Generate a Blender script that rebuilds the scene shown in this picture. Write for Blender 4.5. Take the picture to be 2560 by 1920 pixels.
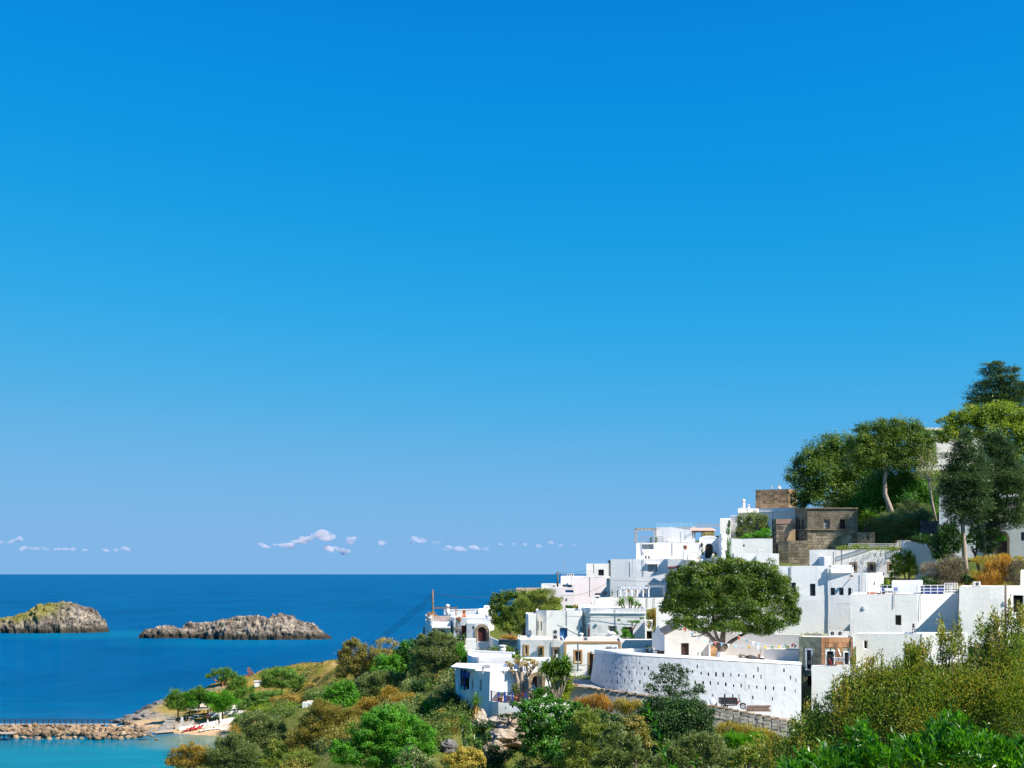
import bpy, bmesh, math, random
import numpy as np
from mathutils import Vector, Matrix, noise

for o in list(bpy.data.objects):
    bpy.data.objects.remove(o)
sc = bpy.context.scene
C = sc.collection
R = math.radians

# ------------------------------------------------------------------ camera
CAMZ, F = 36.0, 3090.0          # eye height above the sea, focal length in pixels of the 2560 px frame
cam_d = bpy.data.cameras.new('camera')
cam = bpy.data.objects.new('camera', cam_d)
C.objects.link(cam)
cam.location = (0, 0, CAMZ)
cam.rotation_euler = (R(90), 0, 0)
cam_d.sensor_width = 36
cam_d.lens = 36 * F / 2560
cam_d.shift_y = (1435 - 960) / 2560
cam_d.clip_start = 0.5
cam_d.clip_end = 300000
sc.camera = cam

# ------------------------------------------------------------------ sky, sun, exposure
SUN_EL, SUN_AZ = 46.0, 121.0
EXPO = 0.8      # azimuth measured from +Y (straight ahead) towards +X (right)
w = bpy.data.worlds.new('World')
sc.world = w
w.use_nodes = True
nt = w.node_tree
nt.nodes.clear()
sky = nt.nodes.new('ShaderNodeTexSky')
sky.sky_type = 'NISHITA'
sky.sun_disc = False
sky.sun_elevation = R(SUN_EL)
sky.sun_rotation = R(SUN_AZ)
sky.altitude = 0
sky.air_density = 1.0
sky.dust_density = 0.0
sky.ozone_density = 4.0
SKYS = 0.12                      # strength of the sky
def vmul(k):
    n = nt.nodes.new('ShaderNodeVectorMath'); n.operation = 'SCALE'; n.inputs['Scale'].default_value = k; return n
m0 = vmul(SKYS * 1.19); m1 = vmul(1 / (SKYS * 2 ** EXPO))
# one film curve for the whole sky: a polarised, saturated daylight blue
cv = nt.nodes.new('ShaderNodeRGBCurve')
cv.mapping.extend = 'HORIZONTAL'
for ch, pts in ((0, [(0, 0), (.13, .002), (.2, .006), (.28, .024), (.40, .07), (.55, .136), (1, .22)]), (1, [(0, 0), (.20, .16), (.25, .215), (.32, .285), (.515, .39), (.80, .45), (1, .47)]), (2, [(0, 0), (.53, .73), (.64, .77), (.815, .80), (1, .80)])):
    c = cv.mapping.curves[ch]
    while len(c.points) > 2: c.points.remove(c.points[-2])
    c.points[0].location = pts[0]; c.points[-1].location = pts[-1]
    for p in pts[1:-1]: c.points.new(*p)
cv.mapping.update()
bg = nt.nodes.new('ShaderNodeBackground')
bg.inputs['Strength'].default_value = SKYS
wo = nt.nodes.new('ShaderNodeOutputWorld')
nt.links.new(sky.outputs[0], m0.inputs[0]); nt.links.new(m0.outputs[0], cv.inputs['Color'])
nt.links.new(cv.outputs[0], m1.inputs[0]); nt.links.new(m1.outputs[0], bg.inputs['Color'])
nt.links.new(bg.outputs[0], wo.inputs['Surface'])

sl = bpy.data.lights.new('sun', 'SUN')
sl.energy = 5.0
sl.angle = R(0.5)
sl.color = (1.0, 0.94, 0.85)
sun = bpy.data.objects.new('sun', sl)
C.objects.link(sun)
sdir = Vector((math.sin(R(SUN_AZ)) * math.cos(R(SUN_EL)), math.cos(R(SUN_AZ)) * math.cos(R(SUN_EL)), math.sin(R(SUN_EL))))
sun.rotation_euler = sdir.to_track_quat('Z', 'Y').to_euler()
sun.location = (60, 60, 200)

sc.view_settings.view_transform = 'Standard'
sc.view_settings.look = 'None'
sc.view_settings.gamma = 1
sc.view_settings.use_curve_mapping = False
sc.view_settings.exposure = EXPO
sc.cycles.use_denoising = True
sc.cycles.max_bounces = 8
sc.cycles.diffuse_bounces = 4
sc.cycles.transparent_max_bounces = 8
sc.cycles.volume_bounces = 3
sc.cycles.caustics_reflective = False
sc.cycles.caustics_refractive = False

# ------------------------------------------------------------------ helpers
def P(px, py, d):
    """the point of the place that stands d metres ahead and is seen at (px, py) of the photograph"""
    return Vector(((px - 1280) * d / F, d, CAMZ - (py - 1435) * d / F))

def X(px, d): return (px - 1280) * d / F
def Z(py, d): return CAMZ - (py - 1435) * d / F

class MB:
    def __init__(s): s.v = []; s.f = []
    def add(s, vs, fs):
        n = len(s.v)
        s.v += [tuple(q) for q in vs]
        s.f += [tuple(i + n for i in f) for f in fs]
        return s
    def quad(s, a, b, c, d): return s.add([a, b, c, d], [(0, 1, 2, 3)])
    def box(s, c, size, rz=0, M=None):
        hx, hy, hz = size[0] / 2, size[1] / 2, size[2] / 2
        vs = [Vector((x, y, z)) for x in (-hx, hx) for y in (-hy, hy) for z in (-hz, hz)]
        m = M if M is not None else Matrix.Rotation(rz, 3, 'Z')
        vs = [m @ v + Vector(c) for v in vs]
        return s.add(vs, [(0, 1, 3, 2), (4, 6, 7, 5), (0, 4, 5, 1), (2, 3, 7, 6), (0, 2, 6, 4), (1, 5, 7, 3)])
    def bar(s, a, b, w, h=None):
        """a square bar from a to b"""
        a, b = Vector(a), Vector(b); h = h or w
        d = (b - a)
        L = d.length
        if L < 1e-6: return s
        q = d.to_track_quat('X', 'Z').to_matrix()
        return s.box((a + b) / 2, (L, w, h), M=q)
    def tube(s, pts, rad, n=6, cap=True):
        pts = [Vector(p) for p in pts]
        if not hasattr(rad, '__len__'): rad = [rad] * len(pts)
        vs = []; fs = []
        for i, p in enumerate(pts):
            t = (pts[min(i + 1, len(pts) - 1)] - pts[max(i - 1, 0)])
            t = t.normalized() if t.length > 1e-9 else Vector((0, 0, 1))
            a = Vector((0, 0, 1)) if abs(t.z) < 0.9 else Vector((1, 0, 0))
            u = t.cross(a).normalized(); v = t.cross(u)
            for k in range(n):
                an = 2 * math.pi * k / n
                vs.append(p + (u * math.cos(an) + v * math.sin(an)) * rad[i])
        for i in range(len(pts) - 1):
            for k in range(n):
                fs.append((i * n + k, i * n + (k + 1) % n, (i + 1) * n + (k + 1) % n, (i + 1) * n + k))
        if cap:
            fs.append(tuple(range(n - 1, -1, -1))); fs.append(tuple(range((len(pts) - 1) * n, len(pts) * n)))
        return s.add(vs, fs)
    def lathe(s, c, prof, n=12):
        c = Vector(c); vs = []; fs = []
        for r, z in prof:
            for k in range(n):
                a = 2 * math.pi * k / n
                vs.append(c + Vector((r * math.cos(a), r * math.sin(a), z)))
        for i in range(len(prof) - 1):
            for k in range(n):
                fs.append((i * n + k, i * n + (k + 1) % n, (i + 1) * n + (k + 1) % n, (i + 1) * n + k))
        fs.append(tuple(range(n - 1, -1, -1))); fs.append(tuple(range((len(prof) - 1) * n, len(prof) * n)))
        return s.add(vs, fs)
    def prism(s, poly, z0, z1):
        n = len(poly)
        vs = [(p[0], p[1], z0) for p in poly] + [(p[0], p[1], z1) for p in poly]
        fs = [(i, (i + 1) % n, n + (i + 1) % n, n + i) for i in range(n)]
        fs += [tuple(range(n - 1, -1, -1)), tuple(range(n, 2 * n))]
        return s.add(vs, fs)
    def mesh(s, name, off=(0, 0, 0), smooth=False):
        me = bpy.data.meshes.new(name)
        ox, oy, oz = off
        me.from_pydata([(a - ox, b - oy, c - oz) for a, b, c in s.v], [], s.f)
        if smooth: me.polygons.foreach_set('use_smooth', [True] * len(me.polygons))
        me.update()
        return me
    def build(s, name, mat, parent=None, smooth=False, kind=None, label=None):
        off = rootloc(parent) if parent is not None else Vector((0, 0, 0))
        me = s.mesh(name, off, smooth)
        return link(name, me, mat, parent, kind=kind, label=label)

def rootloc(p):
    v = Vector(p.location)
    while p.parent is not None:
        p = p.parent; v = v + Vector(p.location)
    return v

def link(name, me, mat, parent=None, loc=None, rz=0, scale=None, kind=None, label=None):
    o = bpy.data.objects.new(name, me)
    C.objects.link(o)
    if mat is not None:
        if not me.materials: me.materials.append(mat)
    if parent is not None: o.parent = parent
    if loc is not None: o.location = loc
    if rz: o.rotation_euler = (0, 0, rz)
    if scale is not None: o.scale = scale
    if kind: o['kind'] = kind
    if label: o['label'] = label
    return o

def thing(name, label, cat, loc=(0, 0, 0), group=None, kind=None):
    o = bpy.data.objects.new(name, None)
    C.objects.link(o)
    o.location = loc
    o.empty_display_size = 0.3
    o['label'] = label; o['category'] = cat
    if group: o['group'] = group
    if kind: o['kind'] = kind
    return o

def tag(o, label, cat, group=None):
    o['label'] = label; o['category'] = cat
    if group: o['group'] = group
    return o

def dup(root, loc, rz=0, label=None, scale=None):
    r = root.copy(); C.objects.link(r)
    r.location = loc; r.rotation_euler = (0, 0, rz)
    if label: r['label'] = label
    if scale: r.scale = (scale, scale, scale)
    for ch in list(root.children):
        c = ch.copy(); C.objects.link(c); c.parent = r
        for g in list(ch.children):
            d = g.copy(); C.objects.link(d); d.parent = c
    return r

# ------------------------------------------------------------------ materials
MATS = {}
def _base(name):
    m = bpy.data.materials.new(name); m.use_nodes = True
    t = m.node_tree; b = t.nodes['Principled BSDF']
    return m, t, b
def N(t, typ, **kw):
    n = t.nodes.new(typ)
    for k, v in kw.items(): setattr(n, k, v)
    return n
def noise_tex(t, scale, detail=4, rough=0.55, vec=None, sc3=None):
    n = N(t, 'ShaderNodeTexNoise'); n.inputs['Scale'].default_value = scale
    n.inputs['Detail'].default_value = detail; n.inputs['Roughness'].default_value = rough
    if vec is None:
        g = N(t, 'ShaderNodeNewGeometry'); vec = g.outputs['Position']
    if sc3:
        mp = N(t, 'ShaderNodeMapping'); mp.inputs['Scale'].default_value = sc3
        t.links.new(vec, mp.inputs['Vector']); vec = mp.outputs[0]
    t.links.new(vec, n.inputs['Vector'])
    return n
def ramp(t, src, stops):
    r = N(t, 'ShaderNodeValToRGB')
    e = r.color_ramp.elements
    while len(e) < len(stops): e.new(0.5)
    for i, (p, c) in enumerate(stops):
        e[i].position = p; e[i].color = (c[0], c[1], c[2], 1) if hasattr(c, '__len__') else (c, c, c, 1)
    t.links.new(src, r.inputs['Fac'])
    return r
def mixc(t, fac, a, b, mode='MIX'):
    m = N(t, 'ShaderNodeMix', data_type='RGBA', blend_type=mode)
    for s, v in ((m.inputs[0], fac), (m.inputs[6], a), (m.inputs[7], b)):
        if hasattr(v, 'links') or hasattr(v, 'is_linked'): t.links.new(v, s)
        elif hasattr(v, '__len__'): s.default_value = (v[0], v[1], v[2], 1)
        else: s.default_value = v
    return m.outputs[2]
def bump(t, b, h, strength, dist):
    n = N(t, 'ShaderNodeBump'); n.inputs['Strength'].default_value = strength; n.inputs['Distance'].default_value = dist
    t.links.new(h, n.inputs['Height']); t.links.new(n.outputs[0], b.inputs['Normal'])

def simple(name, col, rough=0.7, var=0.2, scale=3.0, bmp=0.2, spec=0.3, metal=0.0):
    m, t, b = _base(name)
    n = noise_tex(t, scale)
    lo = [c * (1 - var) for c in col]; hi = [min(1, c * (1 + var)) for c in col]
    r = ramp(t, n.outputs['Fac'], [(0.3, lo), (0.7, hi)])
    t.links.new(r.outputs[0], b.inputs['Base Color'])
    b.inputs['Roughness'].default_value = rough
    b.inputs['Specular IOR Level'].default_value = spec
    b.inputs['Metallic'].default_value = metal
    if bmp:
        n2 = noise_tex(t, scale * 6)
        bump(t, b, n2.outputs['Fac'], bmp, 0.03)
    MATS[name] = m
    return m

def plaster(name, col=(0.8, 0.8, 0.79), stain=0.25, dirt=(0.42, 0.42, 0.40), big=0.05):
    m, t, b = _base(name)
    n1 = noise_tex(t, 0.35, 5)
    r1 = ramp(t, n1.outputs['Fac'], [(0.3, [c * (1 - big) for c in col]), (0.7, col)])
    n2 = noise_tex(t, 1.0, 6, 0.65, sc3=(1.6, 1.6, 0.22))          # rain streaks
    r2 = ramp(t, n2.outputs['Fac'], [(0.55, 0.0), (0.8, stain)])
    n3 = noise_tex(t, 5.0, 6, 0.7)
    r3 = ramp(t, n3.outputs['Fac'], [(0.6, 0.0), (0.75, stain * 0.8)])
    c1 = mixc(t, r2.outputs[0], r1.outputs[0], dirt)
    c2 = mixc(t, r3.outputs[0], c1, [d * 1.2 for d in dirt])
    t.links.new(c2, b.inputs['Base Color'])
    b.inputs['Roughness'].default_value = 0.9
    b.inputs['Specular IOR Level'].default_value = 0.15
    n4 = noise_tex(t, 2.5, 6, 0.6)
    bump(t, b, n4.outputs['Fac'], 0.35, 0.06)
    MATS[name] = m
    return m

def stone(name, stops, scale=1.2, bmp=0.6, objrand=True, crack=0.0, rough=0.9):
    m, t, b = _base(name)
    n1 = noise_tex(t, scale, 8, 0.65)
    r1 = ramp(t, n1.outputs['Fac'], stops)
    col = r1.outputs[0]
    if objrand:
        oi = N(t, 'ShaderNodeObjectInfo')
        r2 = ramp(t, oi.outputs['Random'], [(0.0, 0.62), (0.5, 0.95), (1.0, 1.25)])
        col = mixc(t, 1.0, col, r2.outputs[0], 'MULTIPLY')
    if crack:
        n5 = noise_tex(t, scale * 2.3, 10, 0.75)
        r5 = ramp(t, n5.outputs['Fac'], [(0.34, 0.25), (0.48, 1.0)])
        col = mixc(t, crack, col, r5.outputs[0], 'MULTIPLY')
    t.links.new(col, b.inputs['Base Color'])
    b.inputs['Roughness'].default_value = rough
    b.inputs['Specular IOR Level'].default_value = 0.2
    n4 = noise_tex(t, scale * 5, 8, 0.7)
    bump(t, b, n4.outputs['Fac'], bmp, 0.08)
    MATS[name] = m
    return m

def foliage(name, c0, c1, c2, trans=0.35, rough=0.5, spec=0.35):
    m, t, b = _base(name)
    at = N(t, 'ShaderNodeAttribute', attribute_name='tone')
    r = ramp(t, at.outputs['Fac'], [(0.05, c0), (0.5, c1), (0.95, c2)])
    t.links.new(r.outputs[0], b.inputs['Base Color'])
    b.inputs['Roughness'].default_value = rough
    b.inputs['Specular IOR Level'].default_value = spec
    tr = N(t, 'ShaderNodeBsdfTranslucent')
    tc = mixc(t, 1.0, r.outputs[0], (1.7, 1.6, 0.7), 'MULTIPLY')
    t.links.new(tc, tr.inputs['Color'])
    mx = N(t, 'ShaderNodeMixShader'); mx.inputs[0].default_value = trans
    out = t.nodes['Material Output']
    t.links.new(b.outputs[0], mx.inputs[1]); t.links.new(tr.outputs[0], mx.inputs[2])
    t.links.new(mx.outputs[0], out.inputs['Surface'])
    MATS[name] = m
    return m

plaster('white', (0.83, 0.80, 0.755), 0.42); plaster('white_old', (0.80, 0.785, 0.75), 0.7); plaster('cream', (0.74, 0.70, 0.64), 0.2)
plaster('pinkish', (0.74, 0.67, 0.68), 0.2); plaster('greyish', (0.66, 0.67, 0.67), 0.5)
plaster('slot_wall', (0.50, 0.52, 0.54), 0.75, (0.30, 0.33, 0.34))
plaster('bluewhite', (0.79, 0.78, 0.755), 0.45)
plaster('aged_white', (0.62, 0.63, 0.58), 0.8)
plaster('roof_white', (0.80, 0.76, 0.72), 0.25, (0.5, 0.42, 0.36)); plaster('roof_tan', (0.68, 0.54, 0.44), 0.4, (0.45, 0.35, 0.28))
plaster('tan', (0.50, 0.38, 0.25), 0.3, (0.3, 0.22, 0.15)); plaster('ochre', (0.44, 0.25, 0.10), 0.3, (0.3, 0.17, 0.08))
plaster('greenish', (0.33, 0.32, 0.22), 0.4, (0.22, 0.22, 0.16))
simple('terracotta', (0.42, 0.15, 0.07)); simple('terracotta_wall', (0.36, 0.22, 0.17)); simple('tile_pale', (0.55, 0.36, 0.27))
simple('wood_dark', (0.07, 0.04, 0.028), 0.6, 0.35, 6); simple('wood_red', (0.10, 0.025, 0.02), 0.55, 0.25, 5)
simple('wood_brown', (0.19, 0.10, 0.05), 0.65, 0.4, 5); simple('wood_pale', (0.42, 0.33, 0.24), 0.7, 0.3, 5)
simple('glass', (0.015, 0.02, 0.025), 0.08, 0.3, 1.0, 0, 0.6); simple('glass_pale', (0.30, 0.34, 0.33), 0.15, 0.2, 1.0, 0, 0.6)
simple('void', (0.012, 0.012, 0.012), 0.9, 0.2, 1, 0, 0.1); simple('shutter_slate', (0.05, 0.06, 0.08), 0.5); simple('blue_paint', (0.06, 0.22, 0.48), 0.5)  # void: near-black colour in place of the shade inside holes
simple('royal_blue', (0.02, 0.06, 0.30), 0.45); simple('aqua', (0.06, 0.38, 0.45), 0.5); simple('frame_white', (0.78, 0.78, 0.78), 0.45, 0.05)
simple('metal_dark', (0.03, 0.03, 0.035), 0.5, 0.3, 8, 0.1, 0.5); simple('metal_grey', (0.30, 0.31, 0.33), 0.45, 0.2, 8, 0.1, 0.5)
simple('ac_white', (0.62, 0.60, 0.55), 0.5, 0.08); simple('rubber', (0.015, 0.015, 0.016), 0.8); simple('red_paint', (0.45, 0.02, 0.03), 0.5)
simple('fabric_beige', (0.55, 0.44, 0.27), 0.9); simple('fabric_cream', (0.70, 0.62, 0.50), 0.9); simple('wicker', (0.55, 0.32, 0.17), 0.8)
simple('skin', (0.55, 0.30, 0.20), 0.55, 0.1); simple('hair', (0.05, 0.025, 0.012), 0.6); simple('cloth_blue', (0.42, 0.62, 0.75), 0.85, 0.1)
simple('cloth_teal', (0.18, 0.45, 0.42), 0.85, 0.1); simple('straw', (0.62, 0.46, 0.32), 0.85); simple('cloth_white', (0.75, 0.75, 0.74), 0.9, 0.05)
simple('navy', (0.015, 0.035, 0.14), 0.7); simple('yellow', (0.72, 0.42, 0.02), 0.7, 0.1); simple('flag_red', (0.62, 0.12, 0.07), 0.7, 0.1)
simple('flag_green', (0.05, 0.25, 0.22), 0.7, 0.1); simple('flag_blue', (0.30, 0.58, 0.66), 0.7, 0.1)
simple('bark', (0.16, 0.12, 0.09), 0.9, 0.4, 4, 0.6); simple('bark_pale', (0.34, 0.27, 0.21), 0.9, 0.3, 4, 0.6); simple('bark_dark', (0.06, 0.045, 0.035), 0.9, 0.4, 4, 0.6)
simple('pole_wood', (0.17, 0.12, 0.09), 0.8, 0.3, 4); simple('wire', (0.02, 0.02, 0.025), 0.6)
simple('stuff_dry', (0.30, 0.2, 0.1), 0.9)
stone('ashlar_dark', [(0.25, (0.12, 0.098, 0.07)), (0.5, (0.25, 0.205, 0.14)), (0.75, (0.42, 0.365, 0.28))], 0.8)
stone('ashlar_tan', [(0.25, (0.29, 0.185, 0.09)), (0.55, (0.42, 0.28, 0.155)), (0.8, (0.53, 0.39, 0.25))], 0.9)
stone('ashlar_orange', [(0.25, (0.36, 0.17, 0.075)), (0.55, (0.46, 0.24, 0.12)), (0.8, (0.56, 0.34, 0.20))], 0.6, 0.25)
stone('ashlar_green', [(0.25, (0.27, 0.26, 0.17)), (0.6, (0.33, 0.32, 0.22)), (0.8, (0.38, 0.36, 0.27))], 0.5, 0.2)
stone('surround', [(0.25, (0.22, 0.15, 0.09)), (0.55, (0.34, 0.25, 0.16)), (0.8, (0.46, 0.36, 0.26))], 1.5, 0.4)
stone('mortar', [(0.3, (0.13, 0.105, 0.08)), (0.7, (0.24, 0.20, 0.15))], 1.2, 0.4, False)
stone('rubble_grey', [(0.3, (0.16, 0.15, 0.14)), (0.5, (0.30, 0.28, 0.25)), (0.75, (0.44, 0.40, 0.34))], 1.1, 0.7)
stone('boulder', [(0.3, (0.09, 0.06, 0.035)), (0.5, (0.27, 0.185, 0.11)), (0.75, (0.44, 0.34, 0.24))], 0.9, 0.7, True, 0.5)
stone('cliff_rock', [(0.25, (0.16, 0.10, 0.055)), (0.5, (0.36, 0.28, 0.20)), (0.75, (0.52, 0.46, 0.38))], 0.55, 1.0, False, 0.7)
stone('shore_rock', [(0.3, (0.06, 0.06, 0.06)), (0.5, (0.16, 0.15, 0.14)), (0.75, (0.30, 0.26, 0.21))], 0.5, 1.0, True, 0.6)
stone('paving', [(0.3, (0.24, 0.22, 0.19)), (0.6, (0.36, 0.33, 0.28)), (0.8, (0.44, 0.40, 0.34))], 2.5, 0.6, False)
stone('step_tan', [(0.3, (0.30, 0.19, 0.09)), (0.6, (0.42, 0.28, 0.15)), (0.8, (0.50, 0.36, 0.22))], 1.5, 0.3)
stone('slate', [(0.3, (0.05, 0.055, 0.06)), (0.7, (0.12, 0.12, 0.12))], 2.0, 0.4)

foliage('f_olive', (0.080, 0.118, 0.036), (0.168, 0.218, 0.066), (0.320, 0.370, 0.132), 0.25)
foliage('f_olive_y', (0.096, 0.143, 0.024), (0.208, 0.269, 0.048), (0.368, 0.420, 0.096), 0.3)
foliage('f_green', (0.024, 0.101, 0.010), (0.056, 0.193, 0.018), (0.144, 0.336, 0.036), 0.35)
foliage('f_bright', (0.040, 0.151, 0.010), (0.088, 0.286, 0.018), (0.192, 0.454, 0.036), 0.45)
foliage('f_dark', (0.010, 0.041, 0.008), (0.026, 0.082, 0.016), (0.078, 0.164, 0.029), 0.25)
foliage('f_ficus', (0.032, 0.076, 0.010), (0.080, 0.160, 0.017), (0.26, 0.31, 0.04), 0.35)
foliage('f_yellow', (0.09, 0.155, 0.012), (0.18, 0.27, 0.02), (0.34, 0.40, 0.04), 0.4)
foliage('f_carob', (0.035, 0.085, 0.012), (0.085, 0.165, 0.02), (0.22, 0.31, 0.04), 0.35)
foliage('f_pine', (0.035, 0.075, 0.03), (0.065, 0.125, 0.05), (0.12, 0.20, 0.08), 0.2)
foliage('f_rust', (0.20, 0.14, 0.02), (0.36, 0.25, 0.04), (0.53, 0.39, 0.065), 0.3)
foliage('f_brown', (0.13, 0.125, 0.022), (0.245, 0.215, 0.04), (0.39, 0.33, 0.075), 0.3)
foliage('f_dry', (0.308, 0.165, 0.033), (0.495, 0.297, 0.066), (0.682, 0.462, 0.149), 0.3)
foliage('f_drygreen', (0.192, 0.185, 0.024), (0.416, 0.336, 0.048), (0.672, 0.521, 0.108), 0.3)
foliage('f_twig', (0.110, 0.088, 0.054), (0.187, 0.154, 0.095), (0.297, 0.253, 0.157), 0.1)
foliage('f_pink', (0.330, 0.132, 0.074), (0.462, 0.220, 0.116), (0.550, 0.330, 0.182), 0.3)
foliage('f_mastic', (0.07, 0.155, 0.018), (0.17, 0.27, 0.035), (0.38, 0.29, 0.05), 0.35, 0.35, 0.4)
foliage('f_laurel', (0.018, 0.085, 0.004), (0.045, 0.17, 0.006), (0.11, 0.31, 0.015), 0.5, 0.35, 0.5)
foliage('f_yucca', (0.048, 0.134, 0.014), (0.096, 0.218, 0.024), (0.208, 0.353, 0.048), 0.25, 0.35, 0.5)
foliage('f_tamarisk', (0.064, 0.151, 0.024), (0.120, 0.252, 0.036), (0.224, 0.370, 0.060), 0.35)
# ------------------------------------------------------------------ ground height
TP = []                                   # (x, y, z) support points of the terrain
MAN = [(0,0,30),(10,8,30),(-15,8,29),(12,22,27),(25,25,29),(42,32,32),(-10,30,25),(0,45,22),(15,45,22.5),(30,50,26),(46,62,30),(-25,50,20),
 (10,70,20),(0,80,18.5),(-12,80,16.5),(-30,80,13),(20,85,20),(34,92,23),(46,102,27),(11,107,19.5),(22,105,20.3),(-2,102,19),(-8,95,17),(30,106,22),
 (-20,100,14.5),(-35,110,10),(-50,130,6),(-20,130,16),(-35,150,10),(-50,170,6),(-60,200,1),(-45,200,5),(-30,200,11),(-20,170,17),(-15,158,18),
 (-30,220,11),(-57,229,0.3),(-54,250,1.6),(-46,235,5),(-40,255,9),(-60,264,1),(-62,272,0.8),(-66,279,0.7),(-72,280,0.7),(-78,284,0.8),(-84,284,0.5),
 (-62,284,3.2),(-70,287,3.2),(-76,290,3.0),(-85,291,1.2),(-92,296,1.0),(-88,306,3.2),(-80,318,6.0),(-74,328,8.4),(-62,330,11.2),(-52,316,13.2),(-43,302,15),
 (-34,285,15.5),(-48,272,8.5),(-30,255,13.5),(-60,300,6),(-68,305,5.5),(-72,312,6),(-54,290,7),
 (-62,348,4),(-75,346,0.5),(-90,332,0),(-40,345,4),(-20,345,4),(0,335,4),(-25,310,10),(-18,250,17),(-10,225,21),(0,250,19),(20,280,18),(40,310,18),
 (-97,306,0.0),(-101,300,-1.2),(-70,272,-0.7),(-80,277,-0.9),(-90,286,-1.2),(-68,255,-3),(-66,238,-3.5),(-68,222,-4),
 (-62,375,-5),(-95,345,-5),(-118,312,-5),(-108,290,-5),(-98,275,-5),(-84,265,-4),(-78,250,-5),(-78,220,-5),(-80,185,-6),(-110,230,-6),(-150,280,-6),(-130,340,-6),
 (-150,180,-6),(-120,120,-6),(-85,140,-4),(-100,60,-4),(-70,90,2),(-55,60,10),(-150,20,-5),(-30,385,-6),(10,390,-6),(60,400,-6),(120,410,-6),(-150,400,-6),
 (60,330,22),(110,330,34),(150,300,45),(100,260,60),(150,200,62),(90,240,57),(70,150,35),(110,160,42),(80,110,33),(150,100,45),(90,60,36),(150,20,45),(60,20,36),
 (8,205,27.5),(12,205,27.5),(3,215,26),(15,215,28),(20,222,29),(-30,190,10),(-40,215,5),(-25,150,13),(-35,130,9),(-45,150,4),(-25,125,12),(-8,262,13),(-5,245,15),(-12,240,14),(-4,280,11),(-1,232,18),(-14,215,17)]
TP += MAN

def ground(xs, ys):
    T = np.array(TP)
    xs = np.atleast_1d(np.asarray(xs, float)); ys = np.atleast_1d(np.asarray(ys, float))
    out = np.empty(len(xs))
    for i in range(0, len(xs), 4000):
        a = xs[i:i + 4000, None]; b = ys[i:i + 4000, None]
        d2 = (a - T[:, 0]) ** 2 + (b - T[:, 1]) ** 2 + 1.0
        wgt = d2 ** -2.6
        out[i:i + 4000] = (wgt * T[:, 2]).sum(1) / wgt.sum(1)
    return out
def gz(x, y): return float(ground([x], [y])[0])

# ------------------------------------------------------------------ walls with openings
def arcpts(u0, u1, zt, k=8):
    r = (u1 - u0) / 2; c = (u0 + u1) / 2
    return [(c - r * math.cos(math.pi * i / k), zt - r + r * math.sin(math.pi * i / k)) for i in range(k + 1)]

def facade(mb, A, B, z0, z1, holes=(), rec=0.25):
    """a wall from A to B (left to right as seen from outside) with recessed openings (u0,u1,za,zb,arched)"""
    A = Vector((A[0], A[1])); B = Vector((B[0], B[1]))
    L = (B - A).length
    if L < 1e-4: return
    t = (B - A) / L
    n = Vector((t.y, -t.x))
    def pt(u, z, off=0.0):
        q = A + t * u + n * off
        return (q.x, q.y, z)
    nu = max(1, int(L / 1.3)); nz = max(1, int((z1 - z0) / 1.3))
    us = {0.0, L, *[h[0] for h in holes], *[h[1] for h in holes]}; zs = {z0, z1, *[h[2] for h in holes], *[h[3] for h in holes]}
    us |= {q for q in (L * i / nu for i in range(nu)) if min(abs(q - x) for x in us) > .3}; zs |= {q for q in (z0 + (z1 - z0) * i / nz for i in range(nz)) if min(abs(q - x) for x in zs) > .3}
    us, zs = sorted(us), sorted(zs)
    for i in range(len(us) - 1):
        for j in range(len(zs) - 1):
            uc = (us[i] + us[i + 1]) / 2; zc = (zs[j] + zs[j + 1]) / 2
            if any(h[0] < uc < h[1] and h[2] < zc < h[3] for h in holes): continue
            mb.quad(pt(us[i], zs[j]), pt(us[i + 1], zs[j]), pt(us[i + 1], zs[j + 1]), pt(us[i], zs[j + 1]))
    for h in holes:
        u0, u1, a, b = h[:4]; arch = len(h) > 4 and h[4]
        top = b - (u1 - u0) / 2 if arch else b
        mb.quad(pt(u0, a), pt(u0, top), pt(u0, top, -rec), pt(u0, a, -rec))
        mb.quad(pt(u1, a), pt(u1, a, -rec), pt(u1, top, -rec), pt(u1, top))
        mb.quad(pt(u0, a), pt(u0, a, -rec), pt(u1, a, -rec), pt(u1, a))
        if arch:
            ar = arcpts(u0, u1, b)
            for k in range(len(ar) - 1):
                p, q = ar[k], ar[k + 1]
                mb.quad(pt(*p), pt(*q), pt(q[0], q[1], -rec), pt(p[0], p[1], -rec))
                cx = u0 if k < len(ar) // 2 else u1
                mb.add([pt(*p), pt(*q), pt(cx, b)], [(0, 1, 2)])
            mid = ar[len(ar) // 2]
        else:
            mb.quad(pt(u0, b), pt(u1, b), pt(u1, b, -rec), pt(u0, b, -rec))

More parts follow.
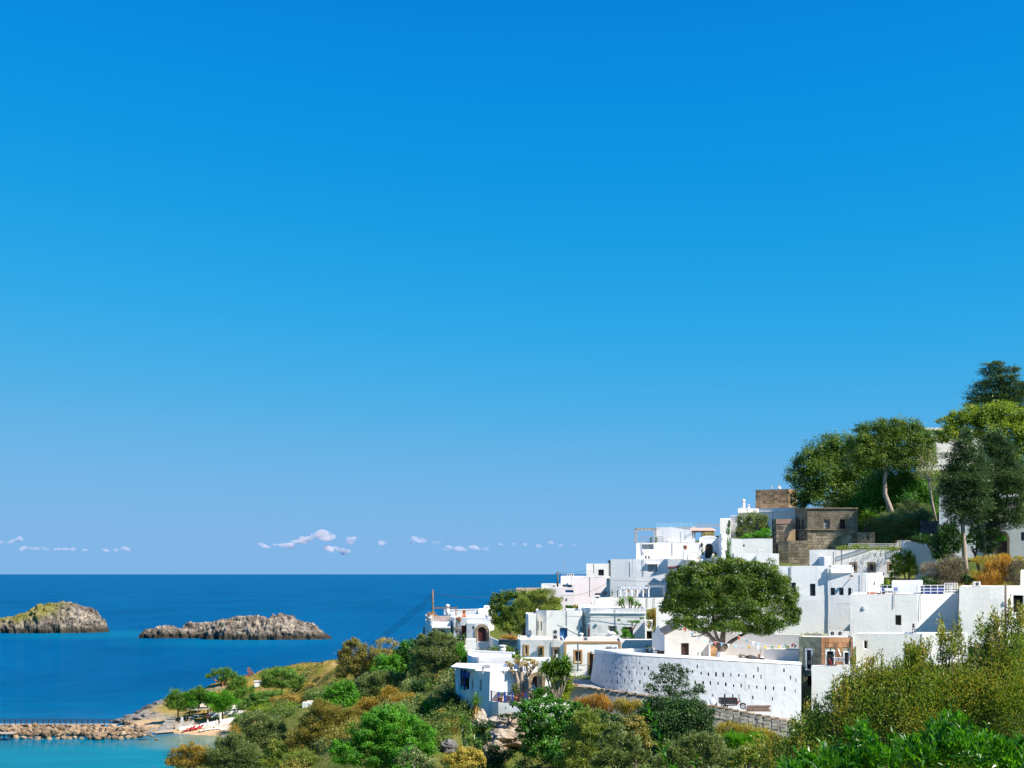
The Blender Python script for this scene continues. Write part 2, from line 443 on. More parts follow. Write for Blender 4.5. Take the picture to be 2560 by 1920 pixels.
def opening_parts(root, A, B, h, style, wall_rec=0.25):
    """window or door set into an opening: frame, leaf or panes, stone surround"""
    A = Vector((A[0], A[1])); B = Vector((B[0], B[1]))
    t = (B - A).normalized(); n = Vector((t.y, -t.x))
    u0, u1, a, b = h[:4]; arch = len(h) > 4 and h[4]
    def pt(u, z, off): q = A + t * u + n * off; return Vector((q.x, q.y, z))
    W, H = u1 - u0, b - a
    rz = math.atan2(t.y, t.x)
    def bx(mb, ua, ub, za, zb, o0, o1):
        c = pt((ua + ub) / 2, (za + zb) / 2, (o0 + o1) / 2)
        mb.box(c, (abs(ub - ua), abs(o1 - o0), abs(zb - za)), rz)
    r = -wall_rec
    kind = style.get('k', 'win')
    fm = MATS[style.get('frame', 'frame_white')]
    if style.get('sur'):
        mb = MB(); s = style.get('sw', 0.28); e = 0.035
        if arch:
            ar = arcpts(u0, u1, b, 10); R2 = W / 2 + s; c = (u0 + u1) / 2; zc = b - W / 2
            for k in range(10):
                p, q = ar[k], ar[k + 1]
                f = lambda pp: (c + (pp[0] - c) * R2 / (W / 2), zc + (pp[1] - zc) * R2 / (W / 2))
                P0, Q0 = f(p), f(q)
                mb.add([pt(*p, e), pt(*q, e), pt(*Q0, e), pt(*P0, e), pt(*p, -0.02), pt(*q, -0.02), pt(*Q0, -0.02), pt(*P0, -0.02)],
                       [(0, 1, 2, 3), (3, 2, 6, 7), (0, 4, 5, 1)])
            bx(mb, u0 - s, u0, a, zc, -0.02, e); bx(mb, u1, u1 + s, a, zc, -0.02, e)
        else:
            bx(mb, u0 - s, u0, a - s * 0.5, b, -0.02, e); bx(mb, u1, u1 + s, a - s * 0.5, b, -0.02, e)
            bx(mb, u0 - s, u1 + s, b, b + s, -0.02, e + 0.01)
            if kind != 'door': bx(mb, u0 - s, u1 + s, a - s, a - s * 0.5, -0.02, e + 0.03)
        mb.build(style.get('surname', 'stone_surround'), MATS[style['sur']], root)
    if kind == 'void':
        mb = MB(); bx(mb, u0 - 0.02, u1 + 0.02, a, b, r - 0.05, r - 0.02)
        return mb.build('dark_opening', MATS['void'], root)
    if kind == 'door':
        mb = MB(); lm = MATS[style.get('leaf', 'wood_dark')]
        np_ = style.get('planks', 4); zt = b
        for k in range(np_):
            ua = u0 + W * k / np_ + 0.008; ub = u0 + W * (k + 1) / np_ - 0.008
            bx(mb, ua, ub, a, zt, r - 0.05, r - 0.01 + (0.012 if k % 2 else 0))
        bx(mb, u0, u1, a, zt, r - 0.07, r - 0.052)
        d = mb.build('door', lm, root)
        mb = MB(); bx(mb, u0 + W * 0.52, u0 + W * 0.58, a + 1.0, a + 1.15, r - 0.01, r + 0.06); mb.build('door_handle', MATS['metal_dark'], d)
        return d
    fw = style.get('fw', 0.07)
    mb = MB()
    bx(mb, u0, u0 + fw, a, b, r - 0.04, r + 0.03); bx(mb, u1 - fw, u1, a, b, r - 0.04, r + 0.03)
    bx(mb, u0 + fw, u1 - fw, b - fw, b, r - 0.04, r + 0.03); bx(mb, u0 + fw, u1 - fw, a, a + fw, r - 0.04, r + 0.03)
    nc, nr = style.get('grid', (2, 1))
    for k in range(1, nc):
        u = u0 + W * k / nc; bx(mb, u - 0.03, u + 0.03, a + fw, b - fw, r - 0.035, r + 0.025)
    for k in range(1, nr):
        z = a + H * k / nr; bx(mb, u0 + fw, u1 - fw, z - 0.025, z + 0.025, r - 0.033, r + 0.02)
    fo = mb.build('window', fm, root)
    if kind == 'shutter':
        lm = MATS[style.get('leaf', 'shutter_slate')]
        for k in range(nc):
            mb = MB(); ua = u0 + W * k / nc + 0.03; ub = u0 + W * (k + 1) / nc - 0.03
            ns = max(4, int(H / 0.12))
            for q in range(ns):
                z = a + fw + (H - 2 * fw) * (q + 0.5) / ns
                c = pt((ua + ub) / 2, z, r - 0.012)
                M = Matrix.Rotation(rz, 3, 'Z') @ Matrix.Rotation(R(35), 3, 'X')
                mb.box(c, (ub - ua, 0.07, 0.02), M=M)
            bx(mb, ua, ub, a + fw, b - fw, r - 0.05, r - 0.04)
            mb.build('shutter', lm, fo)
    else:
        gm_ = MATS[style.get('glass', 'glass')]
        for k in range(nc):
            mb = MB(); bx(mb, u0 + W * k / nc + 0.031, u0 + W * (k + 1) / nc - 0.031, a + fw, b - fw, r - 0.03, r - 0.015)
            mb.build('pane', gm_, fo)
    if style.get('awn'):
        mb = MB(); e = 0.45
        mb.add([pt(u0 - 0.3, b + 0.35, 0), pt(u1 + 0.3, b + 0.35, 0), pt(u1 + 0.3, b + 0.12, e), pt(u0 - 0.3, b + 0.12, e),
                pt(u0 - 0.3, b + 0.25, 0), pt(u1 + 0.3, b + 0.25, 0), pt(u1 + 0.3, b + 0.02, e), pt(u0 - 0.3, b + 0.02, e)],
               [(0, 1, 2, 3), (4, 7, 6, 5), (3, 2, 6, 7), (0, 3, 7, 4), (1, 5, 6, 2)])
        mb.build('window_hood', MATS[style['awn']], root)
    return fo

def line_u(A, B, px):
    """where the sight line at px meets the wall A-B"""
    A = Vector((A[0], A[1])); B = Vector((B[0], B[1])); t = (B - A).normalized()
    k = (px - 1280) / F                    # x = k*y
    den = t.x - k * t.y
    u = (k * A.y - A.x) / den
    q = A + t * u
    return u, q.y

def inset(poly, d):
    n = len(poly); out = []
    for i in range(n):
        p0, p1, p2 = Vector(poly[i - 1]), Vector(poly[i]), Vector(poly[(i + 1) % n])
        e1 = (p1 - p0).normalized(); e2 = (p2 - p1).normalized()
        n1 = Vector((-e1.y, e1.x)); n2 = Vector((-e2.y, e2.x))
        m = n1 + n2
        L = m.length
        if L < 1e-3: out.append(p1 + n1 * d); continue
        m /= L
        out.append(p1 + m * min(d / max(0.3, m.dot(n1)), d * 2.5))
    return out

FOOT = []                                  # footprints, so that no scrub grows through the houses
def house(label, front, top, bot, thick=7, holes=(), mat='white', roof='roof_white', par=0.25, group=None, name='house',
          cat='house', root=None, sides=True, ext=2.5, back=None, tjit=0.04, ledge=None, radial=True, rim=0.22):
    """a flat roofed house; front = [(px, d), ...] left to right"""
    fr = [Vector((X(p, d), d)) for p, d in front]
    d0 = front[0][1]
    z1 = Z(top, d0); z0 = Z(bot, d0)
    mid = sum((q for q in fr), Vector((0, 0))) / len(fr)
    rad = mid.normalized() if radial else Vector((0, 1))
    bk = [q + rad * thick for q in reversed(fr)] if len(fr) <= 3 else [fr[-1] + rad * thick, fr[0] + rad * thick]
    if back: bk = [Vector((X(p, d), d)) for p, d in back]
    poly = fr + bk
    new = root is None
    if new: root = thing(name, label, cat, (mid.x, mid.y, z0), group)
    for q in poly + [(poly[0] + poly[len(fr)]) / 2, mid]:
        TP.append((q.x, q.y, z0 + 0.1))
    FOOT.append((min(q.x for q in poly) - .4, max(q.x for q in poly) + .4, min(q.y for q in poly) - .4, max(q.y for q in poly) + .4))
    hs_ = [[] for _ in fr]
    todo = []
    for h in holes:
        px0, px1, py0, py1, st = h
        pm = (px0 + px1) / 2
        for i in range(len(fr) - 1):
            ua, da = line_u(fr[i], fr[i + 1], px0); ub, db = line_u(fr[i], fr[i + 1], px1)
            L = (fr[i + 1] - fr[i]).length
            if ua >= -0.05 and ub <= L + 0.05:
                dm = (da + db) / 2
                u_0, u_1 = max(ua, 0.03), min(ub, L - 0.03)
                hh = (u_0, u_1, Z(py1, dm), Z(py0, dm), st.get('arch', False))
                if st.get('k') == 'none': pass
                hs_[i].append(hh); todo.append((fr[i], fr[i + 1], hh, st))
                break
    mb = MB()
    zb = z0 - ext
    for i in range(len(fr) - 1):
        facade(mb, fr[i], fr[i + 1], zb, z1, hs_[i])
    for i in range(len(fr) - 1, len(poly)):
        a, b = poly[i], poly[(i + 1) % len(poly)]
        mb.quad((a.x, a.y, zb), (b.x, b.y, zb), (b.x, b.y, z1), (a.x, a.y, z1))
    ins = inset(poly, rim)
    n = len(poly)
    for i in range(n):
        a, b, c, d = poly[i], poly[(i + 1) % n], ins[(i + 1) % n], ins[i]
        mb.quad((a.x, a.y, z1), (b.x, b.y, z1), (c.x, c.y, z1), (d.x, d.y, z1))
        mb.quad((d.x, d.y, z1), (c.x, c.y, z1), (c.x, c.y, z1 - par), (d.x, d.y, z1 - par))
    soft = mat != 'mortar'
    if soft:                                   # hand trowelled walls are never quite flat or straight
        mb.v = [tuple(Vector(v) + noise.noise_vector(Vector(v) * .55) * .05 + noise.noise_vector(Vector(v) * .17) * .05) for v in mb.v]
    wo_ = mb.build('wall', MATS[mat], root)
    if soft:
        bm = bmesh.new(); bm.from_mesh(wo_.data); bmesh.ops.remove_doubles(bm, verts=bm.verts, dist=.002); bmesh.ops.recalc_face_normals(bm, faces=bm.faces); bm.to_mesh(wo_.data); bm.free()
        bv = wo_.modifiers.new('worn_edges', 'BEVEL'); bv.width = .09; bv.segments = 2; bv.limit_method = 'ANGLE'; bv.angle_limit = R(50); bv.use_clamp_overlap = True
    mr = MB()
    mr.add([(q.x, q.y, z1 - par + 0.001) for q in ins], [tuple(range(n))])
    mr.build('roof', MATS[roof], root)
    if ledge:
        ml = MB()
        for py, hgt, prd in ledge:
            z = Z(py, d0)
            for i in range(len(fr) - 1):
                t = (fr[i + 1] - fr[i]).normalized(); nn = Vector((t.y, -t.x))
                a = fr[i] + nn * prd / 2; b = fr[i + 1] + nn * prd / 2
                ml.bar((a.x, a.y, z), (b.x, b.y, z), prd, hgt)
        ml.build('ledge', MATS[mat], root)
    for A, B, hh, st in todo:
        if st.get('k') == 'none': continue
        opening_parts(root, A, B, hh, st)
    root['_z1'] = z1
    return root, fr, z1

STONE_MESHES = []
def stone_meshes():
    if STONE_MESHES: return STONE_MESHES
    rng = random.Random(5)
    for k in range(5):
        bm = bmesh.new(); bmesh.ops.create_cube(bm, size=1)
        bmesh.ops.bevel(bm, geom=bm.edges[:], offset=0.05, segments=1, affect='EDGES')
        for v in bm.verts: v.co += Vector((rng.uniform(-.03, .03), rng.uniform(-.08, .08), rng.uniform(-.03, .03)))
        me = bpy.data.meshes.new('stone'); bm.to_mesh(me); bm.free()
        STONE_MESHES.append(me)
    return STONE_MESHES
SM_CACHE = {}
def stone_mesh(mat, k):
    if (mat, k) not in SM_CACHE:
        me = stone_meshes()[k].copy(); me.materials.append(MATS[mat]); SM_CACHE[(mat, k)] = me
    return SM_CACHE[(mat, k)]

def masonry(root, A, B, z0, z1, bw, bh, mat, skip=(), seed=1, joint=0.03, proud=0.05, stuff=False, name='stone', vary=0.25, slope=0.0):
    """courses of separate blocks laid in front of the wall A-B"""
    rng = random.Random(seed)
    A = Vector((A[0], A[1])); B = Vector((B[0], B[1])); L = (B - A).length; t = (B - A) / L; n = Vector((t.y, -t.x)); rz = math.atan2(t.y, t.x)
    org = rootloc(root)
    nrow = max(1, round((z1 - z0) / bh)); bh = (z1 - z0) / nrow
    mbs = MB()
    for r in range(nrow):
        u = -rng.uniform(0, bw * 0.5) if r % 2 else 0.0
        z = z0 + r * bh
        while u < L - 0.05:
            w_ = bw * rng.uniform(1 - vary, 1 + vary)
            a, b = max(u, 0), min(u + w_, L)
            if L - b < bw * 0.3: b = L
            u = u + w_ if b < L else L
            if b - a < 0.06: continue
            if any(a < s[1] and b > s[0] and z < s[3] - 0.02 and z + bh > s[2] + 0.02 for s in skip):
                for s in skip:                     # cut the block at the opening
                    if a < s[1] and b > s[0] and z < s[3] - 0.02 and z + bh > s[2] + 0.02:
                        if a < s[0] - 0.1: b = s[0]
                        elif b > s[1] + 0.1: a = s[1]
                        else: a = b
                if b - a < 0.06: continue
            pr = proud + rng.uniform(-0.012, 0.018)
            zc = z + bh / 2 + slope * (a + b) / 2
            q = A + t * ((a + b) / 2) + n * (pr / 2 - 0.02)
            size = (b - a - joint, pr + 0.04, bh - joint)
            if stuff:
                bx = stone_meshes()[rng.randrange(5)]
                m = Matrix.Rotation(rz, 3, 'Z')
                vs = [m @ Vector((v.co.x * size[0], v.co.y * size[1], v.co.z * size[2])) + Vector((q.x, q.y, zc)) for v in bx.vertices]
                mbs.add(vs, [tuple(p.vertices) for p in bx.polygons])
            else:
                link(name, stone_mesh(mat, rng.randrange(5)), None, root, (q.x - org.x, q.y - org.y, zc - org.z), rz, size)
    if stuff and mbs.v:
        mbs.build('rubble_stones', MATS[mat], root, kind='stuff')

# styles
WDARK = dict(k='win', frame='wood_dark', grid=(2, 1)); WPALE = dict(k='win', frame='wood_dark', glass='glass_pale', grid=(2, 1), fw=0.1, awn='white')
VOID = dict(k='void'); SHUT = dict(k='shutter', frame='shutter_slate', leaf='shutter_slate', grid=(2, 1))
STW = dict(k='win', frame='wood_red', sur='surround', grid=(2, 1))
OCH = dict(k='win', frame='wood_dark', sur='ochre', surname='window_surround', sw=0.2, grid=(2, 1)); BLUE = dict(k='shutter', frame='blue_paint', leaf='blue_paint', grid=(2, 1))
# ------------------------------------------------------------------ the houses of the village, far to near
G = 'houses of the hillside village'
def D(leaf='wood_dark', **k): return dict(k='door', leaf=leaf, **k)
# -- seaward row of plain white blocks
house('plain pale blocks with a grey parapet step at the seaward end of the roofs', [(1290, 262), (1356, 262)], 1471, 1500, 8, mat='tan', group=G)
house('long low white house with brown band window right of the far utility pole', [(1353, 255), (1446, 255)], 1459, 1500, 9,
      [(1382, 1389, 1464, 1470, VOID), (1407, 1430, 1462, 1469, dict(k='win', frame='wood_red', grid=(4, 1)))], group=G)
house('pinkish blank house with a small blue panel behind the olive tree', [(1353, 239), (1435, 239.5)], 1468.5, 1535, 9,
      [(1413, 1434, 1476, 1482, dict(k='shutter', frame='blue_paint', leaf='blue_paint', grid=(2, 1)))], mat='pinkish', group=G)
house('white block carrying two air conditioners under the television antenna', [(1402, 258), (1470, 258)], 1440, 1470, 8, group=G)
house('low white stepped block at the foot of the antenna house', [(1444, 246), (1486, 246)], 1445, 1480, 7, group=G)
house('tall white cube with one dark shuttered window beside the roof pergola', [(1466, 243), (1526, 243)], 1409, 1470, 9,
      [(1496, 1510, 1424, 1439, dict(k='win', frame='wood_dark', grid=(2, 2)))], group=G)
house('lilac white gable block left of the tall lantern chimney', [(1434, 224), (1516, 225)], 1444, 1530, 9,
      [(1487, 1500, 1483, 1493, VOID)], mat='pinkish', group=G)
# -- upper stack
q_upper, _, _ = house('upper white cube with a glass railing roof under the brown pergola', [(1640, 214), (1738, 212)], 1318, 1365, 8, group=G)
q_mid, _, _ = house('white house with triple grey window and twin slits below the wooden pergola', [(1590, 204.6), (1641, 204), (1750, 204)], 1357, 1410, 9,
      [(1605, 1634, 1361, 1373, dict(k='win', frame='metal_dark', glass='glass_pale', grid=(3, 1))), (1612, 1615.5, 1390, 1397, VOID), (1620, 1623.5, 1390, 1397, VOID)], group=G)
q_low, _, _ = house('big bluish white house with a hooded brown window above the wicker lamp pergola', [(1527, 196.4), (1590, 195.6), (1676, 195)], 1397.5, 1520, 10,
      [(1621, 1643, 1411, 1429, WPALE), (1529.5, 1532, 1474, 1490, VOID), (1543, 1545, 1476, 1496, VOID)], mat='bluewhite', group=G)
house('white terrace house with two hooded side windows below the arched gate', [(1670, 186), (1738, 185), (1773, 186)], 1398, 1470, 8,
      [(1676, 1682, 1422, 1440, dict(k='win', frame='frame_white', glass='glass_pale', grid=(1, 1), awn='wood_red')), (1693, 1697, 1420, 1434, dict(k='win', frame='wood_red', grid=(1, 1), awn='wood_red'))], group=G)
house('small white planter block in front of the gate terrace', [(1732, 180), (1775, 180)], 1419, 1470, 5, group=G)
gate, gfr, gz1 = house('white gatehouse with a double arched brown door and low gable', [(1748, 190), (1796, 190)], 1345, 1396, 5,
      [(1762.5, 1782.5, 1359, 1395.5, D('wood_dark', arch=True, planks=6))], group=G, name='gatehouse', cat='gatehouse')
m = MB(); pk = (gfr[0] + gfr[1]) / 2; a0, a1 = gfr
m.add([(a0.x, a0.y - .01, gz1), (a1.x, a1.y - .01, gz1), (pk.x + .8, pk.y - .01, gz1 + .3), (pk.x, pk.y - .01, gz1 + .38), (pk.x - .8, pk.y - .01, gz1 + .3),
       (a0.x, a0.y + .6, gz1), (a1.x, a1.y + .6, gz1), (pk.x + .8, pk.y + .6, gz1 + .3), (pk.x, pk.y + .6, gz1 + .38), (pk.x - .8, pk.y + .6, gz1 + .3)],
      [(0, 1, 2, 3, 4), (1, 6, 7, 2), (2, 7, 8, 3), (3, 8, 9, 4), (4, 9, 5, 0)])
m.build('gable', MATS['white'], gate)
house('narrow white passage wall with meters right of the arched gate', [(1797, 186), (1803, 184), (1823, 184)], 1336, 1412, 5, group=G, name='passage_house')
house('white cube against the sky left of the stepped upper terrace', [(1800, 226), (1827, 226)], 1296, 1345, 7, group=G)
house('tall plain white cube stepping up to the brown tower', [(1826, 232), (1849, 231)], 1289, 1345, 7, group=G)
house('long white house with a blue shaded ledge below the brown tower', [(1845, 236), (1897, 236), (1996, 232)], 1271, 1345, 12, ledge=[(1281, .2, .25)], group=G)
house('white wall with a single black slot beneath the olive tree terrace', [(1822, 196), (1829, 194), (1931, 194)], 1347, 1400, 4, [(1858, 1862, 1361, 1367, VOID)], mat='greyish', name='terrace_wall', cat='wall', group='white garden walls')
house('low white wall with rounded corner in front of the slotted wall', [(1829, 184), (1835, 182), (1890, 182)], 1384, 1425, 3, mat='bluewhite', name='terrace_wall', cat='wall', group='white garden walls')
house('low white wall ending at the grey tower foot', [(1894, 181), (1947, 181)], 1384, 1425, 3, mat='bluewhite', name='terrace_wall', cat='wall', group='white garden walls')
house('pale building with a long flat roof on top of the hill behind the trees', [(2290, 235), (2400, 235), (2460, 240)], 1071, 1180, 15, [(2349, 2352, 1088, 1091, VOID)], mat='cream', roof='slate', par=.1, ledge=[(1073, .5, .4)], group=G)
house('white house half hidden behind the two cypress trees', [(2348, 190), (2470, 188), (2545, 188)], 1237, 1400, 8, mat='bluewhite', group=G)
house('aged white house with arched stone doorway and barred window at the right edge', [(2440, 172), (2475, 171), (2660, 168)], 1305, 1400, 9,
      [(2488, 2518, 1333, 1390, D('wood_dark', arch=True, planks=5, sur='surround', sw=.3)), (2553, 2580, 1330, 1352, dict(k='win', frame='metal_dark', grid=(4, 3)))], mat='aged_white', group=G)
# -- middle right
k_house, _, _ = house('long white house with three stone framed windows under the roof garden', [(2024, 172), (2250, 170)], 1374, 1440, 9,
      [(2129.5, 2138, 1410, 1427, STW), (2174, 2184, 1410, 1427, STW), (2222.5, 2232, 1410, 1427, STW)], group=G)
house('small white rooftop block with sloping stair left of the stone framed windows', [(2047, 168), (2060, 167), (2078, 167)], 1392, 1432, 4, mat='white', group=G, name='stair_block')
stw, sfr, sz = house('sloping white staircase wall between the vine and the cypress', [(2288, 164), (2345, 164)], 1405, 1450, 3, mat='bluewhite', name='stair_wall', cat='wall', group='white garden walls')
m = MB(); a0, a1 = sfr; zt = Z(1352, 165)
m.add([(a0.x - 1.5, a0.y, sz - .4), (a0.x - 1.5, a0.y, zt), (a1.x - 1.6, a1.y, zt - .4), (a1.x, a1.y, sz), (a0.x - 1.5, a0.y + 1, sz - .4), (a0.x - 1.5, a0.y + 1, zt), (a1.x - 1.6, a1.y + 1, zt - .4), (a1.x, a1.y + 1, sz)],
      [(0, 3, 2, 1), (1, 2, 6, 5), (2, 3, 7, 6), (0, 1, 5, 4)])
m.build('stair_parapet', MATS['bluewhite'], stw)
j_house, jfr, jz = house('large white house with dark shutters and a row of three small windows', [(1900, 153.2), (2070, 152.5)], 1415, 1590, 12,
      [(1976, 1990, 1457, 1486, SHUT), (2025, 2039, 1460, 1490, SHUT)], mat='bluewhite', group=G, ledge=[(1508, .04, .015)])
j2, _, _ = house('white annexe with a lattice parapet and floodlight beside the large shuttered house', [(2070, 152.3), (2163, 151.6), (2209, 152.6)], 1432, 1590, 9,
      [(2077, 2088, 1469, 1488, dict(k='win', frame='metal_dark', grid=(1, 2))), (2098, 2109, 1469, 1488, dict(k='win', frame='metal_dark', grid=(1, 2))), (2120, 2131, 1469, 1488, dict(k='win', frame='metal_dark', grid=(1, 2)))], mat='bluewhite', group=G, ledge=[(1508, .04, .015)])
l_house, lfr, lz = house('white balcony house with rounded walls under the white railing', [(2125, 138), (2294, 137.3), (2397, 138.3)], 1485, 1592, 10,
      [(2239, 2254, 1538, 1563, dict(k='win', frame='wood_brown', grid=(1, 1)))], group=G)
house('white wall block behind the blue chairs of the roof terrace', [(2229, 149), (2307, 149)], 1451, 1490, 4, mat='bluewhite', group=G)
house('plain white house with an air conditioner on its roof at the right edge', [(2397, 134.4), (2512, 134), (2620, 134.5)], 1466, 1620, 10,
      [(2534, 2560, 1488, 1530, VOID)], group=G)
house('white post like chimney wall cut by the right edge', [(2552, 138), (2600, 138)], 1425, 1480, 3, group=G)
house('low white wall under the green chair behind the flowering shrub', [(2140, 128), (2300, 127), (2420, 127)], 1583, 1660, 3,
      [(2138.5, 2146, 1602, 1630, dict(k='win', frame='wood_brown', grid=(1, 2))), (2161, 2168, 1603, 1622, dict(k='win', frame='wood_red', grid=(1, 2)))], group=G, name='terrace_wall', cat='wall')
# -- middle left
a_wing, afr, az = house('left wing of the seaside house with a shadowy stone arch', [(1064, 189), (1080, 184), (1127, 184)], 1550, 1640, 8,
      [(1066.5, 1068.5, 1574, 1598, SHUT), (1071, 1073, 1576, 1600, SHUT), (1091, 1113, 1578, 1612, dict(k='void', arch=True, sur='surround', sw=.28))], group=G, mat='bluewhite', par=.9)
m = MB(); m.bar((afr[1].x, afr[1].y - .35, Z(1567.5, 184)), (afr[2].x, afr[2].y - .35, Z(1567.5, 184)), .7, .25); m.build('arch_hood', MATS['roof_white'], a_wing)
a_house, a2, _ = house('seaside house with a dark red arched door in a stone portal', [(1127, 186), (1135, 183), (1224, 182)], 1542, 1625, 15,
      [(1129, 1132.5, 1564, 1591, SHUT), (1151, 1166, 1564, 1595, D('wood_red'))], group=G, mat='bluewhite')
portal, _, _ = house('stone portal porch with a dark red arched door under a white hood', [(1167, 181.2), (1188, 180.8), (1221, 180.6)], 1557, 1610, 1.6,
      [(1194, 1216, 1567, 1604, D('wood_red', arch=True, planks=6, sur='surround', sw=.42))], group=G, mat='bluewhite', name='porch', cat='porch')
house('white garden wall under the hanging cacti below the red door', [(1136, 178), (1152, 176), (1190, 176)], 1596, 1650, 2, mat='bluewhite', name='garden_wall', cat='wall', group='white garden walls')
rw, rfr, rz_ = house('sloping white ramp wall right of the red arched door', [(1222, 180), (1253, 168)], 1592, 1640, .5, mat='white', name='ramp_wall', cat='wall', group='white garden walls', radial=False)
house('white block house roof with a terracotta chimney behind the red door', [(1196, 198), (1236, 198)], 1524, 1560, 8, group=G)
house('small white seaward cube half hidden left of the dark round tree', [(1209, 206), (1242, 206)], 1516, 1560, 6, [(1214, 1219, 1518, 1527, VOID)], group=G)
c_house, cfr, cz = house('white house with a bright blue shuttered window above the flat tan roof', [(1340, 170.2), (1366, 169), (1456, 169)], 1526, 1620, 10,
      [(1344, 1347, 1553, 1576, SHUT), (1352, 1355, 1554, 1576, SHUT), (1399, 1418, 1570, 1600, BLUE), (1451, 1455, 1567, 1590, dict(k='shutter', frame='blue_paint', leaf='blue_paint', grid=(1, 1), arch=False))], group=G, mat='white_old')
house('white corner pillar block left of the blue shuttered house', [(1315, 170), (1321, 168), (1341, 168)], 1534, 1620, 6, group=G)
c2, c2f, _ = house('long white house with a curved parapet band and vine covered window', [(1456, 170), (1476, 168), (1615, 167)], 1519, 1625, 11,
      [(1521, 1543, 1564, 1580, dict(k='win', frame='frame_white', grid=(1, 2), fw=.12)), (1556, 1580, 1567, 1590, dict(k='win', frame='wood_brown', grid=(2, 1))), (1460, 1464.5, 1560, 1595, D('wood_red', planks=2))], group=G, mat='white_old', ledge=[(1531.5, .12, .14)])
house('white wall block behind the brown bougainvillea', [(1612, 166), (1632, 166)], 1553, 1640, 4, [(1616, 1630, 1578, 1604, VOID)], group=G)
house('white terrace wall with small yuccas in front of it', [(1479, 184), (1660, 184.5)], 1494, 1530, 3, group=G, name='terrace_wall', cat='wall')
house('low white planter wall with clipped green hedge', [(1446, 178), (1480, 178)], 1513, 1540, 3, group=G, name='terrace_wall', cat='wall')
d_house, dfr, dz = house('long lower white house with ochre trimmed facade and small brown windows', [(1294, 141), (1300, 138.4), (1411, 137.3)], 1596, 1672, 9,
      [(1312, 1318, 1616, 1635, OCH), (1350, 1356, 1619, 1638, OCH), (1385.5, 1391.5, 1624, 1655, D('wood_red', planks=2, sur='surround', sw=.3))], group=G, mat='white_old', roof='roof_tan', rim=.12)
d2, d2f, d2z = house('ochre edged white facade with a large brown shutter behind the slotted wall', [(1411, 137), (1553, 137)], 1603, 1700, 9,
      [(1438, 1452, 1628, 1654, dict(k='shutter', frame='wood_brown', leaf='wood_dark', grid=(1, 1), sur='ochre', surname='window_surround', sw=.18)),
       (1473.5, 1483, 1634, 1690, D('wood_dark', planks=3, sur='ochre', sw=.16))], group=G, roof='roof_tan', rim=.12)
m = MB(); A, B = d2f
for (u0, u1, p0, p1) in ((0, .22, 1603, 1660), (6.05, 6.27, 1603, 1645), (.22, 6.05, 1603, 1608.5)):
    t = (B - A).normalized(); z0_, z1_ = Z(p1, 137), Z(p0, 137) - .01
    c = A + t * (u0 + u1) / 2; m.box((c.x, c.y - .02, (z0_ + z1_) / 2), (u1 - u0, .06, z1_ - z0_))
m.build('ochre_band', MATS['ochre'], d2)
m = MB()
for (p0, p1, q0, q1) in ((1517, 1530, 1616, 1624), (1535, 1542, 1617, 1625)):
    m.box((X((p0 + p1) / 2, 137), 136.95, Z((q0 + q1) / 2, 137)), ((p1 - p0) / 22.5, .05, (q1 - q0) / 22.5))
m.build('wall_plaque', MATS['metal_grey'], d2)
e_up, _, _ = house('upper white block with rounded corner above the restaurant terrace', [(1168, 130), (1178, 127.5), (1196, 126.5), (1292, 126)], 1636, 1700, 8, group=G, mat='white')
e_low, efr, ez = house('white cliffside restaurant with narrow windows and a walled terrace', [(1147, 118.5), (1189, 116.4), (1224, 115.2), (1322, 116)], 1672, 1800, 8,
      [(1153, 1174, 1679, 1723, VOID), (1180, 1183.5, 1702, 1721, WDARK), (1199, 1203.5, 1700, 1729, WDARK)], group=G, mat='white_old', name='restaurant', cat='restaurant', ext=5)
house('white arched doorway block behind the pollarded tree and beige parasol', [(1300, 121), (1378, 121)], 1652, 1740, 5,
      [(1329, 1353, 1690, 1735, dict(k='void', arch=True, sur='surround', sw=.38))], group=G, mat='white_old')
wing, _, _ = house('louvred white stair tower under the awning at the restaurant corner', [(1138, 124), (1151, 122.8)], 1678, 1790, 3, group=G, mat='white_old', ext=4)
# -- chapel
ch, cfr2, chz = house('whitewashed chapel with a dark plank door beside the big tree', [(1661, 138), (1772, 138)], 1585, 1650, 7,
      [(1703.5, 1723, 1607, 1648, D('wood_dark', planks=5))], mat='cream', roof='slate', par=.02, rim=.02, name='chapel', cat='chapel')
m = MB(); y0, y1 = 138, 145; xa, xb = X(1661, 138), X(1772, 138); xm = (xa + xb) / 2; zr = Z(1556, 138)
m.add([(xa, y0, chz), (xb, y0, chz), (xm, y0, zr), (xa, y1, chz), (xb, y1, chz), (xm, y1, zr)], [(0, 1, 2), (3, 5, 4)]); m.v = m.v[:3]; m.f = m.f[:1]; m.build('gable', MATS['cream'], ch)
m = MB(); e = .12
m.add([(xa - .2, y0 - .15, chz - .05 + e), (xm, y0 - .15, zr + e), (xm, y1, zr + e), (xa - .2, y1, chz - .05 + e), (xb + .2, y0 - .15, chz - .05 + e), (xb + .2, y1, chz - .05 + e),
       (xa - .2, y0 - .15, chz - .14), (xm, y0 - .15, zr), (xb + .2, y0 - .15, chz - .14)], [(0, 1, 2, 3), (1, 4, 5, 2), (0, 6, 7, 1), (1, 7, 8, 4)]); m.build('pitched_roof', MATS['slate'], ch)
bell, bfr, bz = house('white curved belfry gable at the left of the chapel', [(1630, 140), (1662, 137)], 1586, 1650, 1.2, mat='white', name='belfry_wall', cat='wall')
m = MB(); A, B = bfr
prof = [(0, 0), (.22, .25), (.36, .62), (.47, 1.05), (.54, 1.05), (.62, .55), (.75, .2), (1, 0)]
vs = [(A.x + (B.x - A.x) * a, A.y + (B.y - A.y) * a, bz + b) for a, b in prof]; n_ = len(vs)
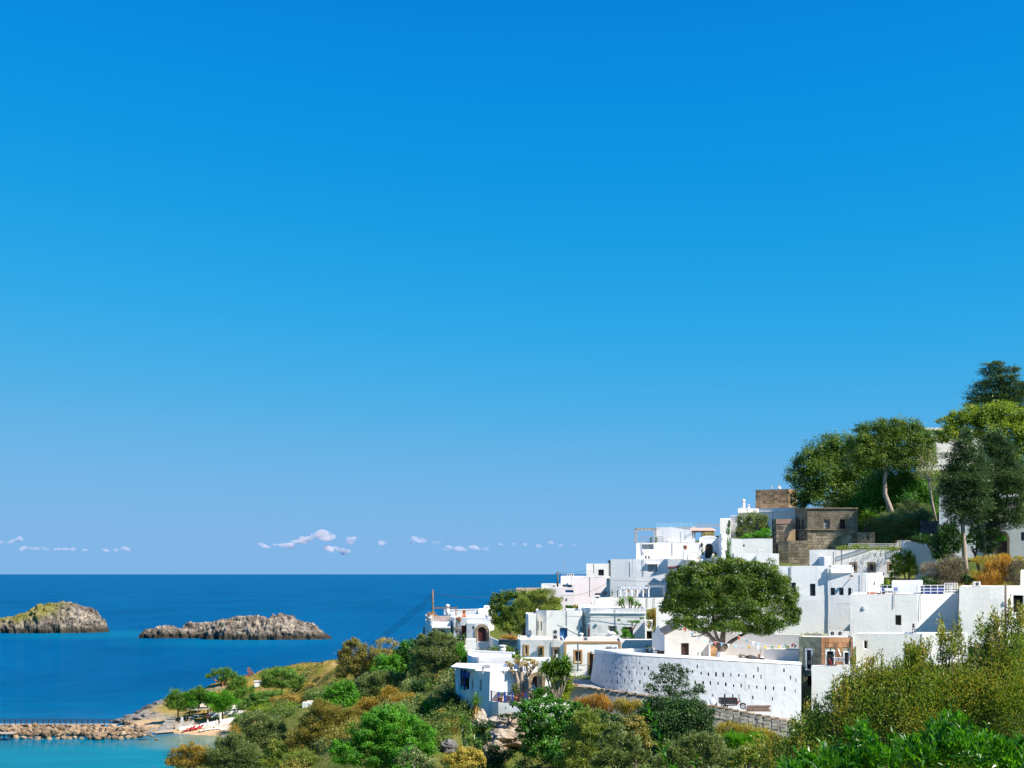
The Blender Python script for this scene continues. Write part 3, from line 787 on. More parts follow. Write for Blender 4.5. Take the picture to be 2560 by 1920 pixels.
m.add(vs + [(x, y + .6, z) for x, y, z in vs], [tuple(range(n_)), tuple(range(2 * n_ - 1, n_ - 1, -1))] + [(i, n_ + i, n_ + i + 1, i + 1) for i in range(n_ - 1)])
m.build('curved_gable', MATS['white'], bell)
house('cream courtyard wall with bunting strung across it behind the big tree', [(1795, 141), (2003, 137)], 1583, 1665, 1.0, mat='cream', name='courtyard_wall', cat='wall')
house('low cream bench block at the end of the courtyard', [(1911, 131), (2003, 129)], 1623, 1665, 3, mat='cream', name='courtyard_bench', cat='bench')
# -- sandstone house with the balcony
I_D = 123.5
s_house, sfr2, s_z = house('sandstone house with orange block facade and two air conditioners on its flat roof', [(1998, 124.5), (2053, I_D), (2134, I_D)], 1592, 1760, 8,
      [(2017, 2028, 1625, 1672, dict(k='win', frame='wood_dark', grid=(1, 2), sur='frame_white', surname='door_surround', sw=.16)),
       (2067, 2084, 1628, 1664, dict(k='win', frame='metal_dark', grid=(2, 2), sur='frame_white', surname='door_surround', sw=.14)),
       (2111, 2122, 1631, 1664, dict(k='win', frame='metal_dark', grid=(2, 2), sur='frame_white', surname='door_surround', sw=.12)),
       (2017, 2027, 1690, 1715, VOID)], mat='greenish', roof='roof_white', name='sandstone_house', rim=.3)
zt, zm = Z(1594, I_D), Z(1668, I_D)
def hole_u(A, B, a, b, p, q, e=.2):
    u, d = line_u(A, B, a); u2, _ = line_u(A, B, b); return (u - e, u2 + e, Z(q, d) - e, Z(p, d) + e)
masonry(s_house, sfr2[1], sfr2[2], zm, zt, .42, .46, 'ashlar_orange', [hole_u(sfr2[1], sfr2[2], 2067, 2084, 1628, 1668), hole_u(sfr2[1], sfr2[2], 2111, 2122, 1631, 1668)], 3, .012, .025, name='sandstone_block', vary=.15)
masonry(s_house, sfr2[0], sfr2[1], zm - 3, zt, .55, .5, 'ashlar_green', [hole_u(sfr2[0], sfr2[1], 2017, 2028, 1625, 1672), hole_u(sfr2[0], sfr2[1], 2017, 2027, 1690, 1715)], 4, .012, .022, name='sandstone_block', vary=.15)
m = MB()
for c in ((sfr2[1].x + .02, sfr2[1].y - .8), ): m.box((X(2052, 122.5) + 2.2, 122.4, Z(1665, 122) - .05), (4.6, 1.9, .14))
m.build('balcony_floor', MATS['roof_white'], s_house)
house('white base block under the balcony of the sandstone house', [(2028, 121.2), (2150, 121)], 1664, 1790, 1.6, mat='bluewhite', name='plain_wall', cat='wall', ext=1)

# ------------------------------------------------------------------ stone towers
t1, tf, tz = house('square brown stone tower with two satellite dishes on the skyline', [(1889, 241), (1971, 238), (1992, 240)], 1225, 1276, 7,
      [(1976, 1980, 1244, 1259, WDARK)], mat='mortar', roof='roof_tan', par=.15, name='stone_tower', cat='tower', rim=.15)
zb = Z(1271, 238)
masonry(t1, tf[0], tf[1], zb, tz, .85, .5, 'ashlar_tan', (), 11, .03, .04)
masonry(t1, tf[1], tf[2], zb, tz, .8, .5, 'ashlar_tan', [hole_u(tf[1], tf[2], 1976, 1980, 1244, 1259, .15)], 12, .03, .04)
TD = 198
t2, uf, uz = house('dark weathered stone tower house with red framed windows and a moulded ledge', [(1988, 200.5), (2018, TD), (2144, TD)], 1273, 1420, 9,
      [(1996, 2000, 1298.5, 1323, WDARK), (2004.5, 2009, 1298.5, 1323, WDARK), (2059, 2073, 1298, 1322, dict(k='win', frame='wood_red', glass='glass_pale', grid=(2, 3))), (2100, 2113.5, 1298, 1322, dict(k='win', frame='wood_red', glass='glass', grid=(2, 3)))],
      mat='mortar', roof='rubble_grey', par=.25, name='stone_tower_house', cat='tower', rim=.3)
zl = Z(1323.5, TD)
def hu(a, b, p, q, k=1): return hole_u(uf[k], uf[k + 1], a, b, p, q, .08)
masonry(t2, uf[1], uf[2], zl + .12, uz - .05, .42, .3, 'ashlar_dark', [hu(2059, 2073, 1298, 1322), hu(2100, 2113.5, 1298, 1322)], 21, .04, .05, stuff=True)
masonry(t2, uf[0], uf[1], zl + .12, uz - .05, .42, .3, 'ashlar_dark', [hu(1996, 2000, 1298.5, 1323, 0), hu(2004.5, 2009, 1298.5, 1323, 0)], 22, .04, .05, stuff=True)
masonry(t2, uf[1], uf[2], Z(1412, TD), zl - .12, .8, .48, 'ashlar_dark', (), 23, .035, .05)
masonry(t2, uf[0], uf[1], Z(1412, TD), zl - .12, .75, .48, 'ashlar_dark', (), 24, .035, .05)
m = MB()
for i in (0, 1):
    n_ = (uf[i + 1] - uf[i]).normalized(); nn = Vector((n_.y, -n_.x)) * .12
    a, b = uf[i] + nn, uf[i + 1] + nn; m.bar((a.x, a.y, zl), (b.x, b.y, zl), .3, .18)
    a, b = uf[i] + nn * .6, uf[i + 1] + nn * .6; m.bar((a.x, a.y, uz + .03), (b.x, b.y, uz + .03), .4, .14)
m.build('moulded_ledge', MATS['surround'], t2)
t3, wf, wz = house('lower dark stone wing with an orange coping left of the tower house', [(1930, 201), (1940, 200), (1989, 199.5)], 1298, 1425, 7, mat='mortar', roof='roof_tan', name='stone_wing', cat='tower', par=.1)
masonry(t3, wf[1], wf[2], Z(1388, 200), Z(1311, 200), .6, .4, 'ashlar_dark', (), 31, .035, .05)
masonry(t3, wf[0], wf[1], Z(1388, 200), wz, .6, .4, 'ashlar_dark', (), 32, .035, .05)
m = MB(); m.bar((wf[1].x, wf[1].y - .04, Z(1304, 200)), (wf[2].x, wf[2].y - .04, Z(1304, 200)), .14, .75); m.build('brick_coping', MATS['terracotta_wall'], t3)
t4, ff, fz = house('flared buttress of broken ashlar at the foot of the tower house', [(1946, 197.5), (1970, 196.6), (2018, 196.2)], 1352, 1420, 4, mat='mortar', roof='rubble_grey', name='stone_buttress', cat='tower', par=.05)
masonry(t4, ff[1], ff[2], Z(1416, 196), fz, .62, .5, 'ashlar_dark', (), 41, .035, .06)
masonry(t4, ff[0], ff[1], Z(1416, 196), fz - .6, .62, .5, 'ashlar_dark', (), 42, .035, .06)
m = MB(); x0, x1, y_ = X(1970, 196), X(1990, 196), 196.9
m.add([(x0, y_, fz), (x1 + .1, y_, fz), (x1 + .1, y_, Z(1322, 196)), (x0 + .5, y_, Z(1332, 196)), (x0, y_ + 2, fz), (x1 + .1, y_ + 2, fz), (x1 + .1, y_ + 2, Z(1322, 196)), (x0 + .5, y_ + 2, Z(1332, 196))],
      [(0, 1, 2, 3), (3, 2, 6, 7), (0, 3, 7, 4)]); m.build('broken_top', MATS['ashlar_tan'], t4)
t5, lf, lz5 = house('low brown stone wall with one slot right of the tower house', [(2143, 197), (2187, 196)], 1331, 1420, 3, [(2167, 2170, 1342, 1350, VOID)], mat='mortar', roof='rubble_grey', name='stone_wall', cat='wall', par=.03)
masonry(t5, lf[0], lf[1], Z(1372, 196), lz5, .6, .4, 'ashlar_dark', [hole_u(lf[0], lf[1], 2167, 2170, 1342, 1350, .05)], 51, .035, .05)
t6, gf6, gz6 = house('dark grey stone terrace wall under the bare tree', [(2300, 196), (2350, 196)], 1302, 1335, 3, mat='slate', roof='rubble_grey', name='stone_wall', cat='wall', par=.03)
masonry(t6, gf6[0], gf6[1], Z(1330, 196), gz6, .7, .45, 'slate', (), 52, .035, .05)
t7, hf7, hz7 = house('bluish grey stone wall under the dry bank behind the red door lane', [(1247, 160), (1297, 158)], 1598, 1640, 2, mat='mortar', roof='rubble_grey', name='stone_wall', cat='wall', par=.03)
masonry(t7, hf7[0], hf7[1], Z(1632, 158), hz7, .55, .35, 'rubble_grey', (), 53, .035, .05)

# ------------------------------------------------------------------ the wall with the putlog holes, a curve in plan
def catmull(pts, n):
    out = []; P_ = [pts[0]] + list(pts) + [pts[-1]]
    for i in range(1, len(P_) - 2):
        p0, p1, p2, p3 = map(Vector, P_[i - 1:i + 3])
        for k in range(n):
            t = k / n
            out.append(.5 * ((2 * p1) + (-p0 + p2) * t + (2 * p0 - 5 * p1 + 4 * p2 - p3) * t * t + (-p0 + 3 * p1 - 3 * p2 + p3) * t ** 3))
    out.append(Vector(pts[-1])); return out
WTOP = [(1487, 1627, 124.0), (1500, 1628, 121.5), (1530, 1631, 119.5), (1580, 1635, 118.2), (1650, 1639.5, 117.6), (1740, 1644, 117.4), (1840, 1650, 117.8), (1930, 1655, 118.6), (2003, 1659, 119.6)]
WBOT = [(1476, 1701, 123.6), (1490, 1712, 121.0), (1522, 1729, 118.9), (1572, 1741, 117.5), (1645, 1748, 116.9), (1740, 1760, 116.7), (1840, 1775, 117.1), (1930, 1790, 117.9), (2003, 1800, 118.9)]
top = catmull([P(*q) for q in WTOP], 12); bot = catmull([P(*q) for q in WBOT], 12)
NW = len(top) - 1
def wall_pt(u, v, off=0.0):
    s = max(0, min(1, u)) * NW; i = min(int(s), NW - 1); f = s - i
    a = top[i].lerp(top[i + 1], f); b = bot[i].lerp(bot[i + 1], f)
    t = (top[i + 1] - top[i]); nn = Vector((t.y, -t.x, 0)).normalized()
    return b.lerp(a, v) + nn * off
PXU = [(top[i].x / top[i].y * F + 1280, i / NW) for i in range(NW + 1)]
def px2uv(px, py):
    us = np.interp(px, [p[0] for p in PXU], [p[1] for p in PXU])
    for _ in range(4):
        a = wall_pt(us, 1); b = wall_pt(us, 0)
        ya = 1435 + (CAMZ - a.z) * F / a.y; yb = 1435 + (CAMZ - b.z) * F / b.y
        v = (yb - py) / (yb - ya)
        c = wall_pt(us, v); us += (px - (c.x / c.y * F + 1280)) / 530
    return us, v
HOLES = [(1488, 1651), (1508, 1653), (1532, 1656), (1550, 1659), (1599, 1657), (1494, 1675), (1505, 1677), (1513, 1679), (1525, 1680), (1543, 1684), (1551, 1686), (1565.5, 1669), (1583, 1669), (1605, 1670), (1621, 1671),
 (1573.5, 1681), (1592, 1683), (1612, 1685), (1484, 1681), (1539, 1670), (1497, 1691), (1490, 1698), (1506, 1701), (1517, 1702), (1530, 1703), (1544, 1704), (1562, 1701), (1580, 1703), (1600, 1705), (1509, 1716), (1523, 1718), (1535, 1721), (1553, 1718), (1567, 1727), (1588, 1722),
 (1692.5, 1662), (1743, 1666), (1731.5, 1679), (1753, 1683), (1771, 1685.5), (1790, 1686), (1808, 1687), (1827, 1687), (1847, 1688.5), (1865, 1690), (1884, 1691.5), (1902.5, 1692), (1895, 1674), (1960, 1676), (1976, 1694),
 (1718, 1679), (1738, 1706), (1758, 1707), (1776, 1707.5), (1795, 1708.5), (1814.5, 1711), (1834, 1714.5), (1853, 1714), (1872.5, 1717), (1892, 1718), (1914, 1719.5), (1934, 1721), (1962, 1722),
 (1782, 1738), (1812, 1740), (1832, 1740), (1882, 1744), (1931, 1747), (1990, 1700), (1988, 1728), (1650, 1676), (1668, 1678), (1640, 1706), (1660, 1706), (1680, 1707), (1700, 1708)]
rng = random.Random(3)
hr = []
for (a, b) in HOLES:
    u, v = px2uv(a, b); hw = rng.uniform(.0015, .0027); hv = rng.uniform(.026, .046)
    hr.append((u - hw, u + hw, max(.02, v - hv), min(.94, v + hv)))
slot_wall = thing('slotted_wall', 'tall curved whitewashed retaining wall dotted with dark putlog holes', 'wall', tuple(wall_pt(.5, 0)))
us = sorted({i / 60 for i in range(61)} | {h[0] for h in hr} | {h[1] for h in hr}); vs_ = sorted({0, .25, .5, .75, .95, 1} | {h[2] for h in hr} | {h[3] for h in hr})
mb = MB(); gi = {}
def wob(u, v): return .018 * noise.noise(Vector((u * 40, v * 4, 1))) + .02 * noise.noise(Vector((u * 150, v * 14, 5)))
def gp(i, j):
    if (i, j) not in gi:
        gi[(i, j)] = len(mb.v); mb.v.append(tuple(wall_pt(us[i], vs_[j], wob(us[i], vs_[j]))))
    return gi[(i, j)]
for i in range(len(us) - 1):
    for j in range(len(vs_) - 1):
        uc, vc = (us[i] + us[i + 1]) / 2, (vs_[j] + vs_[j + 1]) / 2
        if any(h[0] < uc < h[1] and h[2] < vc < h[3] for h in hr): continue
        mb.f.append((gp(i, j), gp(i + 1, j), gp(i + 1, j + 1), gp(i, j + 1)))
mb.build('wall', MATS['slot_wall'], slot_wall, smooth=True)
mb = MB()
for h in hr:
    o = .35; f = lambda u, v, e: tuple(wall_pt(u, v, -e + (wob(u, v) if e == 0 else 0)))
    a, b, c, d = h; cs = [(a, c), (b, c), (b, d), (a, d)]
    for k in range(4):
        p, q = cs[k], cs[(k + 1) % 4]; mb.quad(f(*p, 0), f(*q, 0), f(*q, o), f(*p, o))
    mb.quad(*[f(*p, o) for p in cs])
    mb.build('putlog_hole', MATS['void'], slot_wall); mb = MB()  # hole lining painted near-black to stand in for the shade in the recess
mb = MB(); prev = None
for i in range(61):
    u = i / 60
    ring = [wall_pt(u, 1, .06) + Vector((0, 0, -.12)), wall_pt(u, 1, .05) + Vector((0, 0, .10)), wall_pt(u, 1, -.2) + Vector((0, 0, .16)), wall_pt(u, 1, -.45) + Vector((0, 0, .12)), wall_pt(u, 1, -.5) + Vector((0, 0, -.6))]
    mb.v += [tuple(q) for q in ring]
    if i: mb.f += [((i - 1) * 5 + k, i * 5 + k, i * 5 + k + 1, (i - 1) * 5 + k + 1) for k in range(4)]
mb.build('coping', MATS['white_old'], slot_wall, smooth=True)
# the return of the wall behind, and the court it holds up
m = MB(); a = P(1487, 1625, 124.5); b = P(1630, 1620, 137); nn = Vector((.35, -.1, 0))
m.add([a, b, b + Vector((.3, .3, 0)), a + Vector((.3, .3, 0)), a - Vector((0, 0, 4)), b - Vector((0, 0, 1.3)), b + Vector((.3, .3, -1.3)), a + Vector((.3, .3, -4))], [(0, 1, 2, 3), (0, 4, 5, 1), (2, 6, 7, 3), (0, 3, 7, 4)])
tag(m.build('return_wall', MATS['white']), 'low white parapet running from the slotted wall tip to the chapel', 'wall', 'white garden walls')
court_pts = [wall_pt(i / 20, 1, -.45) for i in range(21)]
m = MB(); zc = min(p.z for p in court_pts) - .5
far = [P(2003, 1600, 137), P(1800, 1600, 141), P(1620, 1600, 139), P(1500, 1600, 128)]
m.add([(p.x, p.y, p.z - .55) for p in court_pts] + [(p.x, p.y, Z(1640, 138) - .15) for p in far], [tuple(range(21 + len(far)))])
m.build('courtyard', MATS['roof_white'], kind='structure')
FOOT.append((X(1487, 118), X(2003, 118), 116, 141))
for q in (wall_pt(u, 0, .8) for u in (0, .05, .1, .2, .35, .5, .65, .8, .95)): TP.append((q.x, q.y, q.z - .15))
for q in far + [wall_pt(.3, 0, -8), wall_pt(.6, 0, -9), wall_pt(.9, 0, -9)]: TP.append((q.x, q.y, Z(1660, 138)))
house('white houses seen through the big tree between the chapel and the shuttered house', [(1640, 152), (1905, 152)], 1512, 1600, 4, mat='white', group=G)
house('white parapet wall below the vine covered window and the balustrade', [(1486, 157), (1634, 157)], 1600, 1650, 3, group='white garden walls', name='terrace_wall', cat='wall', mat='white')
house('whitewashed terrace base with square drain holes under the blue railing', [(1226, 114.9), (1246, 113.7), (1330, 113), (1424, 114.6)], 1753, 1800, 4.5,
      [(1262.5, 1265.5, 1767, 1773, VOID), (1279, 1284, 1762.5, 1770, VOID), (1286.5, 1289, 1760, 1765, VOID), (1298, 1302, 1762, 1770, VOID)], mat='white_old', roof='tile_pale', par=.02, name='terrace', cat='terrace', ext=4)
# cables, down pipes and meter boxes that run over the plaster
rr = random.Random(71)
for o in [o for o in C.objects if o.get('group') == G and o.type == 'EMPTY']:
    wl = [c for c in o.children if c.name.startswith('wall')]
    if not wl: continue
    w0 = wl[0]; xs_ = [v.co.x for v in w0.data.vertices]; ysd = [v.co.y for v in w0.data.vertices]; zt = o['_z1'] if '_z1' in o else 0
    L_ = max(xs_) - min(xs_)
    if L_ < 5: continue
    yf = min(ysd) - .03; lo = Vector(o.location)
    mid = [v.co for v in w0.data.vertices]
    for k in range(1 + (L_ > 9)):
        x = rr.uniform(min(xs_) + .8, max(xs_) - .8)
        near = sorted(mid, key=lambda v: abs(v.x - x) + (v.y - min(ysd)) * .5)[:6]; y = min(v.y for v in near) - .05; h = rr.uniform(1.5, 3.5)
        m = MB(); b = lo + Vector((x, y, 0)); m.tube([Vector((b.x, b.y, zt + .05)), Vector((b.x, b.y, zt - h))], .035, 5); m.build('down_pipe', MATS['metal_grey'], o)
    if rr.random() < .6:
        x = rr.uniform(min(xs_) + .6, max(xs_) - .6); near = sorted(mid, key=lambda v: abs(v.x - x) + (v.y - min(ysd)) * .5)[:6]; y = min(v.y for v in near) - .06
        bz_ = lo + Vector((x, y, 0)); m = MB(); m.box((bz_.x, bz_.y, zt - rr.uniform(1.2, 2.4)), (.28, .12, .36)); m.build('meter_box', MATS['greyish'], o)
# ------------------------------------------------------------------ paved path and its parapet
PE = [(1420, 1728, 116.5), (1470, 1731, 115.6), (1560, 1742, 114.6), (1650, 1756, 114.2), (1750, 1772, 114.0), (1830, 1786, 114.0), (1930, 1806, 114.2), (2010, 1822, 114.6)]
pe = catmull([P(*q) for q in PE], 8)
pin = [P(1405, 1690, 129)] + [P(1440, 1696, 127)] + [wall_pt(i / 40, 0, .0) + Vector((0, 0, .02)) for i in range(41)]
m = MB()
n1, n2 = len(pe), len(pin)
def along(lst, t):
    s = t * (len(lst) - 1); i = min(int(s), len(lst) - 2); return lst[i].lerp(lst[i + 1], s - i)
for i in range(61):
    t = i / 60; a = along(pe, t); b = along(pin, t)
    for j in range(9): m.v.append(tuple(a.lerp(b, j / 8) + Vector((0, 0, .05 * noise.noise(Vector((i * .7, j, 0)))))))
for i in range(60):
    for j in range(8): m.f.append((i * 9 + j, (i + 1) * 9 + j, (i + 1) * 9 + j + 1, i * 9 + j + 1))
m.build('path', MATS['paving'], kind='structure', smooth=True)
for i in range(0, 61, 6):
    a = along(pe, i / 60); b = along(pin, i / 60)
    for q in (a, a.lerp(b, .5), b): TP.append((q.x, q.y, q.z - .3))
    g = a + (a - b).normalized() * 4; TP.append((g.x, g.y, a.z - 4.2))
pw = thing('path_parapet', 'low grey stone parapet along the paved path under the slotted wall', 'wall', tuple(pe[20]))
m = MB()
for i in range(len(pe)):
    a = pe[i]; t = (pe[min(i + 1, n1 - 1)] - pe[max(i - 1, 0)]); nn = Vector((t.y, -t.x, 0)).normalized() * .35
    m.v += [tuple(a + nn + Vector((0, 0, -4.5))), tuple(a + nn + Vector((0, 0, .40))), tuple(a + Vector((0, 0, .40))), tuple(a + Vector((0, 0, -.6)))]
    if i: m.f += [((i - 1) * 4 + k, i * 4 + k, i * 4 + k + 1, (i - 1) * 4 + k + 1) for k in range(3)]
m.build('wall_core', MATS['rubble_grey'], pw)
rng = random.Random(8); org = Vector(pw.location)
u = 0.0; tot = sum((pe[i + 1] - pe[i]).length for i in range(n1 - 1))
while u < tot - .3:
    L_ = rng.uniform(.5, .85); t = (u + L_ / 2) / tot
    if t > 1: break
    a = along(pe, t); b = along(pe, min(1, t + .01)); dr = (b - a); rz = math.atan2(dr.y, dr.x)
    nn = Vector((dr.y, -dr.x, 0)).normalized()
    q = a + nn * .2 + Vector((0, 0, .46)) - org
    link('coping_stone', stone_mesh('surround', rng.randrange(5)), None, pw, q, rz, (L_ - .04, .5, .13))
    if 1690 < a.x / a.y * F + 1280:
        for r in range(3):
            q = a + nn * .36 + Vector((0, 0, .25 - r * .34)) - org + Vector((rng.uniform(-.1, .1), 0, 0))
            link('stone', stone_mesh('rubble_grey', rng.randrange(5)), None, pw, q, rz, (L_ - .04, .12, .30))
    u += L_

# ------------------------------------------------------------------ terrain
m, t, b = _base('terrain_mat')
at = N(t, 'ShaderNodeAttribute', attribute_name='sand'); ad = N(t, 'ShaderNodeAttribute', attribute_name='dry'); ar_ = N(t, 'ShaderNodeAttribute', attribute_name='rock')
g1 = ramp(t, noise_tex(t, .25, 8, .7).outputs['Fac'], [(.3, (.04, .065, .012)), (.5, (.10, .125, .025)), (.7, (.2, .17, .05))])
d1 = ramp(t, noise_tex(t, .22, 8, .7).outputs['Fac'], [(.34, (.10, .12, .015)), (.46, (.22, .19, .03)), (.56, (.34, .23, .06)), (.7, (.46, .30, .12))])
s1 = ramp(t, noise_tex(t, .6, 6, .6).outputs['Fac'], [(.3, (.46, .29, .15)), (.7, (.58, .40, .23))])
k1 = ramp(t, noise_tex(t, .5, 9, .7).outputs['Fac'], [(.3, (.07, .065, .06)), (.5, (.22, .19, .16)), (.7, (.40, .34, .27))])
c1 = mixc(t, ad.outputs['Fac'], g1.outputs[0], d1.outputs[0]); c2 = mixc(t, ar_.outputs['Fac'], c1, k1.outputs[0]); c3 = mixc(t, at.outputs['Fac'], c2, s1.outputs[0])
t.links.new(c3, b.inputs['Base Color']); b.inputs['Roughness'].default_value = .95; b.inputs['Specular IOR Level'].default_value = .1
bump(t, b, noise_tex(t, 2.0, 8, .7).outputs['Fac'], .8, .2)
MATS['terrain'] = m
st = 1.5
gx = np.arange(-160, 160.1, st); gy = np.arange(-20, 412, st)
XX, YY = np.meshgrid(gx, gy, indexing='ij')
ZZ = ground(XX.ravel(), YY.ravel()).reshape(XX.shape)
def blur(a, r):
    k = np.exp(-.5 * (np.arange(-3 * r, 3 * r + 1) / r) ** 2); k /= k.sum()
    for ax in (0, 1):
        pad = [(0, 0), (0, 0)]; pad[ax] = (3 * r, 3 * r)
        p = np.pad(a, pad, mode='edge')
        a = np.apply_along_axis(lambda v: np.convolve(v, k, mode='valid'), ax, p)
    return a
ZZ = np.minimum(blur(ZZ, 2), ZZ + .1)
COAST = [(-62,-20),(-62,100),(-60,150),(-62,200),(-60,225),(-56,245),(-59,258),(-62,268),(-66,274.5),(-73,277.5),(-80,280.5),(-86,283),(-88,289),(-94,297),(-99,303),(-97,309),(-91,314),(-88,322),(-86,332),(-78,342),(-62,350),(-40,352),(-10,350),(40,345),(170,345),(170,-30),(-62,-30)]
def coast_dist(x, y):
    d = np.full(x.shape, 1e9); inside = np.zeros(x.shape, bool); n = len(COAST)
    for i in range(n):
        (ax, ay), (bx, by) = COAST[i], COAST[(i + 1) % n]
        ex, ey = bx - ax, by - ay; L2 = ex * ex + ey * ey
        tt = np.clip(((x - ax) * ex + (y - ay) * ey) / L2, 0, 1)
        d = np.minimum(d, np.hypot(x - ax - tt * ex, y - ay - tt * ey))
        c = ((ay > y) != (by > y))
        with np.errstate(divide='ignore', invalid='ignore'):
            xi = (bx - ax) * (y - ay) / ((by - ay) if by != ay else 1e-9) + ax
        inside ^= c & (x < xi)
    return np.where(inside, d, -d)
CD = coast_dist(XX, YY)
ZZ = np.where(CD > 0, np.maximum(ZZ, np.minimum(.1 + .1 * CD, 1.2)), np.minimum(ZZ, -.3 + .25 * CD))
def gz(x, y):
    fx = (x - gx[0]) / st; fy = (y - gy[0]) / st
    i = max(0, min(len(gx) - 2, int(fx))); j = max(0, min(len(gy) - 2, int(fy))); a = fx - i; c = fy - j
    return float(ZZ[i, j] * (1 - a) * (1 - c) + ZZ[i + 1, j] * a * (1 - c) + ZZ[i, j + 1] * (1 - a) * c + ZZ[i + 1, j + 1] * a * c)
def beachmask(x, y):
    return np.clip(1.6 - np.hypot((x + 70) / 11.5, (y - 278.5) / 4.2), 0, 1) + np.clip(1.6 - np.hypot((x + 86) / 5, (y - 290) / 4.5), 0, 1)
sand = np.clip(beachmask(XX, YY), 0, 1) * (ZZ < 3)
pen = np.clip((YY - 248) / 25, 0, 1) * np.clip((-8 - XX) / 15, 0, 1)
right_dry = np.clip(1.5 - np.hypot((XX - 59) / 6, (YY - 153) / 7), 0, 1)
dry = np.clip(pen + right_dry, 0, 1)
rock = np.clip((2.6 - ZZ) / 1.2, 0, 1) * (1 - sand) + np.clip(1.4 - np.hypot((XX + 96) / 8, (YY - 304) / 9), 0, 1) + .9 * np.clip(1.2 - np.hypot((XX + 78) / 5, (YY - 319) / 5), 0, 1)
rock = np.clip(rock, 0, 1)
Z2 = ZZ.copy()
for i in range(len(gx)):
    for j in range(len(gy)):
        if ZZ[i, j] > -2:
            p = Vector((gx[i], gy[j], 0))
            a = (.18 * (1 - sand[i, j]) + 1.0 * rock[i, j] * (YY[i, j] > 280)) * min(1, max(0, CD[i, j] / 4))
            Z2[i, j] += a * (noise.noise(p * .35) + .6 * noise.noise(p * .9))
nx, ny = XX.shape
me = bpy.data.meshes.new('ground')
idx = np.arange(nx * ny).reshape(nx, ny)
q = np.stack([idx[:-1, :-1], idx[1:, :-1], idx[1:, 1:], idx[:-1, 1:]], -1).reshape(-1, 4)
def np_mesh(me, co, quads):
    me.vertices.add(len(co)); me.vertices.foreach_set('co', np.ascontiguousarray(co, np.float32).ravel())
    nf, k = quads.shape
    me.loops.add(nf * k); me.loops.foreach_set('vertex_index', np.ascontiguousarray(quads, np.int32).ravel())
    me.polygons.add(nf); me.polygons.foreach_set('loop_start', np.arange(0, nf * k, k, dtype=np.int32))
    me.update(calc_edges=True)
np_mesh(me, np.stack([XX, YY, Z2], -1).reshape(-1, 3), q)
for nm, arr in (('sand', sand), ('dry', dry), ('rock', rock)):
    a = me.attributes.new(nm, 'FLOAT', 'POINT'); a.data.foreach_set('value', np.ascontiguousarray(arr, np.float32).ravel())
me.polygons.foreach_set('use_smooth', [True] * len(me.polygons))
link('ground', me, MATS['terrain'], kind='structure')

# ------------------------------------------------------------------ sea
m, t, b = _base('sea_water')
geo = N(t, 'ShaderNodeNewGeometry'); sx = N(t, 'ShaderNodeSeparateXYZ'); t.links.new(geo.outputs['Position'], sx.inputs[0])
def mr(src, a, b_, c, d):
    n = N(t, 'ShaderNodeMapRange'); n.inputs[1].default_value = a; n.inputs[2].default_value = b_; n.inputs[3].default_value = c; n.inputs[4].default_value = d
    t.links.new(src, n.inputs[0]); return n.outputs[0]
def dist(c):
    n = N(t, 'ShaderNodeVectorMath', operation='DISTANCE'); n.inputs[1].default_value = c; t.links.new(geo.outputs['Position'], n.inputs[0]); return n.outputs['Value']
nzw = noise_tex(t, .010, 5, .6, geo.outputs['Position'], (1, .35, 1))
nz2 = noise_tex(t, .09, 5, .65, geo.outputs['Position'], (.5, 1.5, 1)); deep = ramp(t, nzw.outputs['Fac'], [(.35, (0.0000, 0.0645, 0.1634)), (.65, (0.0000, 0.0903, 0.2150))])
far_ = mr(sx.outputs['Y'], 600, 6000, 0, 1)
c0 = mixc(t, far_, deep.outputs[0], (0.0000, 0.0860, 0.2060))
near_f = mr(sx.outputs['Y'], 250, 420, 1, 0)
c1 = mixc(t, near_f, c0, (0.0000, 0.1015, 0.2107))
cove = mr(dist((-85, 225, 0)), 30, 62, 1, 0)
c2 = mixc(t, cove, c1, (0.0017, 0.1505, 0.2021))
shal = mr(dist((-64, 268, 0)), 9, 19, 1, 0)
c3 = mixc(t, shal, c2, (0.1376, 0.1892, 0.1290))
isl = mr(dist((-250, 735, 0)), 30, 75, .5, 0); isl2 = mr(dist((-150, 655, 0)), 20, 70, .45, 0)
rp2 = ramp(t, nz2.outputs['Fac'], [(.3, .84), (.7, 1.12)]); c3 = mixc(t, 1.0, c3, rp2.outputs[0], 'MULTIPLY'); c4 = mixc(t, isl, c3, (0.0017, 0.1462, 0.2322)); c5 = mixc(t, isl2, c4, (0.0017, 0.1376, 0.2408))
t.links.new(c5, b.inputs['Base Color'])
w1 = noise_tex(t, .9, 4, .6, geo.outputs['Position'], (.55, 1.4, 1)); w2 = noise_tex(t, .12, 4, .6, geo.outputs['Position'], (.5, 1.3, 1))
ad_ = N(t, 'ShaderNodeMath', operation='ADD'); t.links.new(w1.outputs['Fac'], ad_.inputs[0])
ml = N(t, 'ShaderNodeMath', operation='MULTIPLY'); ml.inputs[1].default_value = 4.0; t.links.new(w2.outputs['Fac'], ml.inputs[0]); t.links.new(ml.outputs[0], ad_.inputs[1])
bn = N(t, 'ShaderNodeBump'); bn.inputs['Distance'].default_value = .35; t.links.new(ad_.outputs[0], bn.inputs['Height'])
t.links.new(mr(sx.outputs['Y'], 268, 300, .05, .55), bn.inputs['Strength']); 
t.nodes.remove(b)
df = N(t, 'ShaderNodeBsdfDiffuse'); gl = N(t, 'ShaderNodeBsdfGlossy'); fr = N(t, 'ShaderNodeFresnel'); fr.inputs['IOR'].default_value = 1.33
t.links.new(c5, df.inputs['Color']); gl.inputs['Roughness'].default_value = .08
for k_ in (gl, fr): t.links.new(bn.outputs[0], k_.inputs['Normal'])
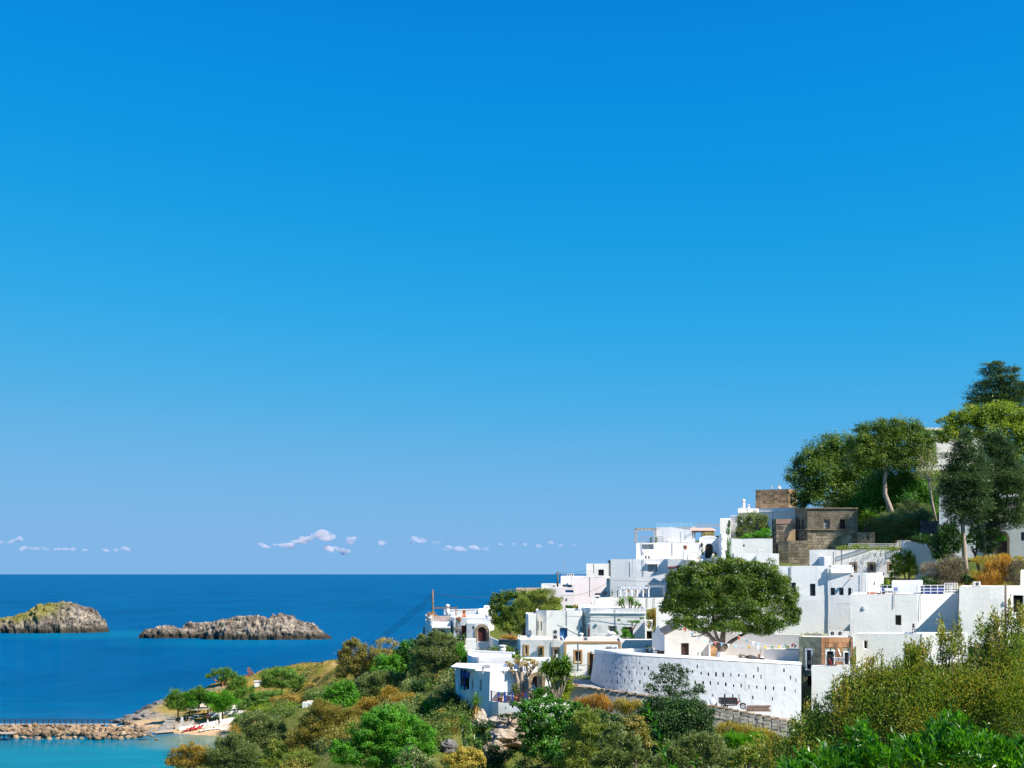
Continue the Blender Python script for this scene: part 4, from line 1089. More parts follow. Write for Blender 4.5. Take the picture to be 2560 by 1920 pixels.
fm_ = N(t, 'ShaderNodeMath', operation='MULTIPLY'); t.links.new(fr.outputs[0], fm_.inputs[0]); t.links.new(mr(sx.outputs['Y'], 268, 330, .45, .08), fm_.inputs[1])
ms = N(t, 'ShaderNodeMixShader'); t.links.new(fm_.outputs[0], ms.inputs[0]); t.links.new(df.outputs[0], ms.inputs[1]); t.links.new(gl.outputs[0], ms.inputs[2])
t.links.new(ms.outputs[0], t.nodes['Material Output'].inputs['Surface'])
MATS['sea'] = m
mb = MB(); ys = [-2000, 0, 150, 300, 600, 1200, 3000, 8000, 30000, 150000]; xs = [-150000, -20000, -3000, -600, 0, 600, 3000, 20000, 150000]
for y in ys:
    for x in xs: mb.v.append((x, y, 0))
for i in range(len(ys) - 1):
    for j in range(len(xs) - 1): a = i * len(xs) + j; mb.f.append((a, a + 1, a + 1 + len(xs), a + len(xs)))
mb.build('sea', MATS['sea'], kind='structure')

# ------------------------------------------------------------------ rocky islets
def rocky(name, stops_top, stops_low, green):
    m, t, b = _base(name)
    geo = N(t, 'ShaderNodeNewGeometry'); sx = N(t, 'ShaderNodeSeparateXYZ'); t.links.new(geo.outputs['Position'], sx.inputs[0])
    n1 = noise_tex(t, .16, 10, .7); r1 = ramp(t, n1.outputs['Fac'], stops_top)
    n2 = noise_tex(t, .5, 10, .75); r2 = ramp(t, n2.outputs['Fac'], [(.41, .10), (.54, 1.0)])
    col = mixc(t, .85, r1.outputs[0], r2.outputs[0], 'MULTIPLY')  # shadow of the crevices multiplied into the rock colour by noise
    zz = N(t, 'ShaderNodeMath', operation='MULTIPLY_ADD'); t.links.new(n1.outputs['Fac'], zz.inputs[0]); zz.inputs[1].default_value = -5; t.links.new(sx.outputs['Z'], zz.inputs[2])
    n = N(t, 'ShaderNodeMapRange'); n.inputs[1].default_value = -.7; n.inputs[2].default_value = 1.9; n.inputs[3].default_value = 1; n.inputs[4].default_value = 0; t.links.new(zz.outputs[0], n.inputs[0])
    col = mixc(t, n.outputs[0], col, stops_low)  # dark foot band: shade of the overhang put into the colour
    if green:
        at = N(t, 'ShaderNodeAttribute', attribute_name='green'); n3 = noise_tex(t, .35, 8, .7)
        gr = ramp(t, n3.outputs['Fac'], [(.3, (.06, .075, .015)), (.5, (.16, .15, .035)), (.68, (.28, .23, .09))])
        mm = N(t, 'ShaderNodeMath', operation='MULTIPLY'); t.links.new(at.outputs['Fac'], mm.inputs[0])
        r4 = ramp(t, n3.outputs['Fac'], [(.62, 1.0), (.70, 0.1)]); t.links.new(r4.outputs[0], mm.inputs[1])
        col = mixc(t, mm.outputs[0], col, gr.outputs[0])
    t.links.new(col, b.inputs['Base Color']); b.inputs['Roughness'].default_value = .95; b.inputs['Specular IOR Level'].default_value = .1
    bump(t, b, n2.outputs['Fac'], 1.0, .8)
    MATS[name] = m; return m
rocky('islet_rock', [(.3, (.07, .06, .05)), (.46, (.20, .165, .13)), (.60, (.40, .335, .26)), (.75, (.47, .37, .27))], (.045, .04, .03), True)
def islet(prof, base, d, depth, seed, green=False, nxs=240, nys=70):
    px = np.array([p[0] for p in prof], float); H = np.array([Z(p[1], d + depth * .35) for p in prof])
    x0, x1 = X(px[0], d), X(px[-1], d)
    U = np.linspace(0, 1, nxs); T = -np.cos(np.linspace(0, math.pi, nys))
    co = np.zeros((nxs, nys, 3)); gr = np.zeros((nxs, nys))
    for i, u in enumerate(U):
        p = px[0] + (px[-1] - px[0]) * u; h = float(np.interp(p, px, H)); x = X(p, d + depth * .4)
        wdt = depth * (0.25 + .75 * math.sin(math.pi * min(1, max(0, u))) ** .5)
        for j, tt in enumerate(T):
            nf = noise.noise(Vector((x * .12, seed, 3)))
            y = d + depth * .5 + tt * wdt * .5 * (1 + .25 * nf * abs(tt))
            a = abs(tt)
            s = max(0, 1 - a ** 2.2) ** .55 * (1 if tt > -.3 else 1)
            pv = Vector((x, y, seed * 7))
            rid = 1 - abs(noise.noise(pv * .09)) * 2
            fr = noise.fractal(pv * .16, 1.0, 2.0, 6)
            terr = noise.fractal(pv * .5, .8, 2.1, 4)
            vd = noise.voronoi(pv * .16 + Vector((0, 0, h * s * .16)))[0]; vor = min(1, (vd[1] - vd[0]) * 2.2); ve = noise.voronoi(pv * .42 + Vector((0, 0, h * s * .42)))[0]; vo2 = min(1, (ve[1] - ve[0]) * 2.0)
            z = h * s * .96 + (rid * .35 + fr * 1.0 - .25) * min(2.0, .13 * h + .3) + terr * .55 + (vor - .6) * min(.9, .06 * h + .1) + (vo2 - .5) * .55
            z = z - .35 * (math.sin(z * 2.4 + fr * 3)) * .6
            if a > .97 or u < .004 or u > .996: z = -1.0
            co[i, j] = (x + .5 * noise.noise(pv * .4 + Vector((9, 0, z * .4))), y - (1.3 * (vor - .5) + .8 * (vo2 - .5)) * (tt < 0) + 1.1 * noise.noise(pv * .25 + Vector((0, 5, z * .45))), z)
            if green: gr[i, j] = max(0, min(1, 3.2 * (min(1, (z / max(1, h))) - .40) + 1.3 * fr)) * max(0, min(1, 5 * (.78 - u))) * max(0, min(1, 9 * u))
    me = bpy.data.meshes.new('rocky_islet'); idx = np.arange(nxs * nys).reshape(nxs, nys)
    np_mesh(me, co.reshape(-1, 3), np.stack([idx[:-1, :-1], idx[1:, :-1], idx[1:, 1:], idx[:-1, 1:]], -1).reshape(-1, 4))
    a = me.attributes.new('green', 'FLOAT', 'POINT'); a.data.foreach_set('value', np.ascontiguousarray(gr, np.float32).ravel())
    return link('rocky_islet', me, MATS['islet_rock'], kind='structure')
islet([(-60, 1575), (-30, 1556), (5, 1545), (60, 1530), (90, 1515), (115, 1504), (135, 1505), (160, 1503), (185, 1509), (215, 1517), (232, 1527), (240, 1538), (252, 1546), (259, 1565), (263, 1584)], 1583, 751, 34, 1, True)
islet([(340, 1598), (350, 1588), (358, 1573), (385, 1568), (412, 1560), (425, 1566), (445, 1571), (475, 1573), (500, 1576), (530, 1585), (550, 1598)], 1596, 690, 14, 4, nxs=150, nys=44)
islet([(440, 1592), (458, 1560), (476, 1553), (500, 1555), (520, 1553), (538, 1550), (556, 1560), (580, 1590)], 1590, 712, 12, 9, nxs=110, nys=36)
islet([(500, 1598), (518, 1577), (530, 1556), (548, 1546), (590, 1543), (618, 1538), (640, 1536), (650, 1544), (672, 1543), (676, 1536), (700, 1535), (728, 1539), (742, 1549), (770, 1556), (790, 1568), (806, 1582), (820, 1593), (832, 1600)], 1600, 674, 30, 2)

# ------------------------------------------------------------------ breakwater: boulders, footbridge
B_MESH = []
for k in range(8):
    bm = bmesh.new(); bmesh.ops.create_icosphere(bm, subdivisions=3, radius=.5)
    for v in bm.verts:
        p = v.co * 2; s = Vector((k * 7.3, 0, 0))
        a = noise.noise(p * .9 + s) * .34 + noise.noise(p * 2.0 + s) * .18 + noise.noise(p * 4.5 + s) * .08; c_ = noise.voronoi(p * 1.1 + s)[0]; a += .22 * (min(1, (c_[1] - c_[0]) * 1.6) - .6)
        v.co *= 1 + a
        v.co.z = max(v.co.z, -.36)
    me = bpy.data.meshes.new('boulder'); bm.to_mesh(me); bm.free(); me.materials.append(MATS['boulder'])
    B_MESH.append(me)
SH_MESH = [x.copy() for x in B_MESH]
for x in SH_MESH: x.materials.clear(); x.materials.append(MATS['shore_rock'])
rng = random.Random(12)
def boulder(px, py, wpx, hpx, d, label, group='boulders of the breakwater', k=None, meshes=B_MESH, name='boulder', cat='boulder'):
    s = d / F; c = P(px, py, d)
    o = link(name, meshes[rng.randrange(8) if k is None else k], None, None, c, rng.uniform(0, 6.28), (wpx * s * 1.1, wpx * s * rng.uniform(.8, 1.2), hpx * s * 1.15))
    return tag(o, label, cat, group)
GB = 'tan boulder heaped among others on the breakwater below the footbridge'
for row, (py, d, x0, x1, sp, w0, w1) in enumerate([(1818, 278.5, -4, 365, 13, 13, 20), (1826, 275.5, 5, 362, 15, 15, 24), (1835, 272.5, 30, 352, 15, 14, 24), (1842, 270.0, 40, 340, 18, 11, 19)]):
    x = x0
    while x < x1:
        wp = rng.uniform(w0, w1)
        if not (row == 0 and 262 < x < 335):
            boulder(x, py + rng.uniform(-3, 2) + (4 if row == 3 else 0), wp, wp * rng.uniform(.62, .85), d + rng.uniform(-1, 1), GB)
        x += sp * rng.uniform(.75, 1.2)
boulder(281, 1820, 30, 19, 276, 'big rounded boulder beside the flat slab near the beach end of the breakwater', k=1)
boulder(309, 1822, 42, 17, 275, 'longest flat topped slab boulder at the beach end of the breakwater', k=2)
boulder(317, 1808, 20, 15, 283, 'tallest pale boulder at the shore behind the long flat slab', k=4)
boulder(87, 1813, 13, 12, 277, 'pale knobbly boulder showing above the footbridge deck', k=5)
boulder(250, 1841, 30, 18, 269, 'broad pitted boulder at the waterline in the middle of the breakwater', k=3)
boulder(115, 1833, 21, 20, 270.5, 'round hollowed boulder left of the middle of the breakwater', k=6)
for (x, y, wd) in ((372, 1836, 12), (381, 1841, 10), (392, 1848, 8), (405, 1852, 7), (360, 1838, 14), (388, 1851, 6), (418, 1852, 5)):
    boulder(x, y, wd, wd * .5, 268, 'small low stone at the water end of the beach', 'small stones at the waterline')
for (x, y, wd, h, d) in ((300, 1801, 30, 9, 300), (330, 1793, 34, 16, 302), (352, 1783, 30, 18, 306), (375, 1772, 36, 22, 309), (395, 1764, 34, 22, 312), (404, 1757, 26, 16, 315), (345, 1797, 26, 10, 297), (312, 1799, 20, 7, 296), (388, 1787, 26, 12, 300), (365, 1789, 24, 12, 300), (410, 1772, 22, 14, 308)):
    boulder(x, y, wd, h, d, 'weathered dark grey shore rock on the point behind the breakwater', 'grey rocks on the point', meshes=SH_MESH, name='shore_rock', cat='rock')
fb = thing('footbridge', 'slim pedestrian footbridge with thin railings above the boulder breakwater', 'footbridge', P(150, 1811, 279))
y0, y1 = 278.2, 279.8
zd = Z(1811, 279); m = MB(); xa, xb = X(-40, 279), X(292, 279)
m.box(((xa + xb) / 2, 279, zd), (xb - xa, 1.5, .12)); m.build('deck', MATS['wood_pale'], fb)
org = Vector(fb.location)
mp = MB(); mp.box((0, 0, 0), (.09, .09, 1.15)); post = mp.mesh('railing_post'); post.materials.append(MATS['metal_dark'])
ml_ = MB(); ml_.box((0, 0, 0), (.14, .14, 2.4)); leg = ml_.mesh('support_post'); leg.materials.append(MATS['wood_dark'])
x = xa
k = 0
while x < xb:
    for yy in (y0, y1): link('railing_post', post, None, fb, Vector((x + (.5 if yy == y1 else 0), yy, zd + .55)) - org)
    if k % 3 == 0:
        for yy in (y0, y1): link('support_post', leg, None, fb, Vector((x + .3, yy, zd - 1.2)) - org)
    x += 1.25; k += 1
for yy in (y0, y1):
    for dz in (1.12, .75):
        m = MB(); m.bar((xa, yy, zd + dz), (xb, yy, zd + dz), .07); m.build('handrail', MATS['metal_dark'], fb)
m = MB(); m.bar((xb, y0, zd + 1.1), (xb + 5, y0 + 1, zd - .2), .07); m.build('handrail', MATS['metal_dark'], fb)
pf = thing('landing_stage', 'small wooden landing stage on posts at the left edge below the breakwater', 'jetty', P(12, 1840, 268))
m = MB(); m.box((X(8, 268), 268, Z(1832.5, 268)), (5, 2.5, .15)); m.build('deck', MATS['wood_pale'], pf)
for a in (-9, 6, 25):
    for yy in (267, 269): m = MB(); m.box((X(a, 268), yy, Z(1840, 268)), (.18, .18, 1.5)); m.build('post', MATS['wood_dark'], pf)
# ------------------------------------------------------------------ vegetation
def leaf_mesh(name, c, u, v, L, W, tone, fold=0.0):
    """one four cornered leaf per centre: long axis u, width axis v"""
    n = len(c)
    L = np.broadcast_to(np.asarray(L, float), (n,))[:, None]; W = np.broadcast_to(np.asarray(W, float), (n,))[:, None]
    nn = np.cross(u, v)
    co = np.stack([c - u * L / 2, c + v * W / 2 + nn * W * fold - u * L * .05, c + u * L / 2, c - v * W / 2 + nn * W * fold - u * L * .05], 1).reshape(-1, 3)
    me = bpy.data.meshes.new(name)
    np_mesh(me, co, np.arange(4 * n).reshape(n, 4))
    a = me.attributes.new('tone', 'FLOAT', 'FACE'); a.data.foreach_set('value', np.ascontiguousarray(tone, np.float32))
    return me
def unit(a): return a / np.maximum(1e-9, np.linalg.norm(a, axis=1, keepdims=True))

def crown(rng, lobes, leafL, leafW, cov, style='leaf', clump=.34, maxn=90000):
    """leaf positions spread through clumps on and in the lobes"""
    Cs, Us, Vs, Ts, Ls = [], [], [], [], []
    for c, r in lobes:
        r = np.asarray(r, float); rm = float(np.cbrt(np.prod(r)))
        n = int(1.9 * cov * math.pi * r[0] * r[2] / (leafL * leafW * .5))
        n = max(12, min(maxn, n))
        k = max(5, int(9 + 26 * min(1, rm / 2.5)))
        dirs = unit(rng.normal(size=(k, 3))); dirs[:, 2] = dirs[:, 2] * .85 + .18
        cc = dirs * rng.uniform(.55, .98, (k, 1)) * r
        cr = (clump + .06) * r * rng.uniform(.7, 1.3, (k, 1))
        ct = rng.uniform(0, 1, k)
        w_ = rng.integers(0, k, n)
        off = unit(rng.normal(size=(n, 3))) * rng.uniform(0, 1, (n, 1)) ** .45
        p = cc[w_] + off * cr[w_]
        fill = rng.uniform(size=n) < .24
        q = unit(rng.normal(size=(n, 3))) * rng.uniform(0, 1, (n, 1)) ** .33 * r * .85
        p[fill] = q[fill]
        ragged = rng.uniform(size=n) < .14                      # stray twigs break the outline
        p[ragged] *= rng.uniform(1.0, 1.28, (int(ragged.sum()), 1))
        out = unit(p / r + off * .6 + 1e-6)
        if style == 'leaf':
            nrm = unit(out * .7 + np.array([0, 0, .45]) + rng.normal(size=(n, 3)) * .6)
            t = unit(np.cross(nrm, rng.normal(size=(n, 3))))
            uu, vv = t, np.cross(nrm, t)
        elif style == 'spray':                      # slim leaves pointing outwards and up
            uu = unit(out * .8 + np.array([0, 0, .7]) + rng.normal(size=(n, 3)) * .5)
            vv = unit(np.cross(uu, rng.normal(size=(n, 3))))
        elif style == 'droop':
            uu = unit(out * .7 + np.array([0, 0, -.55]) + rng.normal(size=(n, 3)) * .4)
            vv = unit(np.cross(uu, rng.normal(size=(n, 3)) * .6 + np.array([0, 0, 1])))
        else:                                       # flat needle fronds
            uu = unit(out * np.array([1, 1, .35]) + np.array([0, 0, .12]) + rng.normal(size=(n, 3)) * .35)
            vv = unit(np.cross(uu, np.array([0, 0, 1.]) + rng.normal(size=(n, 3)) * .45))
        Cs.append(p + np.asarray(c)); Us.append(uu); Vs.append(vv)
        Ts.append(np.clip(ct[w_] * .5 + rng.uniform(0, .5, n) + (out[:, 2] > .55) * .08, 0, 1))
        Ls.append(rng.uniform(.65, 1.25, n))
    return np.concatenate(Cs), np.concatenate(Us), np.concatenate(Vs), np.concatenate(Ts), np.concatenate(Ls)

SEED = [100]
NLEAF = [0]
def plant(name, label, cat, d, lobes, mat, leaf=(.28, .13), cov=3.0, style='leaf', trunk=None, bark='bark', group=None, depth=.9, clump=.34, limbs=True, twig=0, grow=1.0, parts=('trunk', 'crown'), extra=None, fold=.12, maxn=90000):
    """lobes = [(px, py, rx, ry[, further back in metres])] as seen; trunk = (px, py of the foot or None, radius in m[, [(px, py), ...] way points])"""
    SEED[0] += 1
    rng = np.random.default_rng(SEED[0]); rr = random.Random(SEED[0])
    s = d / F
    Lb = []
    for lb in lobes:
        px, py, rx, ry = lb[:4]; dd = lb[4] if len(lb) > 4 else rr.uniform(-.25, .25) * rx * s
        c = P(px, py, d); c.y += dd
        Lb.append((np.array(c), (grow * 1.1 * rx * s, grow * max(rx, ry) * s * depth * .85, grow * 1.1 * ry * s)))
    mx = sum(l[0][0] for l in Lb) / len(Lb); mz = sum(l[0][2] for l in Lb) / len(Lb); my = d
    if trunk: bx = X(trunk[0], d); bz = gz(bx, d) if trunk[1] is None else Z(trunk[1], d); tr = trunk[2]
    else: bx = mx; bz = gz(bx, d); tr = .05 + .02 * (mz - bz)
    low = min(l[0][2] - l[1][2] for l in Lb)
    bz = min(bz, mz - .1)
    root = thing(name, label, cat, (bx, d, bz), group)
    m = MB()
    way = [Vector((bx, d, bz - .4))]
    if trunk and len(trunk) > 3:
        way += [P(a, b, d) for a, b in trunk[3]]
    else:
        top = Vector((mx, my, mz)); f = way[0].lerp(top, .55); f.x = bx + (mx - bx) * .3; way += [f, top]
    nw = len(way)
    m.tube(way, [tr * (1.25 - .75 * i / (nw - 1)) for i in range(nw)], 7)
    if limbs:
        for c, r in Lb:
            c = Vector(c); base = way[-2].lerp(way[-1], rr.uniform(0, .7))
            midp = base.lerp(c, .5) + Vector((rr.uniform(-.1, .1), rr.uniform(-.1, .1), -.08)) * (c - base).length
            m.tube([base, midp, c], [tr * .5, tr * .32, tr * .12], 5)
            for q in range(twig):
                e = c + Vector([rr.uniform(-1, 1) * k for k in r]); m.tube([c.lerp(base, .3), c.lerp(e, .6) + Vector((0, 0, .1)), e], [tr * .16, tr * .09, tr * .04], 4, cap=False)
    m.build(parts[0], MATS[bark], root, smooth=True)
    c, u, v, t, ls = crown(rng, Lb, leaf[0], leaf[1], cov, style, clump, maxn)
    NLEAF[0] += len(c)
    me = leaf_mesh(parts[1], c - np.array([bx, d, bz]), u, v, leaf[0] * ls, leaf[1] * ls, t, fold)
    link(parts[1], me, MATS[mat], root)
    return root

def blades(name, base, dirs, L, W, tone, bend=.25):
    """narrow two segment blades"""
    n = len(base); L = np.broadcast_to(L, (n,))[:, None]; W = np.broadcast_to(W, (n,))[:, None]
    v = unit(np.cross(dirs, np.array([.13, .21, 1.]) + np.zeros_like(dirs)))
    m_ = base + dirs * L * .55; e = base + dirs * L + np.array([0, 0, -1.]) * L * bend
    me2 = bpy.data.meshes.new(name)
    co2 = np.stack([m_ - v * W / 2, m_ + v * W / 2, e + v * W * .06, e - v * W * .06], 1).reshape(-1, 3)
    allco = np.concatenate([np.stack([base - v * W * .35, base + v * W * .35, m_ + v * W / 2, m_ - v * W / 2], 1).reshape(-1, 3), co2])
    np_mesh(me2, allco, np.arange(8 * n).reshape(2 * n, 4))
    a = me2.attributes.new('tone', 'FLOAT', 'FACE'); a.data.foreach_set('value', np.concatenate([tone, tone]).astype(np.float32))
    return me2
def yucca(label, d, heads, foot=None, mat='f_yucca', stem=.12, L=.75, W=.06, n=80, name='yucca', cat='yucca', group=None, skirt=False):
    """heads = [(px, py, size factor)] spiky rosettes on stems from the foot"""
    SEED[0] += 1; rng = np.random.default_rng(SEED[0])
    fx = foot[0] if foot else sum(h[0] for h in heads) / len(heads)
    bx = X(fx, d); bz = Z(foot[1], d) if foot else gz(bx, d)
    root = thing(name, label, cat, (bx, d, bz), group); o = np.array([bx, d, bz])
    for px, py, k in heads:
        c = P(px, py, d)
        m = MB(); b = Vector((bx, d, bz - .2)); mid = b.lerp(c, .5); mid.x += (c.x - b.x) * .15
        m.tube([b, mid, c], [stem * 1.3, stem, stem * .8], 6); m.build('stem', MATS['bark_pale'], root, smooth=True)
        nn = int(n * k); dr = rng.normal(size=(nn, 3)); dr[:, 2] = np.abs(dr[:, 2]) * .8 - .35; dr = unit(dr)
        ln = L * k * rng.uniform(.7, 1.1, nn)
        base = np.array(c)[None] + rng.normal(size=(nn, 3)) * np.array([.05, .05, .12]) * k
        me = blades('leaf_rosette', base - o, dr, ln, np.full(nn, W), rng.uniform(0, 1, nn), .12)
        link('leaf_rosette', me, MATS[mat], root)
        if skirt:
            dr2 = rng.normal(size=(50, 3)) * np.array([.4, .4, .3]) + np.array([0, 0, -1.2]); dr2 = unit(dr2)
            me = blades('dry_leaf_skirt', np.array(c)[None] - o + rng.normal(size=(50, 3)) * .08 + np.array([0, 0, -.15]), dr2, L * 1.3 * k, np.full(50, W * .8), rng.uniform(0, 1, 50), .05)
            link('dry_leaf_skirt', me, MATS['f_dry'], root)
    return root
def tuft(label, d, areas, mat, n=900, L=.6, W=.035, name='grass_clump', cat='grass', kind=None, lean=(0, 0, 1), group=None):
    """bunches of blades; areas = [(px, py, rx, ry)] seen patches"""
    SEED[0] += 1; rng = np.random.default_rng(SEED[0]); s = d / F
    bx = X(areas[0][0], d); bz = Z(areas[0][1] + areas[0][3], d)
    B, Dr, T = [], [], []
    for px, py, rx, ry in areas:
        k = int(n * rx * ry / max(1, sum(a[2] * a[3] for a in areas)))
        a = rng.uniform(-1, 1, (k, 2)); a = a[(a ** 2).sum(1) < 1]; k = len(a)
        c = P(px, py, d)
        p = np.stack([c.x + a[:, 0] * rx * s, d + rng.uniform(-.5, .8, k) * rx * s * .7 - a[:, 1] * .3, c.z + a[:, 1] * ry * s - L * .4], 1)
        cl = np.round(p / .8); hsh = np.sin(cl @ np.array([12.9, 78.2, 37.7])) * 43758.5; hsh -= np.floor(hsh)
        dr = unit(rng.normal(size=(k, 3)) * .42 + np.array(lean) + np.stack([np.cos(hsh * 6.28), np.sin(hsh * 6.28), 0 * hsh], 1) * .35)
        B.append(p); Dr.append(dr); T.append(np.clip(hsh * .5 + rng.uniform(0, .5, k), 0, 1))
    B = np.concatenate(B); Dr = np.concatenate(Dr); T = np.concatenate(T); NLEAF[0] += 2 * len(B)
    me = blades(name, B - np.array([bx, d, bz]), Dr, L * rng.uniform(.6, 1.2, len(B)), np.full(len(B), W), T, .2)
    o = link(name, me, MATS[mat], None, (bx, d, bz)); tag(o, label, cat, group)
    if kind: o['kind'] = kind
    return o

# ---- trees on the ridge at the right
plant('carob_tree', 'broad dark round tree at the left end of the hilltop trees', 'tree', 226, [(1995, 1195, 28, 26), (2025, 1160, 34, 32), (2060, 1128, 36, 30), (2100, 1112, 36, 26), (2062, 1180, 48, 40), (2120, 1170, 48, 42), (2150, 1210, 48, 44), (2080, 1240, 56, 38), (2018, 1228, 30, 28), (2000, 1252, 26, 20), (2135, 1262, 46, 34), (2180, 1250, 30, 34), (2165, 1150, 36, 36)],
      'f_carob', (.34, .17), 2.4, trunk=(2090, None, .5), clump=.26, grow=1.18)
plant('pine_tree', 'tall tree with a bare curved grey trunk on the hilltop', 'tree', 214, [(2150, 1110, 30, 22), (2185, 1085, 38, 25), (2222, 1072, 36, 22), (2262, 1075, 34, 22), (2298, 1088, 28, 22), (2200, 1115, 44, 28), (2250, 1115, 50, 32), (2300, 1118, 32, 28), (2170, 1145, 40, 26), (2220, 1155, 48, 24), (2275, 1150, 40, 26), (2320, 1145, 20, 28)],
      'f_ficus', (.30, .15), 2.2, trunk=(2234, 1290, .42, [(2222, 1262), (2212, 1235), (2212, 1200), (2216, 1160), (2220, 1120)]), bark='bark_pale', clump=.25, grow=1.22)
plant('bare_tree', 'sparse bare limbed tree right of the curved trunk', 'tree', 205, [(2310, 1150, 18, 22), (2325, 1170, 16, 24), (2335, 1140, 12, 22), (2300, 1185, 16, 20), (2330, 1200, 16, 22), (2340, 1225, 12, 20)], 'f_olive_y', (.2, .07), .35, 'spray', trunk=(2340, 1300, .22, [(2332, 1265), (2325, 1220), (2318, 1180)]), twig=12, bark='bark_pale')
plant('hillside_shrub', 'mid green thicket between the curved trunk and the bare tree', 'shrub', 218, [(2160, 1270, 30, 34), (2200, 1225, 40, 40), (2250, 1215, 42, 36), (2300, 1225, 36, 36), (2260, 1260, 46, 30), (2310, 1265, 34, 26), (2180, 1290, 30, 24)], 'f_green', (.32, .15), 2.6, parts=('stem', 'foliage'), grow=1.30)
plant('hillside_shrub', 'grey green shrub bank right of the tower house yuccas', 'shrub', 199, [(2215, 1315, 36, 26), (2250, 1300, 36, 26), (2285, 1310, 32, 26), (2240, 1335, 42, 22), (2285, 1340, 30, 20), (2210, 1345, 22, 18), (2300, 1290, 24, 20)], 'f_olive', (.26, .12), 2.8, parts=('stem', 'foliage'))
plant('hillside_shrub', 'pale olive shrub above the dark stone terrace wall', 'shrub', 207, [(2270, 1270, 26, 20), (2300, 1280, 24, 18), (2252, 1285, 22, 16)], 'f_olive', (.24, .08), 2.2, 'spray', parts=('stem', 'foliage'))
plant('olive_tree', 'small pale olive bush peeping over the tower house roof', 'shrub', 224, [(2075, 1272, 24, 16), (2100, 1268, 18, 16), (2055, 1280, 18, 10)], 'f_olive', (.26, .09), 2, 'spray', parts=('stem', 'foliage'))
yucca('spiky green yuccas against the right side of the stone tower house', 200, [(2160, 1300, 1.5), (2180, 1292, 1.2), (2150, 1322, 1.5), (2178, 1318, 1.5), (2168, 1285, 1.3)], (2165, 1345), n=70, L=1.0, W=.1)
plant('broadleaf_tree', 'wide yellow green tree behind the cypresses at the right edge', 'tree', 190, [(2375, 1060, 24, 18), (2400, 1050, 26, 18), (2430, 1040, 30, 20), (2470, 1042, 34, 24), (2510, 1035, 34, 24), (2550, 1050, 34, 26), (2370, 1090, 26, 16), (2345, 1098, 16, 9), (2420, 1075, 34, 24), (2480, 1085, 40, 30), (2540, 1100, 40, 40), (2550, 1160, 40, 40), (2545, 1215, 40, 34), (2575, 1080, 30, 40)],
      'f_yellow', (.30, .16), 2.4, trunk=(2530, None, .4), clump=.24, grow=1.25)
plant('cedar_tree', 'dark layered conifer crowning the top right corner of the hill', 'tree', 214, [(2490, 912, 22, 8), (2520, 925, 26, 8), (2480, 930, 26, 9), (2500, 948, 40, 9), (2465, 962, 30, 9), (2525, 965, 40, 9), (2485, 980, 52, 10), (2445, 998, 30, 10), (2530, 985, 34, 12), (2500, 1000, 50, 12), (2450, 1014, 36, 11), (2545, 1008, 40, 14), (2560, 975, 24, 14), (2515, 1022, 40, 12)],
      'f_pine', (.55, .10), 3.2, 'frond', trunk=(2500, None, .4, [(2500, 1060), (2502, 980), (2500, 912)]), bark='bark_dark', clump=.36, grow=1.15)
CG = 'tall conifers beside the terrace'
plant('cypress_tree', 'left of the two tall shaggy cypresses with a long bare trunk', 'tree', 157, [(2418, 1092, 15, 16), (2412, 1118, 24, 16), (2432, 1138, 24, 14), (2398, 1142, 28, 15), (2415, 1165, 38, 16), (2385, 1175, 26, 14), (2440, 1188, 28, 16), (2400, 1198, 44, 16), (2372, 1208, 22, 12), (2430, 1222, 36, 18), (2388, 1232, 36, 17), (2415, 1252, 42, 18), (2380, 1262, 28, 16), (2436, 1272, 28, 16), (2402, 1285, 34, 16), (2425, 1300, 24, 14)],
      'f_pine', (.42, .10), 3.0, 'frond', trunk=(2418, 1456, .3, [(2412, 1400), (2408, 1340), (2405, 1280), (2410, 1200), (2415, 1120)]), bark='bark_pale', group=CG, clump=.34, grow=1.30)
plant('cypress_tree', 'right hand shaggy cypress in front of the arched doorway', 'tree', 160, [(2488, 1095, 18, 16), (2475, 1118, 24, 16), (2505, 1128, 30, 18), (2490, 1150, 40, 18), (2520, 1165, 32, 18), (2468, 1175, 34, 18), (2500, 1195, 52, 20), (2535, 1210, 32, 20), (2475, 1222, 44, 20), (2515, 1240, 50, 20), (2470, 1262, 40, 20), (2530, 1270, 36, 22), (2500, 1285, 46, 20), (2520, 1308, 36, 16), (2462, 1292, 26, 16), (2468, 1328, 30, 16), (2472, 1342, 18, 14), (2468, 1364, 20, 14), (2470, 1378, 14, 8)],
      'f_pine', (.42, .10), 3.0, 'frond', trunk=(2464, 1425, .28, [(2463, 1380), (2460, 1300), (2470, 1220), (2485, 1120)]), bark='bark_pale', group=CG, clump=.34, grow=1.25)
plant('dark_shrub', 'dark conical bush leaning under the left cypress', 'shrub', 156, [(2360, 1340, 20, 26), (2375, 1320, 18, 26), (2345, 1345, 22, 14), (2310, 1350, 28, 12), (2370, 1370, 26, 24), (2355, 1390, 22, 16), (2390, 1350, 16, 30)], 'f_dark', (.30, .11), 3, 'spray', parts=('stem', 'foliage'))
plant('young_tree', 'light leaved young tree between the two cypress trunks', 'tree', 162, [(2440, 1335, 18, 18), (2425, 1350, 16, 14), (2450, 1355, 16, 14), (2500, 1345, 14, 10), (2440, 1315, 14, 12)], 'f_bright', (.26, .14), 1.6, trunk=(2450, 1425, .2, [(2440, 1395), (2430, 1365)]), bark='bark')
tuft('orange dry grass bank under the right hand cypress', 152, [(2495, 1420, 32, 26), (2480, 1445, 40, 16), (2510, 1400, 20, 14)], 'f_dry', 5200, .75, .05, kind='stuff')
tuft('yellow green weeds at the foot of the arched doorway', 155, [(2470, 1398, 40, 10), (2505, 1392, 22, 8), (2545, 1400, 16, 10), (2440, 1440, 20, 14)], 'f_drygreen', 2200, .5, .06, kind='stuff')
